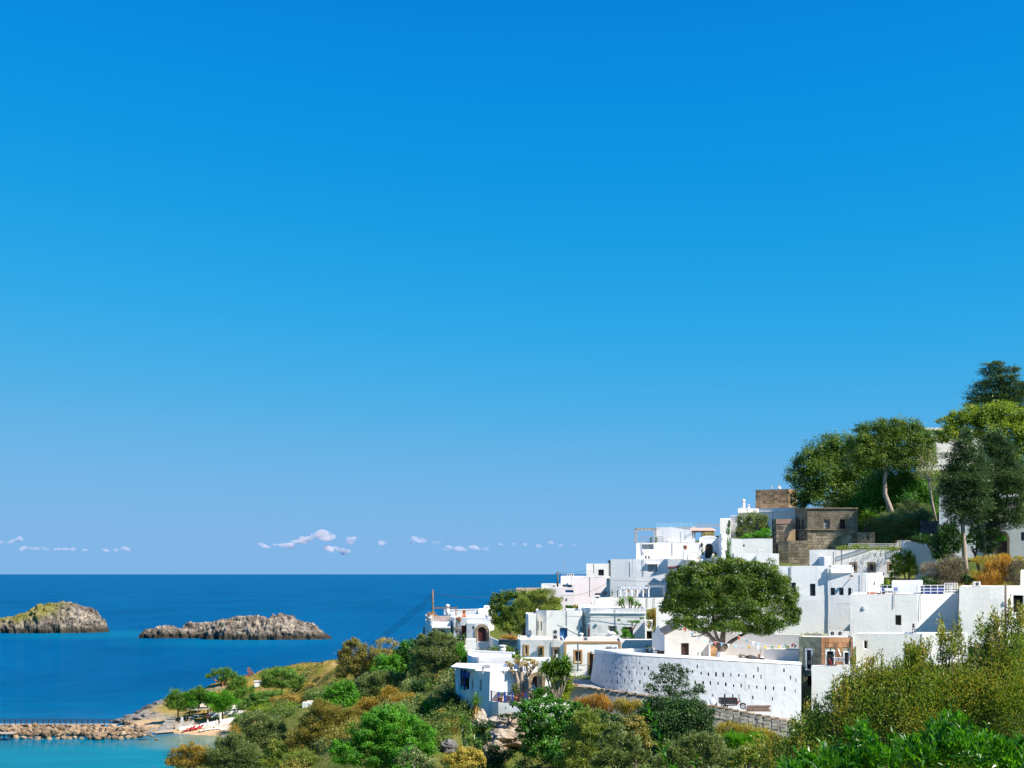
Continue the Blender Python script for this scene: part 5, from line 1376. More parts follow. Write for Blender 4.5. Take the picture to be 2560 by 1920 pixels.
plant('twiggy_shrub', 'grey leafless shrub mass behind the white roof railing', 'shrub', 154, [(2330, 1430, 30, 24), (2365, 1425, 30, 28), (2395, 1440, 26, 24), (2350, 1452, 40, 14), (2385, 1405, 20, 18)], 'f_twig', (.30, .04), 1.6, 'spray', parts=('stem', 'foliage'), bark='bark_dark')
plant('dark_shrub', 'dark green low bush right of the grey twig mass', 'shrub', 153, [(2330, 1455, 26, 14), (2310, 1460, 20, 12), (2420, 1448, 14, 14)], 'f_dark', (.2, .1), 2.4, parts=('stem', 'foliage'))
plant('twiggy_shrub', 'grey brown scrub at the right edge beyond the air conditioner', 'shrub', 151, [(2545, 1430, 20, 30), (2535, 1455, 24, 16)], 'f_twig', (.26, .05), 1.8, 'spray', parts=('stem', 'foliage'))
plant('climbing_vine', 'yellow green vine tree against the stone framed window wall', 'vine', 161, [(2258, 1390, 20, 16), (2240, 1400, 18, 16), (2275, 1400, 16, 16), (2250, 1420, 26, 16), (2280, 1425, 16, 18), (2238, 1438, 16, 12)], 'f_yellow', (.22, .12), 2.2, trunk=(2265, 1465, .12, [(2262, 1440), (2258, 1410)]))
plant('potted_shrub', 'small bright yellow green bush behind the white annexe corner', 'shrub', 148, [(2218, 1458, 9, 9), (2208, 1465, 8, 6)], 'f_yellow', (.16, .1), 2.6, trunk=(2218, 1480, .05), parts=('stem', 'foliage'))
tuft('strip of weeds on the long white roof garden', 169, [(2110, 1369, 20, 5), (2150, 1366, 24, 6), (2200, 1370, 40, 4), (2235, 1371, 14, 5)], 'f_olive_y', 1300, .45, .05, kind='stuff')
plant('roof_vine', 'brown tipped vine on the white parapet above the stairway wall', 'vine', 166, [(2262, 1368, 12, 7), (2285, 1372, 14, 7), (2270, 1382, 12, 6)], 'f_brown', (.2, .1), 1.5, parts=('stem', 'foliage'))
# ---- middle of the village
plant('olive_tree', 'feathery olive tree on the terrace left of the stone tower', 'tree', 203, [(1860, 1305, 16, 16), (1885, 1295, 18, 14), (1908, 1300, 16, 16), (1870, 1325, 24, 16), (1900, 1320, 22, 16), (1848, 1332, 14, 14), (1885, 1340, 26, 12)], 'f_olive', (.30, .085), 2.6, 'spray', trunk=(1882, None, .18))
plant('leafy_shrub', 'glossy bright green shrub under the olive on the slotted terrace wall', 'shrub', 199, [(1880, 1342, 18, 8), (1905, 1335, 18, 11), (1918, 1330, 12, 9), (1862, 1345, 14, 5)], 'f_bright', (.24, .16), 2.6, parts=('stem', 'foliage'))
plant('hanging_vine', 'green creeper on the white wall right of the arched gate', 'vine', 183, [(1820, 1330, 5, 10), (1821, 1360, 4, 14), (1819, 1385, 6, 12), (1822, 1400, 8, 10)], 'f_green', (.2, .12), 2.4, parts=('stem', 'foliage'))
plant('roof_plant', 'yellow flowering creeper under the tiled pergola above the gate', 'vine', 192, [(1765, 1336, 12, 5), (1780, 1334, 8, 6)], 'f_drygreen', (.18, .09), 2, parts=('stem', 'foliage'))
plant('potted_tree', 'small cypress shaped pot plant on the white roof step', 'shrub', 222, [(1822, 1313, 4, 7), (1823, 1305, 3, 5)], 'f_dark', (.2, .1), 3, parts=('stem', 'foliage'))
BT = [(1688, 1455, 26, 24), (1715, 1440, 32, 26), (1752, 1428, 34, 24), (1795, 1418, 36, 20), (1835, 1416, 36, 20), (1878, 1420, 38, 22), (1915, 1430, 36, 26), (1942, 1455, 32, 30), (1965, 1495, 28, 34), (1975, 1530, 26, 28), (1700, 1485, 34, 26), (1745, 1472, 44, 32), (1800, 1462, 50, 32), (1860, 1465, 50, 34), (1910, 1485, 46, 38), (1682, 1515, 26, 28), (1722, 1520, 40, 30), (1775, 1515, 48, 34), (1840, 1520, 52, 34), (1900, 1535, 46, 34), (1940, 1555, 36, 26), (1705, 1556, 34, 22), (1750, 1565, 40, 20), (1815, 1562, 46, 22), (1870, 1565, 42, 22), (1910, 1578, 30, 14), (1660, 1520, 12, 16), (1990, 1545, 12, 22)]
big = plant('ficus_tree', 'big round evergreen tree with a whitewashed trunk foot in the courtyard', 'tree', 131, BT, 'f_ficus', (.21, .11), 3.4, trunk=(1802, 1652, .42, [(1803, 1625), (1806, 1600), (1810, 1560)]), bark='bark', clump=.24, limbs=False, maxn=60000)
m = MB()
for way, r0 in (([(1803, 1628), (1785, 1600), (1768, 1580), (1745, 1555), (1720, 1530)], .26), ([(1805, 1626), (1830, 1604), (1848, 1594), (1875, 1580), (1900, 1560)], .26), ([(1804, 1622), (1808, 1590), (1812, 1560), (1820, 1520)], .28), ([(1800, 1612), (1788, 1580), (1785, 1540), (1770, 1500)], .2), ([(1768, 1580), (1752, 1590), (1730, 1592)], .08)):
    m.tube([P(a, b, 131) + Vector((0, .3 * i, 0)) for i, (a, b) in enumerate(way)], [r0 * (1 - .16 * i) for i in range(len(way))], 7)
m.build('limb', MATS['bark'], big, smooth=True)
m = MB(); a = P(1802, 1652, 131); m.tube([a + Vector((0, 0, -.1)), a + Vector((0, 0, .45)), P(1803, 1629, 131)], [.56, .47, .43], 10); m.build('whitewash_band', MATS['white_old'], big, smooth=True)
plant('round_tree', 'dark glossy round tree behind the red arched door lane', 'tree', 186, [(1240, 1495, 16, 14), (1265, 1490, 20, 14), (1295, 1488, 22, 12), (1320, 1490, 18, 14), (1245, 1515, 20, 18), (1275, 1515, 26, 22), (1310, 1515, 24, 20), (1250, 1540, 22, 20), (1285, 1545, 30, 24), (1240, 1555, 14, 12), (1265, 1568, 26, 16), (1300, 1572, 22, 16), (1230, 1530, 9, 14)],
      'f_ficus', (.24, .13), 2.6, trunk=(1275, None, .25), clump=.27)
plant('olive_tree', 'dense grey green olive tree with a stout trunk left of the white pillar block', 'tree', 178, [(1310, 1510, 20, 20), (1340, 1490, 22, 14), (1365, 1488, 22, 14), (1388, 1502, 16, 14), (1300, 1535, 20, 20), (1330, 1520, 28, 20), (1370, 1515, 28, 18), (1395, 1520, 12, 12), (1305, 1560, 16, 18)], 'f_olive_y', (.22, .075), 3, 'spray', trunk=(1311, 1592, .3, [(1308, 1575), (1312, 1540)]), bark='bark', clump=.3)
plant('hedge_row', 'yellow green flowering hedge on the roof above the blue shutter house', 'hedge', 181, [(1350, 1522, 12, 8), (1368, 1517, 12, 9), (1385, 1516, 12, 9), (1400, 1521, 9, 7)], 'f_yellow', (.18, .09), 3, 'spray', parts=('stem', 'foliage'))
plant('clipped_hedge', 'low clipped green hedge in the white roof planter', 'hedge', 181, [(1420, 1518, 7, 6), (1430, 1518, 7, 6)], 'f_green', (.14, .08), 3.4, parts=('stem', 'foliage'))
plant('flowering_shrub', 'straggly yellowish shrub right of the clipped green hedge', 'shrub', 180, [(1442, 1517, 7, 7), (1449, 1519, 5, 6)], 'f_drygreen', (.16, .06), 2, 'spray', parts=('stem', 'foliage'))
tuft('ochre dry grass on the bank left of the grey stone wall', 159, [(1270, 1592, 20, 5), (1285, 1595, 12, 4)], 'f_dry', 900, .3, .05, kind='stuff')
plant('bougainvillea', 'rusty red bougainvillea climbing left of the chapel', 'vine', 163, [(1625, 1540, 10, 10), (1635, 1530, 12, 9), (1640, 1550, 10, 14), (1622, 1560, 7, 12), (1650, 1528, 8, 7)], 'f_rust', (.18, .09), 1.6, trunk=(1628, 1612, .07), parts=('stem', 'foliage'), twig=4)
plant('pergola_vine', 'bright green vine along the white beam above the brown window', 'vine', 164.5, [(1548, 1550, 5, 2.5), (1578, 1554, 10, 3), (1592, 1555, 9, 3.5), (1604, 1546, 5, 3)], 'f_bright', (.16, .1), 3, parts=('stem', 'foliage'))
plant('window_vine', 'green creeper hanging over the brown framed window', 'vine', 164, [(1562, 1578, 9, 8), (1572, 1588, 10, 8), (1558, 1592, 8, 6), (1566, 1602, 5, 8), (1580, 1592, 6, 5), (1540, 1582, 6, 5)], 'f_bright', (.18, .11), 1.8, parts=('stem', 'foliage'))
yucca('row of small yuccas in front of the plain white terrace wall', 175, [(1550, 1508, 1.5), (1556, 1502, 1.3), (1574, 1500, 1.6), (1580, 1506, 1.3), (1592, 1510, 1.2), (1600, 1514, .8)], (1572, 1535), n=60, L=.75, W=.09)
plant('dry_vine', 'leafless reddish vine on the seaside house corner', 'vine', 181, [(1145, 1550, 6, 7), (1140, 1570, 5, 14), (1147, 1580, 6, 12)], 'f_twig', (.2, .04), 1.0, 'spray', trunk=(1141, 1605, .06), bark='bark', twig=6, parts=('stem', 'foliage'))
plant('red_bougainvillea', 'small red leaf cluster on top of the leafless vine', 'vine', 180.7, [(1146, 1546, 6, 5), (1150, 1550, 4, 4)], 'f_pink', (.16, .09), 1.8, trunk=(1141, 1595, .03), parts=('stem', 'foliage'))
yucca('hanging green cactus spilling over the garden wall below the red door', 175.4, [(1146, 1592, 1), (1159, 1593, 1.1)], (1152, 1598), n=60, L=.5, W=.1, name='cactus', cat='cactus')
plant('hanging_shrub', 'dark green trailing clump over the left end of the garden wall', 'shrub', 175.2, [(1147, 1600, 5, 9), (1160, 1602, 5, 10)], 'f_dark', (.2, .08), 3, 'droop', parts=('stem', 'foliage'))
# ---- restaurant terrace
plant('ivy_hedge', 'dark ivy hedge along the restaurant terrace wall', 'hedge', 117.2, [(1238, 1708, 10, 20), (1255, 1700, 14, 18), (1272, 1705, 14, 18), (1285, 1712, 10, 14), (1245, 1722, 12, 10), (1265, 1724, 16, 10), (1236, 1695, 8, 8)], 'f_dark', (.16, .11), 3.2, trunk=(1262, 1748, .06), parts=('stem', 'foliage'))
mul = plant('pollarded_tree', 'pollarded pale trunked tree with brown tufts above the blue railing', 'tree', 115.2, [(1280, 1664, 9, 6), (1270, 1658, 8, 6), (1292, 1655, 9, 7), (1312, 1658, 11, 9), (1330, 1655, 10, 8), (1342, 1660, 8, 7), (1322, 1668, 11, 7), (1282, 1678, 6, 4)], 'f_rust', (.15, .08), 1.1, trunk=(1295, 1742, .2, [(1294, 1700), (1290, 1680)]), bark='bark_pale', limbs=False)
m = MB()
for way, r0 in (([(1296, 1740), (1291, 1700), (1283, 1683), (1273, 1660)], .2), ([(1304, 1740), (1304, 1700), (1303, 1670), (1302, 1655)], .2), ([(1311, 1740), (1315, 1705), (1322, 1685), (1338, 1662)], .22), ([(1290, 1690), (1296, 1675), (1300, 1660)], .12), ([(1283, 1683), (1276, 1677), (1271, 1676)], .12), ([(1318, 1692), (1318, 1675), (1316, 1660)], .1)):
    m.tube([P(a, b, 115.2) + Vector((0, .1 * i, 0)) for i, (a, b) in enumerate(way)], [r0 * (1 - .1 * i) for i in range(len(way))], 8)
m.build('limb', MATS['bark_pale'], mul, smooth=True)
yucca('tall many headed yucca at the right end of the restaurant terrace', 114.5, [(1362, 1674, 1.25), (1382, 1668, 1.2), (1395, 1672, 1.1), (1412, 1662, 1.35), (1420, 1676, 1.0), (1374, 1688, 1.1), (1400, 1686, 1.1)], (1395, 1752), n=190, L=.95, W=.10, stem=.07)
plant('terrace_shrub', 'yellow green bush behind the tall yucca stems', 'shrub', 115.5, [(1400, 1712, 16, 18), (1385, 1725, 16, 14), (1418, 1718, 14, 18), (1405, 1738, 22, 14), (1425, 1700, 9, 12)], 'f_yellow', (.15, .08), 2.4, trunk=(1405, 1755, .06), parts=('stem', 'foliage'))
plant('terrace_shrub', 'dark potted shrub in front of the beige folded parasol', 'shrub', 113.6, [(1345, 1735, 14, 14), (1358, 1728, 12, 14), (1352, 1750, 16, 8), (1335, 1742, 10, 10), (1375, 1745, 12, 12)], 'f_green', (.14, .06), 2.8, 'spray', trunk=(1352, 1760, .06), parts=('stem', 'foliage'))
plant('potted_tree', 'small dense potted conifer before the pollarded trunks', 'shrub', 113.8, [(1287, 1718, 8, 9), (1290, 1728, 9, 8), (1284, 1732, 8, 6)], 'f_olive', (.12, .04), 3, 'spray', trunk=(1287, 1752, .04), parts=('stem', 'foliage'))
plant('balcony_plant', 'hanging plant in the blue framed opening of the restaurant', 'vine', 118, [(1169, 1700, 5, 14), (1171, 1720, 4, 8), (1167, 1685, 3, 6)], 'f_olive_y', (.12, .06), 2, parts=('stem', 'foliage'))
plant('roof_shrub', 'yellow green weeds on the wall under the small brown windows', 'shrub', 124, [(1292, 1644, 10, 6), (1310, 1648, 12, 5), (1285, 1640, 6, 6), (1325, 1650, 8, 4)], 'f_yellow', (.13, .07), 2, parts=('stem', 'foliage'))
plant('roof_shrub', 'narrow dark shrub at the corner of the upper white block', 'shrub', 125, [(1295, 1633, 3.5, 9)], 'f_dark', (.12, .06), 3.4, parts=('stem', 'foliage'))
for px, lb in ((1342, 'tiny dark weed left on the ledge under the brown windows'), (1352, 'tiny flower pot plant beside the plank door ledge'), (1374, 'round potted bush just left of the narrow brown door')):
    plant('potted_plant', lb, 'plant', 132, [(px, 1645, 5, 4)], 'f_green', (.11, .06), 2.2, trunk=(px, 1652, .03), parts=('stem', 'foliage'))
# ---- below the slotted wall
plant('fig_tree', 'lush dark green fig bush below the restaurant terrace', 'tree', 101, [(1330, 1770, 30, 22), (1375, 1768, 36, 22), (1415, 1775, 34, 22), (1440, 1795, 28, 24), (1320, 1800, 32, 26), (1365, 1805, 44, 32), (1415, 1815, 42, 32), (1450, 1825, 28, 24), (1330, 1840, 38, 28), (1380, 1850, 44, 30), (1340, 1875, 40, 26), (1400, 1885, 50, 30), (1310, 1765, 18, 10), (1285, 1760, 12, 6)], 'f_green', (.19, .13), 2.7, trunk=(1380, None, .2), clump=.22, maxn=30000)
plant('wall_tree', 'thin dark tree silhouetted against the slotted wall', 'tree', 110.5, [(1660, 1670, 16, 14), (1685, 1668, 18, 14), (1710, 1680, 16, 16), (1640, 1695, 18, 16), (1672, 1695, 22, 18), (1705, 1705, 22, 18), (1625, 1722, 20, 14), (1655, 1722, 24, 16), (1690, 1728, 26, 16), (1725, 1732, 24, 14), (1748, 1722, 16, 14), (1760, 1730, 8, 8)], 'f_dark', (.16, .09), 1.15, trunk=(1673, 1775, .10, [(1673, 1745), (1674, 1715)]), bark='bark_dark', twig=5, clump=.3)
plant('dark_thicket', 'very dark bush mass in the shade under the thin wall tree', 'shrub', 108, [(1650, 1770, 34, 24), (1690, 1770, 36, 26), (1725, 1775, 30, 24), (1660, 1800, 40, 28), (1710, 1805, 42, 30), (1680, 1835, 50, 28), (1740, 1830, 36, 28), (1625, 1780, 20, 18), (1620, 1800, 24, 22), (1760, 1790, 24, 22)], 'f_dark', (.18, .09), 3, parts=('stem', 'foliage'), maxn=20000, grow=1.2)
tuft('amber dry grass hanging below the path parapet', 109.5, [(1485, 1758, 34, 22), (1510, 1765, 26, 20), (1460, 1760, 20, 18), (1500, 1745, 22, 12)], 'f_dry', 3600, .55, .035, kind='stuff')
tuft('green and straw grass tuft below the parapet left of the thin tree', 109, [(1555, 1762, 22, 18), (1570, 1772, 20, 16), (1590, 1760, 14, 12)], 'f_drygreen', 2000, .5, .035, kind='stuff')
plant('pink_shrub', 'dull pink dry shrub beside the amber grass', 'shrub', 110, [(1440, 1755, 12, 9), (1452, 1762, 12, 9)], 'f_pink', (.13, .05), 2.4, 'spray', parts=('stem', 'foliage'))
plant('bank_shrub', 'shadowed green shrub under the amber grass bank', 'shrub', 106, [(1490, 1795, 26, 18), (1520, 1800, 26, 18), (1550, 1800, 26, 16), (1470, 1790, 18, 14), (1580, 1800, 24, 18), (1600, 1825, 26, 22)], 'f_dark', (.16, .08), 2.2, parts=('stem', 'foliage'))
tuft('bright green tall grass clump below the timber stack', 88, [(1835, 1850, 32, 22), (1870, 1865, 26, 18), (1890, 1845, 24, 16)], 'f_bright', 3000, .6, .035, kind='stuff')
tuft('straw and green grass mound right under the parapet', 95, [(1820, 1820, 30, 18), (1860, 1825, 30, 16), (1900, 1830, 26, 14), (1925, 1845, 24, 18)], 'f_drygreen', 3200, .55, .035, kind='stuff')
plant('olive_shrub', 'tall feathery olive bush right of the fig', 'shrub', 82, [(1450, 1800, 24, 22), (1478, 1795, 22, 24), (1440, 1830, 28, 26), (1475, 1830, 32, 28), (1505, 1830, 22, 24), (1455, 1865, 40, 28), (1500, 1865, 34, 26), (1430, 1895, 40, 28), (1480, 1900, 44, 28), (1415, 1860, 16, 16)], 'f_olive_y', (.17, .05), 2.9, 'spray', parts=('stem', 'foliage'), clump=.26, maxn=24000)
plant('olive_shrub', 'grey olive bush in the bottom middle beside the leafy sprig', 'shrub', 74, [(1540, 1825, 22, 20), (1520, 1855, 28, 24), (1555, 1850, 28, 26), (1585, 1865, 24, 24), (1530, 1890, 34, 26), (1575, 1895, 36, 26), (1610, 1895, 20, 20), (1500, 1905, 26, 20)], 'f_olive', (.16, .05), 2.9, 'spray', parts=('stem', 'foliage'), clump=.26, maxn=24000)
plant('mixed_shrub', 'brown and green leafy shrub behind the leafy sprig', 'shrub', 86, [(1575, 1810, 22, 18), (1600, 1830, 22, 22), (1590, 1800, 16, 12), (1615, 1855, 18, 22), (1560, 1820, 14, 12)], 'f_brown', (.16, .09), 2, parts=('stem', 'foliage'))
plant('olive_shrub', 'spiky grey olive bush in front of the dark thicket', 'shrub', 70, [(1690, 1870, 26, 22), (1725, 1850, 26, 22), (1755, 1852, 26, 22), (1785, 1862, 26, 22), (1700, 1895, 34, 24), (1745, 1890, 40, 28), (1795, 1892, 34, 26), (1820, 1900, 24, 22), (1660, 1900, 30, 18), (1640, 1905, 20, 14)], 'f_olive', (.16, .045), 2.9, 'spray', parts=('stem', 'foliage'), clump=.26, maxn=24000)
plant('rust_shrub', 'rust tinged shrub between the grass mound and the flowering shrub', 'shrub', 60, [(1860, 1890, 30, 24), (1890, 1895, 30, 24), (1910, 1875, 22, 22), (1830, 1905, 20, 16)], 'f_mastic', (.11, .05), 2.6, parts=('stem', 'foliage'))
plant('yellow_shrub', 'golden flowering bush at the bottom under the rocks', 'shrub', 84, [(1130, 1900, 22, 18), (1160, 1888, 24, 18), (1190, 1892, 22, 18), (1165, 1910, 36, 16), (1205, 1905, 12, 12)], 'f_drygreen', (.12, .06), 2.8, parts=('stem', 'foliage'))
yucca('yucca leaning over the boulder with a brown dry skirt', 112.5, [(1190, 1752, 1.35)], (1178, 1795), n=130, L=.9, W=.06, skirt=True)
yucca('dark rosette bush left of the leaning yucca', 112.8, [(1165, 1772, 1.3), (1158, 1785, 1.2), (1175, 1782, 1.2)], (1166, 1805), mat='f_dark', n=90, L=.8, W=.07)
yucca('pale green yucca pair on the bank below the boulder', 100, [(1155, 1812, 1.2), (1175, 1824, 1.1), (1160, 1835, 1.1)], (1162, 1858), n=80, L=.8, W=.07)
yucca('low dark yucca clump left of the banded cliff', 97, [(1185, 1855, 1.1), (1200, 1860, 1.0), (1170, 1852, 1.0)], (1188, 1885), n=80, L=.75, W=.06)
plant('cliff_shrub', 'dark trailing shrubs on top of the banded cliff', 'shrub', 106.5, [(1262, 1790, 12, 6), (1280, 1792, 14, 8), (1292, 1785, 10, 6), (1250, 1793, 8, 4)], 'f_dark', (.14, .08), 2, parts=('stem', 'foliage'))
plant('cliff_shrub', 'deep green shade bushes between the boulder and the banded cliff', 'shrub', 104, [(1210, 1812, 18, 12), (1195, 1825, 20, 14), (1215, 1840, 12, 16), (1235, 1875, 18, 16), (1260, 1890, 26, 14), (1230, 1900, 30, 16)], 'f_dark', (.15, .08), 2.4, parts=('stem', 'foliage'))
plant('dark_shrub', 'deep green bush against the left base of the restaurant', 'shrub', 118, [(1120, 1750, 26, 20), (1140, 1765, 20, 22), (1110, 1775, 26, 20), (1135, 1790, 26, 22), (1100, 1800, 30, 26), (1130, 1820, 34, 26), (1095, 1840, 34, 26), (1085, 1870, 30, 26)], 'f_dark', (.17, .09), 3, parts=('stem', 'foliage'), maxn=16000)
plant('yellow_shrub', 'small yellow leaved spray left of the restaurant foot', 'shrub', 116, [(1108, 1782, 10, 8), (1118, 1790, 9, 8), (1102, 1775, 6, 5)], 'f_drygreen', (.14, .07), 2, parts=('stem', 'foliage'))
# ---- the slope at the left
plant('olive_tree', 'large grey olive tree in front of the seaside house arch', 'tree', 139, [(1060, 1605, 22, 18), (1090, 1598, 24, 18), (1118, 1605, 26, 20), (1140, 1620, 22, 22), (1050, 1630, 24, 22), (1085, 1630, 34, 26), (1120, 1640, 32, 26), (1060, 1665, 34, 28), (1105, 1670, 40, 28), (1140, 1655, 22, 24), (1075, 1700, 44, 26), (1120, 1700, 34, 24), (1040, 1690, 16, 24)], 'f_olive', (.21, .065), 3.2, 'spray', trunk=(1085, None, .25), clump=.27, maxn=30000)
plant('green_shrub', 'fresh green bush between the large olive and the white block', 'shrub', 136, [(1150, 1625, 10, 16), (1158, 1640, 10, 14), (1160, 1655, 8, 14)], 'f_bright', (.15, .07), 2.6, 'spray', parts=('stem', 'foliage'))
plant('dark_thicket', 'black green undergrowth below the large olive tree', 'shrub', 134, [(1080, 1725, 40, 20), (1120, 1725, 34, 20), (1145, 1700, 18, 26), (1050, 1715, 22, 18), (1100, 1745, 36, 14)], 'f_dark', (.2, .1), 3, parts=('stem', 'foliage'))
plant('dark_tree', 'dark rounded tree left of the large olive', 'tree', 148, [(1010, 1618, 14, 14), (1028, 1612, 14, 14), (1000, 1640, 18, 18), (1025, 1640, 20, 22), (1005, 1665, 22, 20), (1030, 1668, 20, 18)], 'f_green', (.22, .12), 2.8, trunk=(1012, None, .2))
plant('ash_tree', 'lacy yellow green tree left of the dark rounded tree', 'tree', 151, [(950, 1605, 14, 9), (970, 1602, 14, 8), (988, 1612, 10, 9), (955, 1625, 14, 10), (975, 1632, 14, 12)], 'f_drygreen', (.24, .06), 1.0, 'spray', trunk=(962, None, .12, [(962, 1650), (962, 1620)]), twig=4)
plant('eucalyptus_tree', 'brown drooping tree against the sea at the end of the grassy hill', 'tree', 153, [(870, 1620, 18, 16), (885, 1608, 16, 12), (905, 1625, 16, 18), (860, 1640, 18, 18), (888, 1645, 24, 22), (915, 1650, 20, 22), (935, 1640, 14, 24), (865, 1670, 26, 18), (900, 1675, 30, 20), (930, 1672, 18, 18), (850, 1685, 18, 14)], 'f_brown', (.26, .06), 2.6, 'droop', trunk=(895, None, .2), twig=2)
plant('leafy_shrub', 'vivid green shrub right of the drooping brown tree', 'shrub', 147, [(955, 1655, 20, 18), (975, 1660, 20, 20), (945, 1675, 18, 14), (980, 1680, 22, 18), (990, 1650, 10, 14)], 'f_bright', (.2, .12), 2.8, parts=('stem', 'foliage'))
plant('olive_shrub', 'feathery grey shrub in the middle of the slope', 'shrub', 141, [(920, 1705, 24, 18), (950, 1695, 26, 18), (980, 1695, 24, 18), (1000, 1708, 16, 18), (910, 1730, 26, 18), (950, 1725, 34, 20), (890, 1745, 24, 16)], 'f_olive', (.21, .06), 3, 'spray', parts=('stem', 'foliage'))
plant('leafy_shrub', 'vivid green broad shrub left of the feathery grey shrub', 'shrub', 137, [(860, 1715, 24, 14), (835, 1730, 24, 18), (870, 1740, 24, 20), (815, 1755, 24, 20), (845, 1765, 30, 20), (800, 1775, 20, 14), (880, 1765, 20, 16)], 'f_bright', (.21, .13), 2.8, parts=('stem', 'foliage'))
plant('orange_shrub', 'broad rust orange shrub across the slope above the green tree', 'shrub', 126, [(930, 1760, 30, 20), (970, 1745, 30, 22), (1010, 1755, 30, 20), (1040, 1770, 24, 20), (960, 1780, 40, 18), (900, 1775, 26, 18), (1005, 1785, 34, 20), (1050, 1790, 20, 18), (1060, 1810, 20, 22), (1035, 1820, 26, 26)], 'f_rust', (.17, .06), 2.7, 'spray', parts=('stem', 'foliage'))
plant('green_shrub', 'light green shrub beside the shadowed gully', 'shrub', 122, [(1080, 1765, 18, 16), (1095, 1755, 16, 12), (1075, 1785, 16, 14)], 'f_bright', (.17, .1), 2.5, parts=('stem', 'foliage'))
plant('green_tree', 'big round bright green tree low on the slope', 'tree', 99, [(930, 1800, 28, 22), (965, 1785, 32, 24), (1000, 1795, 34, 24), (1040, 1820, 30, 26), (910, 1830, 36, 26), (955, 1825, 42, 28), (1005, 1830, 44, 30), (1055, 1850, 34, 28), (900, 1865, 40, 28), (950, 1865, 46, 28), (1010, 1870, 48, 30), (1065, 1875, 28, 24), (870, 1890, 40, 28), (930, 1900, 50, 26), (1000, 1905, 50, 24), (850, 1870, 24, 22)], 'f_bright', (.17, .075), 2.7, trunk=(950, None, .2), clump=.24, maxn=26000)
plant('pale_shrub', 'silvery shrub with bare white twigs at the bottom', 'shrub', 90, [(1025, 1885, 22, 18), (1045, 1895, 22, 18), (1065, 1905, 24, 16), (1010, 1905, 22, 14)], 'f_olive', (.13, .08), 1.8, parts=('stem', 'foliage'), bark='bark_pale', twig=8)
plant('brown_shrub', 'wide brown twiggy shrub left of the bright green tree', 'shrub', 124, [(800, 1770, 28, 18), (830, 1785, 30, 20), (860, 1795, 30, 22), (780, 1800, 30, 22), (820, 1815, 36, 24), (860, 1830, 34, 26), (770, 1830, 34, 24), (810, 1845, 40, 26), (745, 1855, 34, 24), (790, 1875, 44, 26), (840, 1870, 34, 26), (880, 1790, 24, 18)], 'f_brown', (.17, .06), 2.3, 'spray', parts=('stem', 'foliage'), twig=4, bark='bark_pale', maxn=20000)
plant('olive_tree', 'rounded grey olive with dark limbs at the lower left', 'tree', 158, [(620, 1800, 20, 16), (650, 1795, 24, 16), (680, 1805, 24, 18), (700, 1825, 18, 18), (610, 1825, 24, 20), (650, 1825, 34, 24), (690, 1845, 26, 20), (630, 1855, 30, 20), (665, 1860, 32, 20)], 'f_olive', (.22, .07), 2.4, 'spray', trunk=(652, None, .2, [(652, 1870), (650, 1840)]), bark='bark_dark')
plant('olive_tree', 'low grey olive at the bottom left of the slope', 'tree', 150, [(560, 1860, 24, 18), (590, 1850, 24, 18), (620, 1880, 30, 20), (570, 1885, 30, 22), (540, 1890, 24, 20), (600, 1905, 36, 18), (640, 1905, 24, 16), (545, 1910, 26, 14)], 'f_olive', (.21, .07), 2.8, 'spray', trunk=(590, None, .2))
plant('orange_shrub', 'orange shrub at the very bottom left by the shallow water', 'shrub', 152, [(450, 1885, 24, 16), (480, 1870, 24, 14), (500, 1885, 22, 18), (470, 1905, 36, 16), (430, 1905, 20, 14), (515, 1905, 20, 14)], 'f_rust', (.19, .07), 2.4, 'spray', parts=('stem', 'foliage'))
plant('brown_shrub', 'rusty green shrub between the two lower olives', 'shrub', 135, [(690, 1870, 26, 18), (720, 1880, 30, 22), (680, 1895, 26, 18), (740, 1900, 34, 18), (700, 1910, 30, 14), (655, 1905, 20, 14)], 'f_mastic', (.17, .07), 2.4, parts=('stem', 'foliage'))
plant('green_shrub', 'yellow green shrub above the rounded lower olive', 'shrub', 172, [(650, 1775, 24, 14), (690, 1780, 26, 16), (720, 1775, 24, 16), (735, 1790, 20, 16), (640, 1790, 18, 12), (710, 1800, 24, 14), (755, 1770, 12, 10)], 'f_yellow', (.22, .11), 2.4, parts=('stem', 'foliage'))
plant('small_olive', 'dark olive green low bush at the bottom of the brown shrubs', 'shrub', 112, [(730, 1900, 24, 16), (760, 1895, 24, 18), (790, 1905, 26, 14)], 'f_olive_y', (.15, .05), 2.8, 'spray', parts=('stem', 'foliage'))
plant('orange_shrub', 'rusty shrub right beside the rounded lower olive crown', 'shrub', 156, [(585, 1825, 12, 14), (592, 1842, 12, 12), (578, 1850, 10, 12)], 'f_rust', (.18, .07), 2.2, 'spray', parts=('stem', 'foliage'))
# ---- grassy hill and beach
plant('tamarisk_tree', 'leaning tamarisk with a red trunk on the rocky knoll', 'tree', 321, [(530, 1688, 12, 7), (545, 1680, 14, 9), (562, 1678, 14, 10), (578, 1690, 14, 12), (558, 1695, 14, 14), (590, 1700, 10, 8), (520, 1692, 8, 5)], 'f_tamarisk', (.40, .14), 2.2, 'spray', trunk=(558, 1722, .3, [(557, 1712), (556, 1700)]), bark='terracotta')
plant('tamarisk_tree', 'low round tamarisk right of the leaning one', 'tree', 318, [(585, 1710, 14, 10), (605, 1703, 16, 12), (600, 1718, 18, 10), (575, 1722, 10, 8)], 'f_tamarisk', (.38, .14), 2.4, 'spray', trunk=(598, None, .2))
plant('dry_shrub', 'salmon pink dry bush on the grassy hilltop', 'shrub', 330, [(622, 1695, 12, 9), (634, 1702, 10, 8), (612, 1705, 8, 7), (622, 1676, 4, 6), (627, 1684, 6, 6)], 'f_pink', (.36, .1), 1.5, 'spray', parts=('stem', 'foliage'))
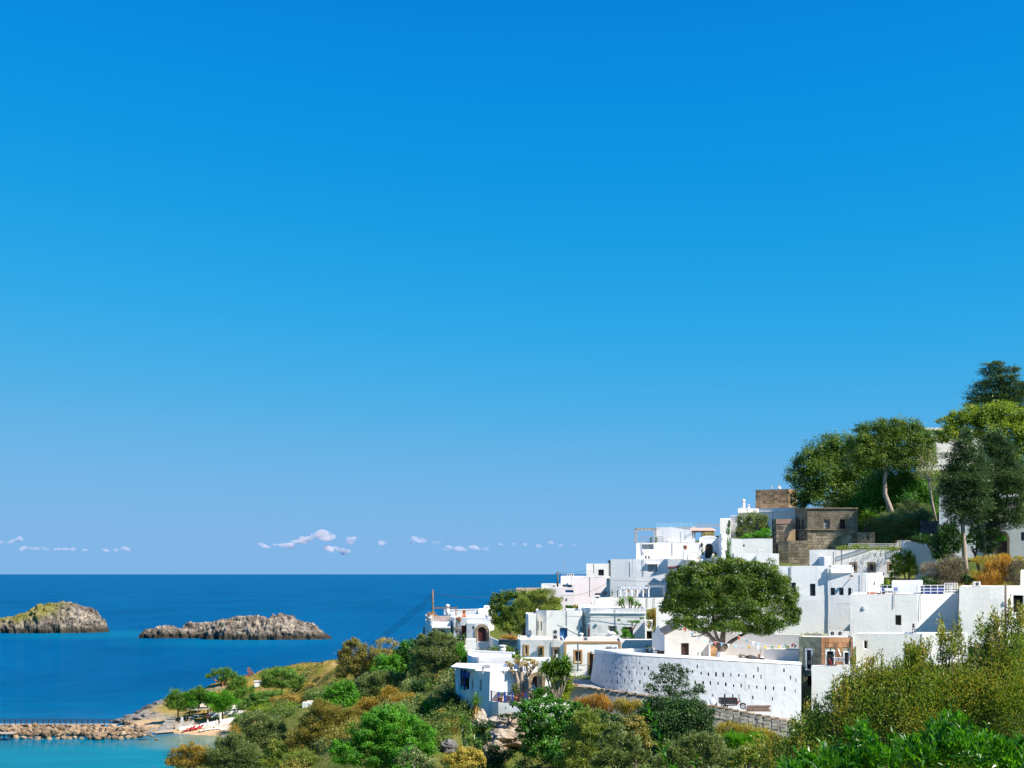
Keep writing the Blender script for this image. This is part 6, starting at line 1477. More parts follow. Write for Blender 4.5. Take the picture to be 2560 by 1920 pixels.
plant('round_tree', 'round grey green tree in the middle of the grassy hill', 'tree', 296, [(670, 1690, 18, 16), (695, 1682, 22, 14), (725, 1685, 20, 14), (750, 1700, 14, 14), (680, 1708, 22, 14), (715, 1708, 28, 16), (665, 1710, 14, 12), (742, 1712, 16, 12)], 'f_tamarisk', (.36, .14), 2.6, trunk=(705, None, .25))
plant('hill_shrub', 'long green bush below the round hill tree', 'shrub', 272, [(625, 1745, 14, 10), (645, 1738, 16, 10), (670, 1735, 18, 9), (695, 1732, 14, 8), (660, 1750, 24, 8), (630, 1758, 16, 8)], 'f_tamarisk', (.3, .13), 2.6, parts=('stem', 'foliage'))
plant('hill_shrub', 'rusty bush patch below the long green bush', 'shrub', 255, [(690, 1750, 18, 9), (715, 1745, 18, 8), (735, 1752, 14, 8), (705, 1760, 18, 7)], 'f_rust', (.28, .1), 2.2, parts=('stem', 'foliage'))
BG = 'tamarisk trees over the beach taverna'
for lb, lobes, foot, mt in (('leftmost tamarisk with three dark stems by the beach steps', [(425, 1750, 8, 9), (440, 1738, 10, 10), (458, 1750, 10, 12), (435, 1762, 14, 10), (455, 1768, 12, 9)], (446, 1800), 'f_tamarisk'),
                            ('tamarisk with yellowish crown right of the beach steps tree', [(478, 1742, 9, 9), (490, 1752, 9, 9), (470, 1755, 9, 10), (485, 1762, 10, 7)], (473, 1790), 'f_bright'),
                            ('low tamarisk behind the taverna awning', [(485, 1730, 8, 6), (498, 1726, 8, 6), (505, 1735, 8, 7)], (498, 1765), 'f_tamarisk'),
                            ('tamarisk left of the folded white parasol', [(510, 1745, 9, 9), (525, 1740, 9, 8), (520, 1755, 10, 8)], (520, 1785), 'f_green'),
                            ('bright yellow green tamarisk directly beside the folded parasol', [(540, 1750, 12, 12), (560, 1742, 14, 10), (545, 1768, 14, 10), (562, 1762, 12, 12), (575, 1755, 8, 8)], (556, 1798), 'f_bright'),
                            ('wide green tamarisk right of the taverna roof', [(612, 1765, 14, 8), (630, 1755, 14, 9), (650, 1752, 14, 8), (660, 1762, 12, 8), (640, 1770, 16, 6)], (645, 1795), 'f_tamarisk')):
    plant('tamarisk_tree', lb, 'tree', 287 if foot[0] < 530 else 283, lobes, mt, (.34, .13), 2.6, 'spray', trunk=(foot[0], foot[1], .18), bark='bark_dark', group=BG, twig=1, grow=1.5)
plant('broom_shrub', 'lime green bush on the right of the taverna', 'shrub', 270, [(640, 1785, 12, 7), (660, 1782, 12, 7), (678, 1788, 10, 7), (650, 1795, 14, 6)], 'f_yellow', (.28, .14), 2.2, parts=('stem', 'foliage'))
plant('hill_shrub', 'green bush between the taverna roof and the hill shed', 'shrub', 300, [(600, 1735, 14, 10), (620, 1728, 12, 9), (585, 1742, 12, 9)], 'f_tamarisk', (.3, .12), 2.4, 'spray', parts=('stem', 'foliage'), grow=1.2)
plant('hill_shrub', 'yellow green bush left of the long hill bush', 'shrub', 292, [(590, 1760, 14, 9), (570, 1748, 12, 9), (606, 1765, 12, 8)], 'f_bright', (.3, .12), 2.4, 'spray', parts=('stem', 'foliage'), grow=1.2)
plant('hill_shrub', 'broad olive bush at the right of the taverna', 'shrub', 262, [(700, 1770, 16, 9), (725, 1765, 14, 9), (680, 1775, 14, 8), (745, 1778, 14, 8)], 'f_yellow', (.3, .12), 2.4, 'spray', parts=('stem', 'foliage'), grow=1.2)
plant('hill_shrub', 'dark green bush on the beach slope above the white loungers', 'shrub', 272, [(600, 1795, 14, 10), (618, 1800, 14, 10), (590, 1808, 12, 9)], 'f_tamarisk', (.3, .12), 2.4, 'spray', parts=('stem', 'foliage'), grow=1.2)
plant('hill_shrub', 'ochre bush on the grassy slope above the rusty patch', 'shrub', 265, [(770, 1740, 16, 8), (795, 1748, 16, 9), (755, 1750, 12, 8)], 'f_rust', (.3, .12), 2.4, 'spray', parts=('stem', 'foliage'), grow=1.2)
plant('hill_shrub', 'fresh green bush at the foot of the brown eucalyptus', 'shrub', 200, [(800, 1740, 18, 12), (822, 1735, 16, 11), (785, 1752, 14, 11), (840, 1748, 14, 10)], 'f_bright', (.3, .12), 2.4, 'spray', parts=('stem', 'foliage'), grow=1.2)
plant('hill_shrub', 'tufted yellow green bush in front of the white block', 'shrub', 215, [(750, 1790, 18, 10), (775, 1785, 18, 11), (735, 1798, 14, 9), (790, 1800, 16, 10)], 'f_yellow', (.3, .12), 2.4, 'spray', parts=('stem', 'foliage'), grow=1.2)
# ---- scrub that covers the slopes
rng = np.random.default_rng(77)
n = 150000
xs = rng.uniform(-62, 60, n); ys_ = rng.uniform(30, 262, n)
keep = np.ones(n, bool)
for a, b, c, d_ in FOOT: keep &= ~((xs > a) & (xs < b) & (ys_ > c) & (ys_ < d_))
pxs = xs / ys_ * F + 1280
keep &= ~((ys_ > 110.5) & (ys_ < 131) & (pxs > 1300)) & ((pxs < 2600) & (pxs > 300))
keep &= ~((pxs > 1000) & (ys_ > 165)) & ~((ys_ > 240) & (pxs < 640))
xs, ys_ = xs[keep], ys_[keep]
i = np.clip(((xs - gx[0]) / st).astype(int), 0, len(gx) - 2); j = np.clip(((ys_ - gy[0]) / st).astype(int), 0, len(gy) - 2)
zs = Z2[i, j]; keep = zs > .8; xs, ys_, zs = xs[keep], ys_[keep], zs[keep]
fx = (xs - gx[i[keep]]) / st; fy = (ys_ - gy[j[keep]]) / st; i = i[keep]; j = j[keep]
zs = Z2[i, j] * (1 - fx) * (1 - fy) + Z2[i + 1, j] * fx * (1 - fy) + Z2[i, j + 1] * (1 - fx) * fy + Z2[i + 1, j + 1] * fx * fy
n = len(xs)
hh = np.array([noise.noise(Vector((x * .35, y * .35, 2))) for x, y in zip(xs, ys_)])
hgt = np.clip(.25 + .9 * hh, .08, .8)
c = np.stack([xs, ys_, zs + rng.uniform(0, 1, n) * hgt], 1)
u = unit(rng.normal(size=(n, 3)) * .7 + np.array([0, 0, .9])); v = unit(np.cross(u, rng.normal(size=(n, 3))))
tn = np.array([noise.noise(Vector((x * .12, y * .12, 7))) for x, y in zip(xs, ys_)])
me = leaf_mesh('undergrowth', c, u, v, rng.uniform(.15, .38, n), rng.uniform(.05, .13, n), np.clip(.45 + .9 * tn + rng.uniform(-.25, .25, n), 0, 1), .1)
foliage('f_scrub', (.03, .085, .012), (.11, .15, .025), (.28, .22, .05), .3)
link('undergrowth', me, MATS['f_scrub'], None, kind='stuff')
print('LEAVES', NLEAF[0], 'scrub', n)
# ------------------------------------------------------------------ flowering shrub and laurel close to the camera
rr = random.Random(91)
ML = [(2040, 1790, 70, 60), (2130, 1730, 80, 60), (2230, 1670, 90, 70), (2330, 1680, 80, 60), (2430, 1660, 80, 66), (2530, 1650, 70, 80), (1960, 1850, 60, 60), (2070, 1850, 90, 70), (2180, 1800, 110, 80), (2300, 1760, 120, 90), (2420, 1740, 120, 100), (2530, 1750, 110, 110), (2010, 1900, 90, 50), (2130, 1890, 110, 60), (2260, 1880, 120, 70), (2390, 1870, 120, 80), (2510, 1880, 110, 80), (2110, 1690, 30, 40), (2160, 1650, 40, 50), (2290, 1620, 34, 34), (2375, 1580, 26, 36), (2480, 1560, 30, 40), (2550, 1550, 26, 50)]
ML = [(a, b + (58 if a < 2250 else 38), c, e) for a, b, c, e in ML]
SP = [(a + rr.uniform(-1, 1) * c, b - e * rr.uniform(.55, 1.25), rr.uniform(6, 12), rr.uniform(18, 42)) for a, b, c, e in ML for _ in range(7)]
mas = plant('mastic_shrub', 'very wide flowering shrub with reddish shoot tips filling the lower right', 'shrub', 23, ML,
      'f_mastic', (.058, .022), 1.7, 'spray', trunk=(2300, None, .09), bark='bark', twig=2, parts=('stem', 'foliage'), clump=.46, maxn=24000)
org = Vector(mas.location); rng = np.random.default_rng(17); k_ = 23 / F; mm = MB()
Lb = []
for a, b, c, e in SP:
    q = P(a, b, 23 + rr.uniform(-.35, .35)); Lb.append((np.array(q), (c * k_, c * k_, e * k_))); mm.tube([q - Vector((rr.uniform(-.1, .1), 0, e * k_ * 2.2)), q + Vector((rr.uniform(-.03, .03), 0, e * k_ * .9))], [.008, .003], 4)
c, u, v, t, ls = crown(rng, Lb, .06, .024, .75, 'spray', .5)
link('shoot_tips', leaf_mesh('shoot_tips', c - np.array(org), u, v, .06 * ls, .024 * ls, np.clip(t + .22, 0, 1), .12), MATS['f_mastic'], mas, kind='stuff')
mm.build('shoot_stems', MATS['bark'], mas, kind='stuff')
SEED[0] = 400
LEAFM = {}
def leaf_obj_mesh(mat, k):
    if (mat, k) not in LEAFM:
        me = bpy.data.meshes.new('leaf')
        w_ = (.15, .17, .14)[k % 3]
        vs = [(0, 0, 0), (.25, w_ * .8, .03), (.55, w_, .05), (.85, w_ * .55, .02), (1, 0, -.03 - .03 * k), (.85, -w_ * .55, .02), (.55, -w_, .05), (.25, -w_ * .8, .03), (.5, 0, 0)]
        me.from_pydata(vs, [], [(0, 8, 2, 1), (8, 4, 3, 2), (0, 7, 6, 8), (8, 6, 5, 4)])
        a = me.attributes.new('tone', 'FLOAT', 'FACE'); a.data.foreach_set('value', [.2 + .15 * k] * 4)
        me.polygons.foreach_set('use_smooth', [True] * 4); me.materials.append(MATS[mat]); LEAFM[(mat, k)] = me
    return LEAFM[(mat, k)]
def put_leaf(root, org, p, dr, L, mat, rr, up=None):
    o = bpy.data.objects.new('leaf', leaf_obj_mesh(mat, rr.randrange(5))); C.objects.link(o); o.parent = root
    q = Vector(dr).to_track_quat('X', 'Z') @ Matrix.Rotation(rr.uniform(-.7, .7), 3, 'X').to_quaternion()
    o.location = p - org; o.rotation_mode = 'QUATERNION'; o.rotation_quaternion = q; o.scale = (L, L, L)
def shoot(root, org, way, d, mat, rr, n, L, r=.0045, spread=.9):
    pts = [P(a, b, d) + Vector((0, rr.uniform(-.05, .05), 0)) for a, b in way]
    m = MB(); m.tube(pts, [r * (1.3 - .9 * i / (len(pts) - 1)) for i in range(len(pts))], 5)
    for k in range(n):
        t = (k + .5) / n; s_ = t * (len(pts) - 1); i = min(int(s_), len(pts) - 2); p = pts[i].lerp(pts[i + 1], s_ - i); ax = (pts[i + 1] - pts[i]).normalized()
        an = k * 2.4 + rr.uniform(-.3, .3); u = ax.cross(Vector((0, 1, .2))).normalized(); v = ax.cross(u)
        dr = (u * math.cos(an) + v * math.sin(an)) * spread + ax * rr.uniform(.6, 1.1)
        put_leaf(root, org, p, dr, L * rr.uniform(.7, 1.15) * (1.05 - .45 * t), mat, rr)
    return m
rr = random.Random(44)
for lb, d, ways, n, L in (('tall arching lime green leafy sprig standing out in the bottom middle', 12.5, [[(1690, 1950), (1660, 1890), (1648, 1840), (1628, 1795), (1608, 1750)]], 34, .135),
                          ('young light green shoot at the bottom edge left of the golden bush', 11.0, [[(1030, 1960), (1026, 1925), (1022, 1880), (1018, 1872)]], 9, .13),
                          ('small pale shoot tip just right of the left bottom shoot', 11.0, [[(1082, 1960), (1078, 1918)]], 5, .10),
                          ('lime shoot pair at the bottom edge below the spiky olive', 12.0, [[(1745, 1960), (1740, 1915), (1738, 1895)], [(1690, 1950), (1684, 1915)]], 9, .12)):
    root = thing('leafy_sprig', lb, 'plant', P(ways[0][0][0], ways[0][0][1], d)); org = Vector(root.location); mm = MB()
    for wy in ways:
        m = shoot(root, org, wy, d, 'f_laurel', rr, n, L); mm.add(m.v, m.f)
    mm.build('stem', MATS['f_bright'], root)
lau = thing('laurel_shrub', 'glossy bright green broad leaved shrub nearest the camera at the lower right', 'shrub', P(2300, 1990, 12)); org = Vector(lau.location); mm = MB()
tips = [(2140, 1800), (2170, 1790), (2335, 1800), (2365, 1780), (2385, 1740), (2400, 1790), (2440, 1830), (2470, 1810), (2500, 1850), (2540, 1830), (2560, 1870), (2050, 1850), (2080, 1840), (2110, 1860), (2200, 1840), (2240, 1850), (2290, 1840), (2310, 1860), (2420, 1860), (2020, 1890), (1990, 1900)]
cnt = 0
for (a, b) in tips:
    d = rr.uniform(12.5, 14.5)
    m = shoot(lau, org, [(a + rr.uniform(-25, 25), b + 120), (a + rr.uniform(-12, 12), b + 60), (a, b)], d, 'f_laurel', rr, 14, .115); mm.add(m.v, m.f); cnt += 14
mm.build('stem', MATS['f_bright'], lau, smooth=True, kind='stuff')
lobes = []
for px, py, rx, ry in [(1985, 1925, 50, 26), (2060, 1905, 60, 40), (2130, 1900, 60, 45), (2200, 1895, 70, 45), (2280, 1890, 70, 50), (2350, 1870, 60, 60), (2420, 1880, 70, 60), (2490, 1885, 70, 55), (2555, 1890, 60, 50), (2380, 1810, 34, 40), (2150, 1840, 30, 40)]:
    c = P(px, py, 13.5); lobes.append((np.array(c), (rx * 13.5 / F, .45, ry * 13.5 / F)))
rng = np.random.default_rng(9)
c, u, v, t, ls = crown(rng, lobes, .10, .034, 2.6, 'spray', .3)
me = leaf_mesh('leaves', c - np.array(org), u, v, .10 * ls, .034 * ls, t, .16)
link('leaves', me, MATS['f_laurel'], lau, kind='stuff')
# ------------------------------------------------------------------ things on and around the houses
def bxo(name, mat, root, c, size, rz=0, label=None):
    m = MB(); m.box(c, size, rz); return m.build(name, MATS[mat], root, label=label)
def sag(a, b, drop, n=14):
    a, b = Vector(a), Vector(b)
    return [a.lerp(b, i / n) - Vector((0, 0, drop * 4 * (i / n) * (1 - i / n))) for i in range(n + 1)]
def wire(label, a, b, drop, r=.022, group='overhead wires'):
    m = MB(); m.tube(sag(a, b, drop), r, 4); return tag(m.build('overhead_wire', MATS['wire']), label, 'wire', group)
def pole(label, px, p0, p1, d, r=.13, mat='pole_wood', name='utility_pole', arms=()):
    root = thing(name, label, 'pole', P(px, p1, d)); a, b = P(px, p1, d), P(px, p0, d)
    m = MB(); m.tube([a - Vector((0, 0, 1)), b], [r * 1.15, r * .85], 8); m.build('shaft', MATS[mat], root, smooth=True)
    for z, w_ in arms: bxo('crossarm', 'metal_dark', root, b - Vector((0, -.1, z)), (w_, .08, .08))
    return root
pole('tall wooden utility pole rising from the left end of the seaside house', 1082, 1474, 1545, 192, .16, arms=((.7, .9), (1.3, .7)))
pole('distant wooden utility pole standing beyond the long low white house', 1394, 1428, 1458, 252, .17, arms=((.5, 1.2),))
pole('weathered brown timber pole in front of the right edge house', 2514, 1462, 1600, 131, .13)
fr_ = thing('post_frame', 'timber crossbar on two short posts beside the tall utility pole', 'frame', P(1140, 1535, 193))
for a in (1139, 1142): m = MB(); m.bar(P(a, 1540, 193), P(a, 1517, 193), .12); m.build('post', MATS['pole_wood'], fr_)
m = MB(); m.bar(P(1084, 1519.5, 193), P(1139, 1520, 193), .16, .22); m.build('crossbar', MATS['pole_wood'], fr_)
for k, (a, b) in enumerate(((1484, 1758), (1491, 1764), (1498, 1770))):
    wire(('uppermost', 'middle', 'lowest')[k] + ' of three wires sloping down from the tall pole to the shore', P(1081, a, 192), P(690, b, 215), 1.2, .03)
wire('single low wire running from the seaside house down to the left', P(1072, 1556, 184), P(960, 1606, 160), .3)
wire('thick sagging cable from the tall pole to behind the round tree', P(1083, 1482, 192), P(1255, 1486, 210), .6, .035)
wire('cable from behind the round tree up to the distant pole', P(1255, 1486, 211), P(1393, 1432, 252), .5, .03)
wire('wire from the distant pole to the tall white cube', P(1395, 1431, 252), P(1470, 1424, 243), .4)
wire('sagging line from the lantern chimney across the pinkish house', P(1518, 1458, 203), P(1357, 1473, 238), 1.6)
wire('stay line from the satellite dish up to the blue shutter house wall', P(1329, 1584, 136.5), P(1382, 1534, 168.5), .0, .018)
wire('cable along the curved parapet house facade', P(1412, 1540, 168.4), P(1610, 1543, 166.6), .12)
wire('dark line across the tall bluish house below its hooded window', P(1530, 1450, 195.6), P(1672, 1453, 194.6), .1)
for k, (px, top, bot, d, lb) in enumerate(((1410.5, 1404, 1440, 259, 'tall television antenna on the roof with two air conditioner boxes'), (1946, 1206, 1225, 240.5, 'short mast beside the dishes on the brown tower'), (1260, 1476, 1495, 215, 'small antenna above the dark round tree'))):
    root = thing('antenna', lb, 'antenna', P(px, bot, d)); m = MB(); m.tube([P(px, bot, d), P(px, top, d)], .06, 6); m.build('mast', MATS['metal_grey'], root)
    if k != 1:
        for dz in (.05, .55):
            m = MB(); q = P(px, top, d) - Vector((0, 0, dz)); m.bar(q - Vector((.9 - dz, 0, 0)), q + Vector((1.2 - dz, 0, 0)), .04); [m.bar(q + Vector((x, -.4, 0)), q + Vector((x, .4, 0)), .03) for x in (-.7, -.35, 0, .35, .7)]; m.build('aerial', MATS['metal_grey'], root, kind='stuff')
def dish(label, px, py, rpx, d, aim=(-.6, -.7, .4)):
    r = rpx * d / F; c = P(px, py, d); root = thing('satellite_dish', label, 'satellite dish', c - Vector((0, 0, r * 1.3)))
    q = Vector(aim).normalized().to_track_quat('Z', 'Y').to_matrix(); m = MB()
    m.lathe((0, 0, 0), [(.02, 0), (r * .5, r * .07), (r * .85, r * .22), (r, r * .32), (r * .99, r * .30), (r * .5, r * .045), (.02, -.03)], 16); m.v = [tuple(q @ Vector(v) + c) for v in m.v]; m.build('dish', MATS['ac_white'], root, smooth=True)
    m = MB(); m.bar(c, c + q @ Vector((0, r * .3, r * 1.1)), .03); m.build('feed_arm', MATS['metal_grey'], root)
    m = MB(); m.tube([c - Vector((0, 0, r * 1.4)), c], .04, 6); m.build('mount', MATS['metal_grey'], root)
dish('big cream satellite dish on the flat tan roof edge', 1325, 1585, 10, 136.5, (-.75, -.6, .3))
dish('white satellite dish on the distant long low house', 1419, 1463, 5.5, 253, (-.8, -.5, .2))
dish('edge on satellite dish left on the brown stone tower', 1928, 1219, 5.5, 241, (.9, -.3, .5)); dish('round satellite dish under the mast on the brown tower', 1948, 1219, 5, 241, (.5, -.6, .5))
def ac(label, px, py, wpx, hpx, d, fans=1, dep=.35, stack=False):
    s = d / F; w_, h_ = wpx * s, hpx * s; c = P(px, py, d); root = thing('air_conditioner', label, 'air conditioner', c - Vector((0, 0, h_ / 2)), 'outdoor air conditioner units')
    m = MB(); m.box(c + Vector((0, dep / 2, 0)), (w_, dep, h_)); m.build('casing', MATS['ac_white'], root)
    for k in range(fans):
        z = (k - (fans - 1) / 2) * h_ / fans if stack else 0; x = 0 if stack else (k - (fans - 1) / 2) * w_ / fans
        r = min(w_ / (1 if stack else fans), h_ / (fans if stack else 1)) * .38
        g = MB(); q = c + Vector((x, -.012, z)); n_ = 14
        g.v = [tuple(q + Vector((r * math.cos(6.283 * i / n_), 0, r * math.sin(6.283 * i / n_)))) for i in range(n_)] + [tuple(q + Vector((r * math.cos(6.283 * i / n_), .05, r * math.sin(6.283 * i / n_)))) for i in range(n_)]
        g.f = [tuple(range(n_))] + [(i, (i + 1) % n_, n_ + (i + 1) % n_, n_ + i) for i in range(n_)]
        fo = g.build('fan_grille', MATS['metal_dark'], root)
        m = MB(); m.lathe((0, 0, 0), [(r * .25, 0), (r * .2, .03)], 8); m.v = [tuple(Vector((a, -b - .015, e)) + q) for a, e, b in m.v]; m.build('fan_hub', MATS['metal_grey'], fo)
    for sx_ in (-.35, .35): bxo('foot', 'metal_grey', root, c + Vector((sx_ * w_, dep / 2, -h_ / 2 - .03)), (.06, dep, .06))
ac('tall twin fan air conditioner on the flat tan roof', 1388, 1586, 14, 25, 136.3, 2, .5, True)
ac('small squat air conditioner right of the twin fan unit', 1464, 1597, 14, 9, 134.5)
ac('left fan unit on the sandstone house roof', 2081, 1583.5, 18, 13, 125); ac('right fan unit on the sandstone house roof', 2100, 1583.5, 18, 13, 125); ac('plain boxy unit at the right of the fan units', 2117, 1584, 14, 12, 125.4, 0)
ac('white air conditioner on the right edge house roof', 2443, 1460, 17, 12, 136); ac('left box unit under the television antenna', 1421, 1437, 7, 6, 259.5); ac('right box unit under the television antenna', 1431, 1437, 7, 6, 259.5)
ac('small white unit on the roof right of the hedge', 1413, 1523, 10, 6, 172); ac('dark fronted unit on the balcony above the stone arch', 1091, 1557, 9, 7, 186); ac('small unit at the left corner of the brown window house', 1291, 1624, 9, 9, 139.5)
def chim(label, px, p0, p1, wpx, d, mat='white', cap=True, kind='sq', name='chimney'):
    s = d / F; w_ = wpx * s; a, b = P(px, p1, d), P(px, p0, d); h_ = b.z - a.z; root = thing(name, label, 'chimney', a)
    if kind == 'round':
        m = MB(); m.lathe(a, [(w_ / 2, -.3), (w_ / 2, h_ * .55), (w_ * .42, h_ * .6), (w_ * .42, h_ * .78), (w_ * .6, h_ * .8), (w_ * .6, h_ * .86), (w_ * .45, h_ * .95), (.02, h_)], 14); m.build('shaft', MATS[mat], root, smooth=True); return root
    if kind == 'taper':
        m = MB(); t = .62; hw = w_ / 2
        m.add([(a.x + sx_ * hw * k, a.y + sy * hw * k, z) for k, z in ((1, a.z), (1, a.z + .2), (t, a.z + h_ * .35), (t, b.z)) for sx_, sy in ((-1, -1), (1, -1), (1, 1), (-1, 1))],
              [(4 * i + k, 4 * i + (k + 1) % 4, 4 * i + 4 + (k + 1) % 4, 4 * i + 4 + k) for i in range(3) for k in range(4)] + [(12, 13, 14, 15)]); m.build('shaft', MATS[mat], root)
        bxo('cap', mat, root, (a.x, a.y, b.z + .03), (w_ * .8, w_ * .8, .12)); bxo('smoke_hole', 'void', root, (a.x, a.y - w_ * .3, b.z - h_ * .25), (w_ * .25, .08, h_ * .18)); return root
    m = MB(); m.box((a.x, a.y, a.z + h_ * .46), (w_, w_, h_ * .92)); m.build('shaft', MATS[mat], root)
    if cap:
        bxo('cap', mat, root, (a.x, a.y, a.z + h_ * .93), (w_ * 1.25, w_ * 1.25, h_ * .06)); bxo('cowl', mat, root, (a.x, a.y, a.z + h_ * .98), (w_ * .8, w_ * .8, h_ * .06))
        bxo('smoke_hole', 'void', root, (a.x, a.y - w_ / 2 - .005, a.z + h_ * .82), (w_ * .5, .03, h_ * .08))
    return root
chim('tall slim white chimney with a lantern and a stone foot', 1520.5, 1444, 1492, 8.5, 205, cap=False)
ln = thing('wall_lantern', 'brown lantern on top of the tall slim white chimney', 'lantern', P(1520.5, 1450, 204.6))
bxo('lantern_cap', 'metal_dark', ln, P(1520.5, 1446.5, 204.6), (.36, .2, .1)); bxo('lantern_glass', 'glass_pale', ln, P(1520.5, 1449.5, 204.6), (.26, .16, .3))
chim('stone foot block beside the tall slim chimney', 1513, 1478, 1486, 10, 203.5, 'surround', False, name='stone_block')
chim('white dovecote like chimney with dark slots on the terrace wall', 1493, 1488, 1520, 12, 182.5); chim('round white chimney with a domed cap behind the seaside house', 1119, 1510, 1536, 9, 198, kind='round')
chim('small terracotta chimney on the seaside house roof', 1160, 1526, 1543, 12, 187, 'terracotta', kind='taper'); chim('white ornate chimney left of the brown stone tower', 1859, 1248, 1271, 8, 238, kind='round')
chim('white block base with rounded hood in front of the grey stone wall', 1256, 1612, 1630, 17, 150, kind='round'); chim('tiny white chimney stub beside the ornate chimney', 1872, 1262, 1272, 6, 238, kind='taper')
chim('white pillar holding a terracotta pot on the house terrace', 1713, 1374, 1400, 10, 184, cap=False, name='pillar'); chim('low white box behind the pillar with the pot', 1729, 1384, 1400, 20, 184.5, cap=False, name='pillar')
chim('terracotta coloured strip pillar at the seaward side of the arch wing', 1060, 1565, 1612, 5, 190, 'ochre', False, name='pillar'); chim('white arched gable end of the balustrade on the lower roof', 1529, 1580, 1604, 17, 158, kind='round'); chim('white rounded hood beside the blue shutter', 1453, 1582, 1604, 10, 160, kind='round')
chim('brown lantern post in front of the curved parapet house', 1472, 1567, 1600, 4, 160, 'wood_red', False, name='lantern_post'); ln = thing('lantern', 'glass lantern on the brown lantern post', 'lantern', P(1472.5, 1567, 160))
m = MB(); m.lathe(P(1472.5, 1567, 160), [(.12, 0), (.2, .3), (.26, .32), (.05, .5)], 6); m.build('lantern_body', MATS['metal_grey'], ln)
def post_lines(root, a, b, n, h, mat, w_=.06, name='post'):
    me = MB(); me.box((0, 0, h / 2), (w_, w_, h)); me = me.mesh(name); me.materials.append(MATS[mat]); o = rootloc(root)
    for i in range(n + 1): link(name, me, None, root, Vector(a).lerp(Vector(b), i / max(1, n)) - o)
def railing(label, a, b, h, nposts, mat='frame_white', rails=(1.0, .66, .33), nb=0, w_=.06, name='railing', cat='railing', root=None, bw=.025):
    a, b = Vector(a), Vector(b)
    root = root or thing(name, label, cat, a.lerp(b, .5))
    post_lines(root, a, b, nposts, h, mat, w_)
    for r in rails: m = MB(); z = Vector((0, 0, h * r)); m.bar(a + z, b + z, w_ * .8); m.build('rail', MATS[mat], root)
    if nb:
        me = MB(); me.box((0, 0, h * .48), (bw, bw, h * .92)); me = me.mesh('baluster'); me.materials.append(MATS[mat]); o = rootloc(root)
        for i in range(nb + 1): link('baluster', me, None, root, a.lerp(b, i / nb) - o)
    return root
lz_ = Z(1485.5, 138)
r_ = railing('white tubular railing around the roof terrace with blue chairs', (X(2130, 138), 138.15, lz_), (X(2294, 137.3), 137.5, lz_), 1.0, 11)
railing('', (X(2294, 137.3), 137.5, lz_), (X(2396, 139.3), 139.5, lz_), 1.0, 6, root=r_); railing('', (X(2362, 138.8), 138.9, lz_), (X(2396, 139.3), 139.6, lz_), 1.22, 5, root=r_, w_=.05)
railing('pale glass like railing on the upper white cube', (X(1641, 214), 214, Z(1318, 214)), (X(1734, 212), 212, Z(1318, 213)), .75, 12, 'flag_blue', (1.0, .1), 40, .05)
railing('brown railing beside the glass railing over the tiled pergola', (X(1738, 212), 211.5, Z(1320, 212)), (X(1798, 212), 211.5, Z(1320, 212)), .6, 6, 'wood_pale', (1.0, .5), 0, .08)
def balustrade(label, a, b, h, n, mat='white'):
    a, b = Vector(a), Vector(b); root = thing('balustrade', label, 'balustrade', a.lerp(b, .5)); m = MB()
    m.lathe((0, 0, 0), [(.05, 0), (.09, h * .3), (.04, h * .6), (.07, h)], 8); me = m.mesh('baluster', smooth=True); me.materials.append(MATS[mat]); o = rootloc(root)
    for i in range(n + 1): link('baluster', me, None, root, a.lerp(b, i / n) - o)
    for z in (h + .05, -.04): m = MB(); m.bar(a + Vector((0, 0, z)), b + Vector((0, 0, z)), .2, .12); m.build('rail', MATS[mat], root)
balustrade('white balustrade along the seaward roof behind the terracotta chimney', (X(1110, 199), 199, Z(1535, 199)), (X(1196, 199), 199, Z(1533, 199)), .6, 34)
balustrade('short white balustrade on the roof in front of the two pane window', (X(1488, 158), 158, Z(1597, 158)), (X(1520, 158), 158, Z(1597, 158)), .55, 12)
railing('pinkish rail before the terracotta recess over the stone arch', (X(1078, 184), 184, Z(1551, 184)), (X(1126, 184), 184, Z(1551, 184)), .62, 8, 'frame_white', (1.0, .05), 22, .035)
bx_ = thing('terracotta_recess', 'brown plastered recess of the balcony above the stone arch', 'wall', P(1102, 1552, 187)); bxo('wall', 'terracotta_wall', bx_, P(1102, 1547, 187), (2.9, .3, .9))
pl_ = thing('planter', 'curved white planter with orange dry plants at the seaside house corner', 'planter', P(1072, 1550, 184.4)); m = MB(); m.lathe(P(1073, 1551, 185), [(.35, 0), (.6, .35), (.68, .85), (.6, .85), (.5, .6)], 16); m.build('bowl', MATS['roof_white'], pl_, smooth=True)
plant('planter_plant', 'orange straggly plant spilling from the curved white planter', 'plant', 184.6, [(1078, 1536, 9, 6), (1090, 1543, 8, 6), (1070, 1538, 5, 4)], 'f_dry', (.16, .04), 1.6, 'spray', trunk=(1075, 1548, .03), parts=('stem', 'foliage'))
lt = thing('lattice_screen', 'white zigzag lattice strip beside the balcony over the arch', 'screen', P(1080, 1562, 183.8))
for k in range(4):
    m = MB(); x = X(1077.5 + k * 2.1, 183.8); [m.bar((x + .05 * (-1) ** i, 183.8, Z(1564 - 4 * i, 184)), (x - .05 * (-1) ** i, 183.8, Z(1560 - 4 * i, 184)), .07) for i in range(4)]; m.build('slat', MATS['frame_white'], lt)
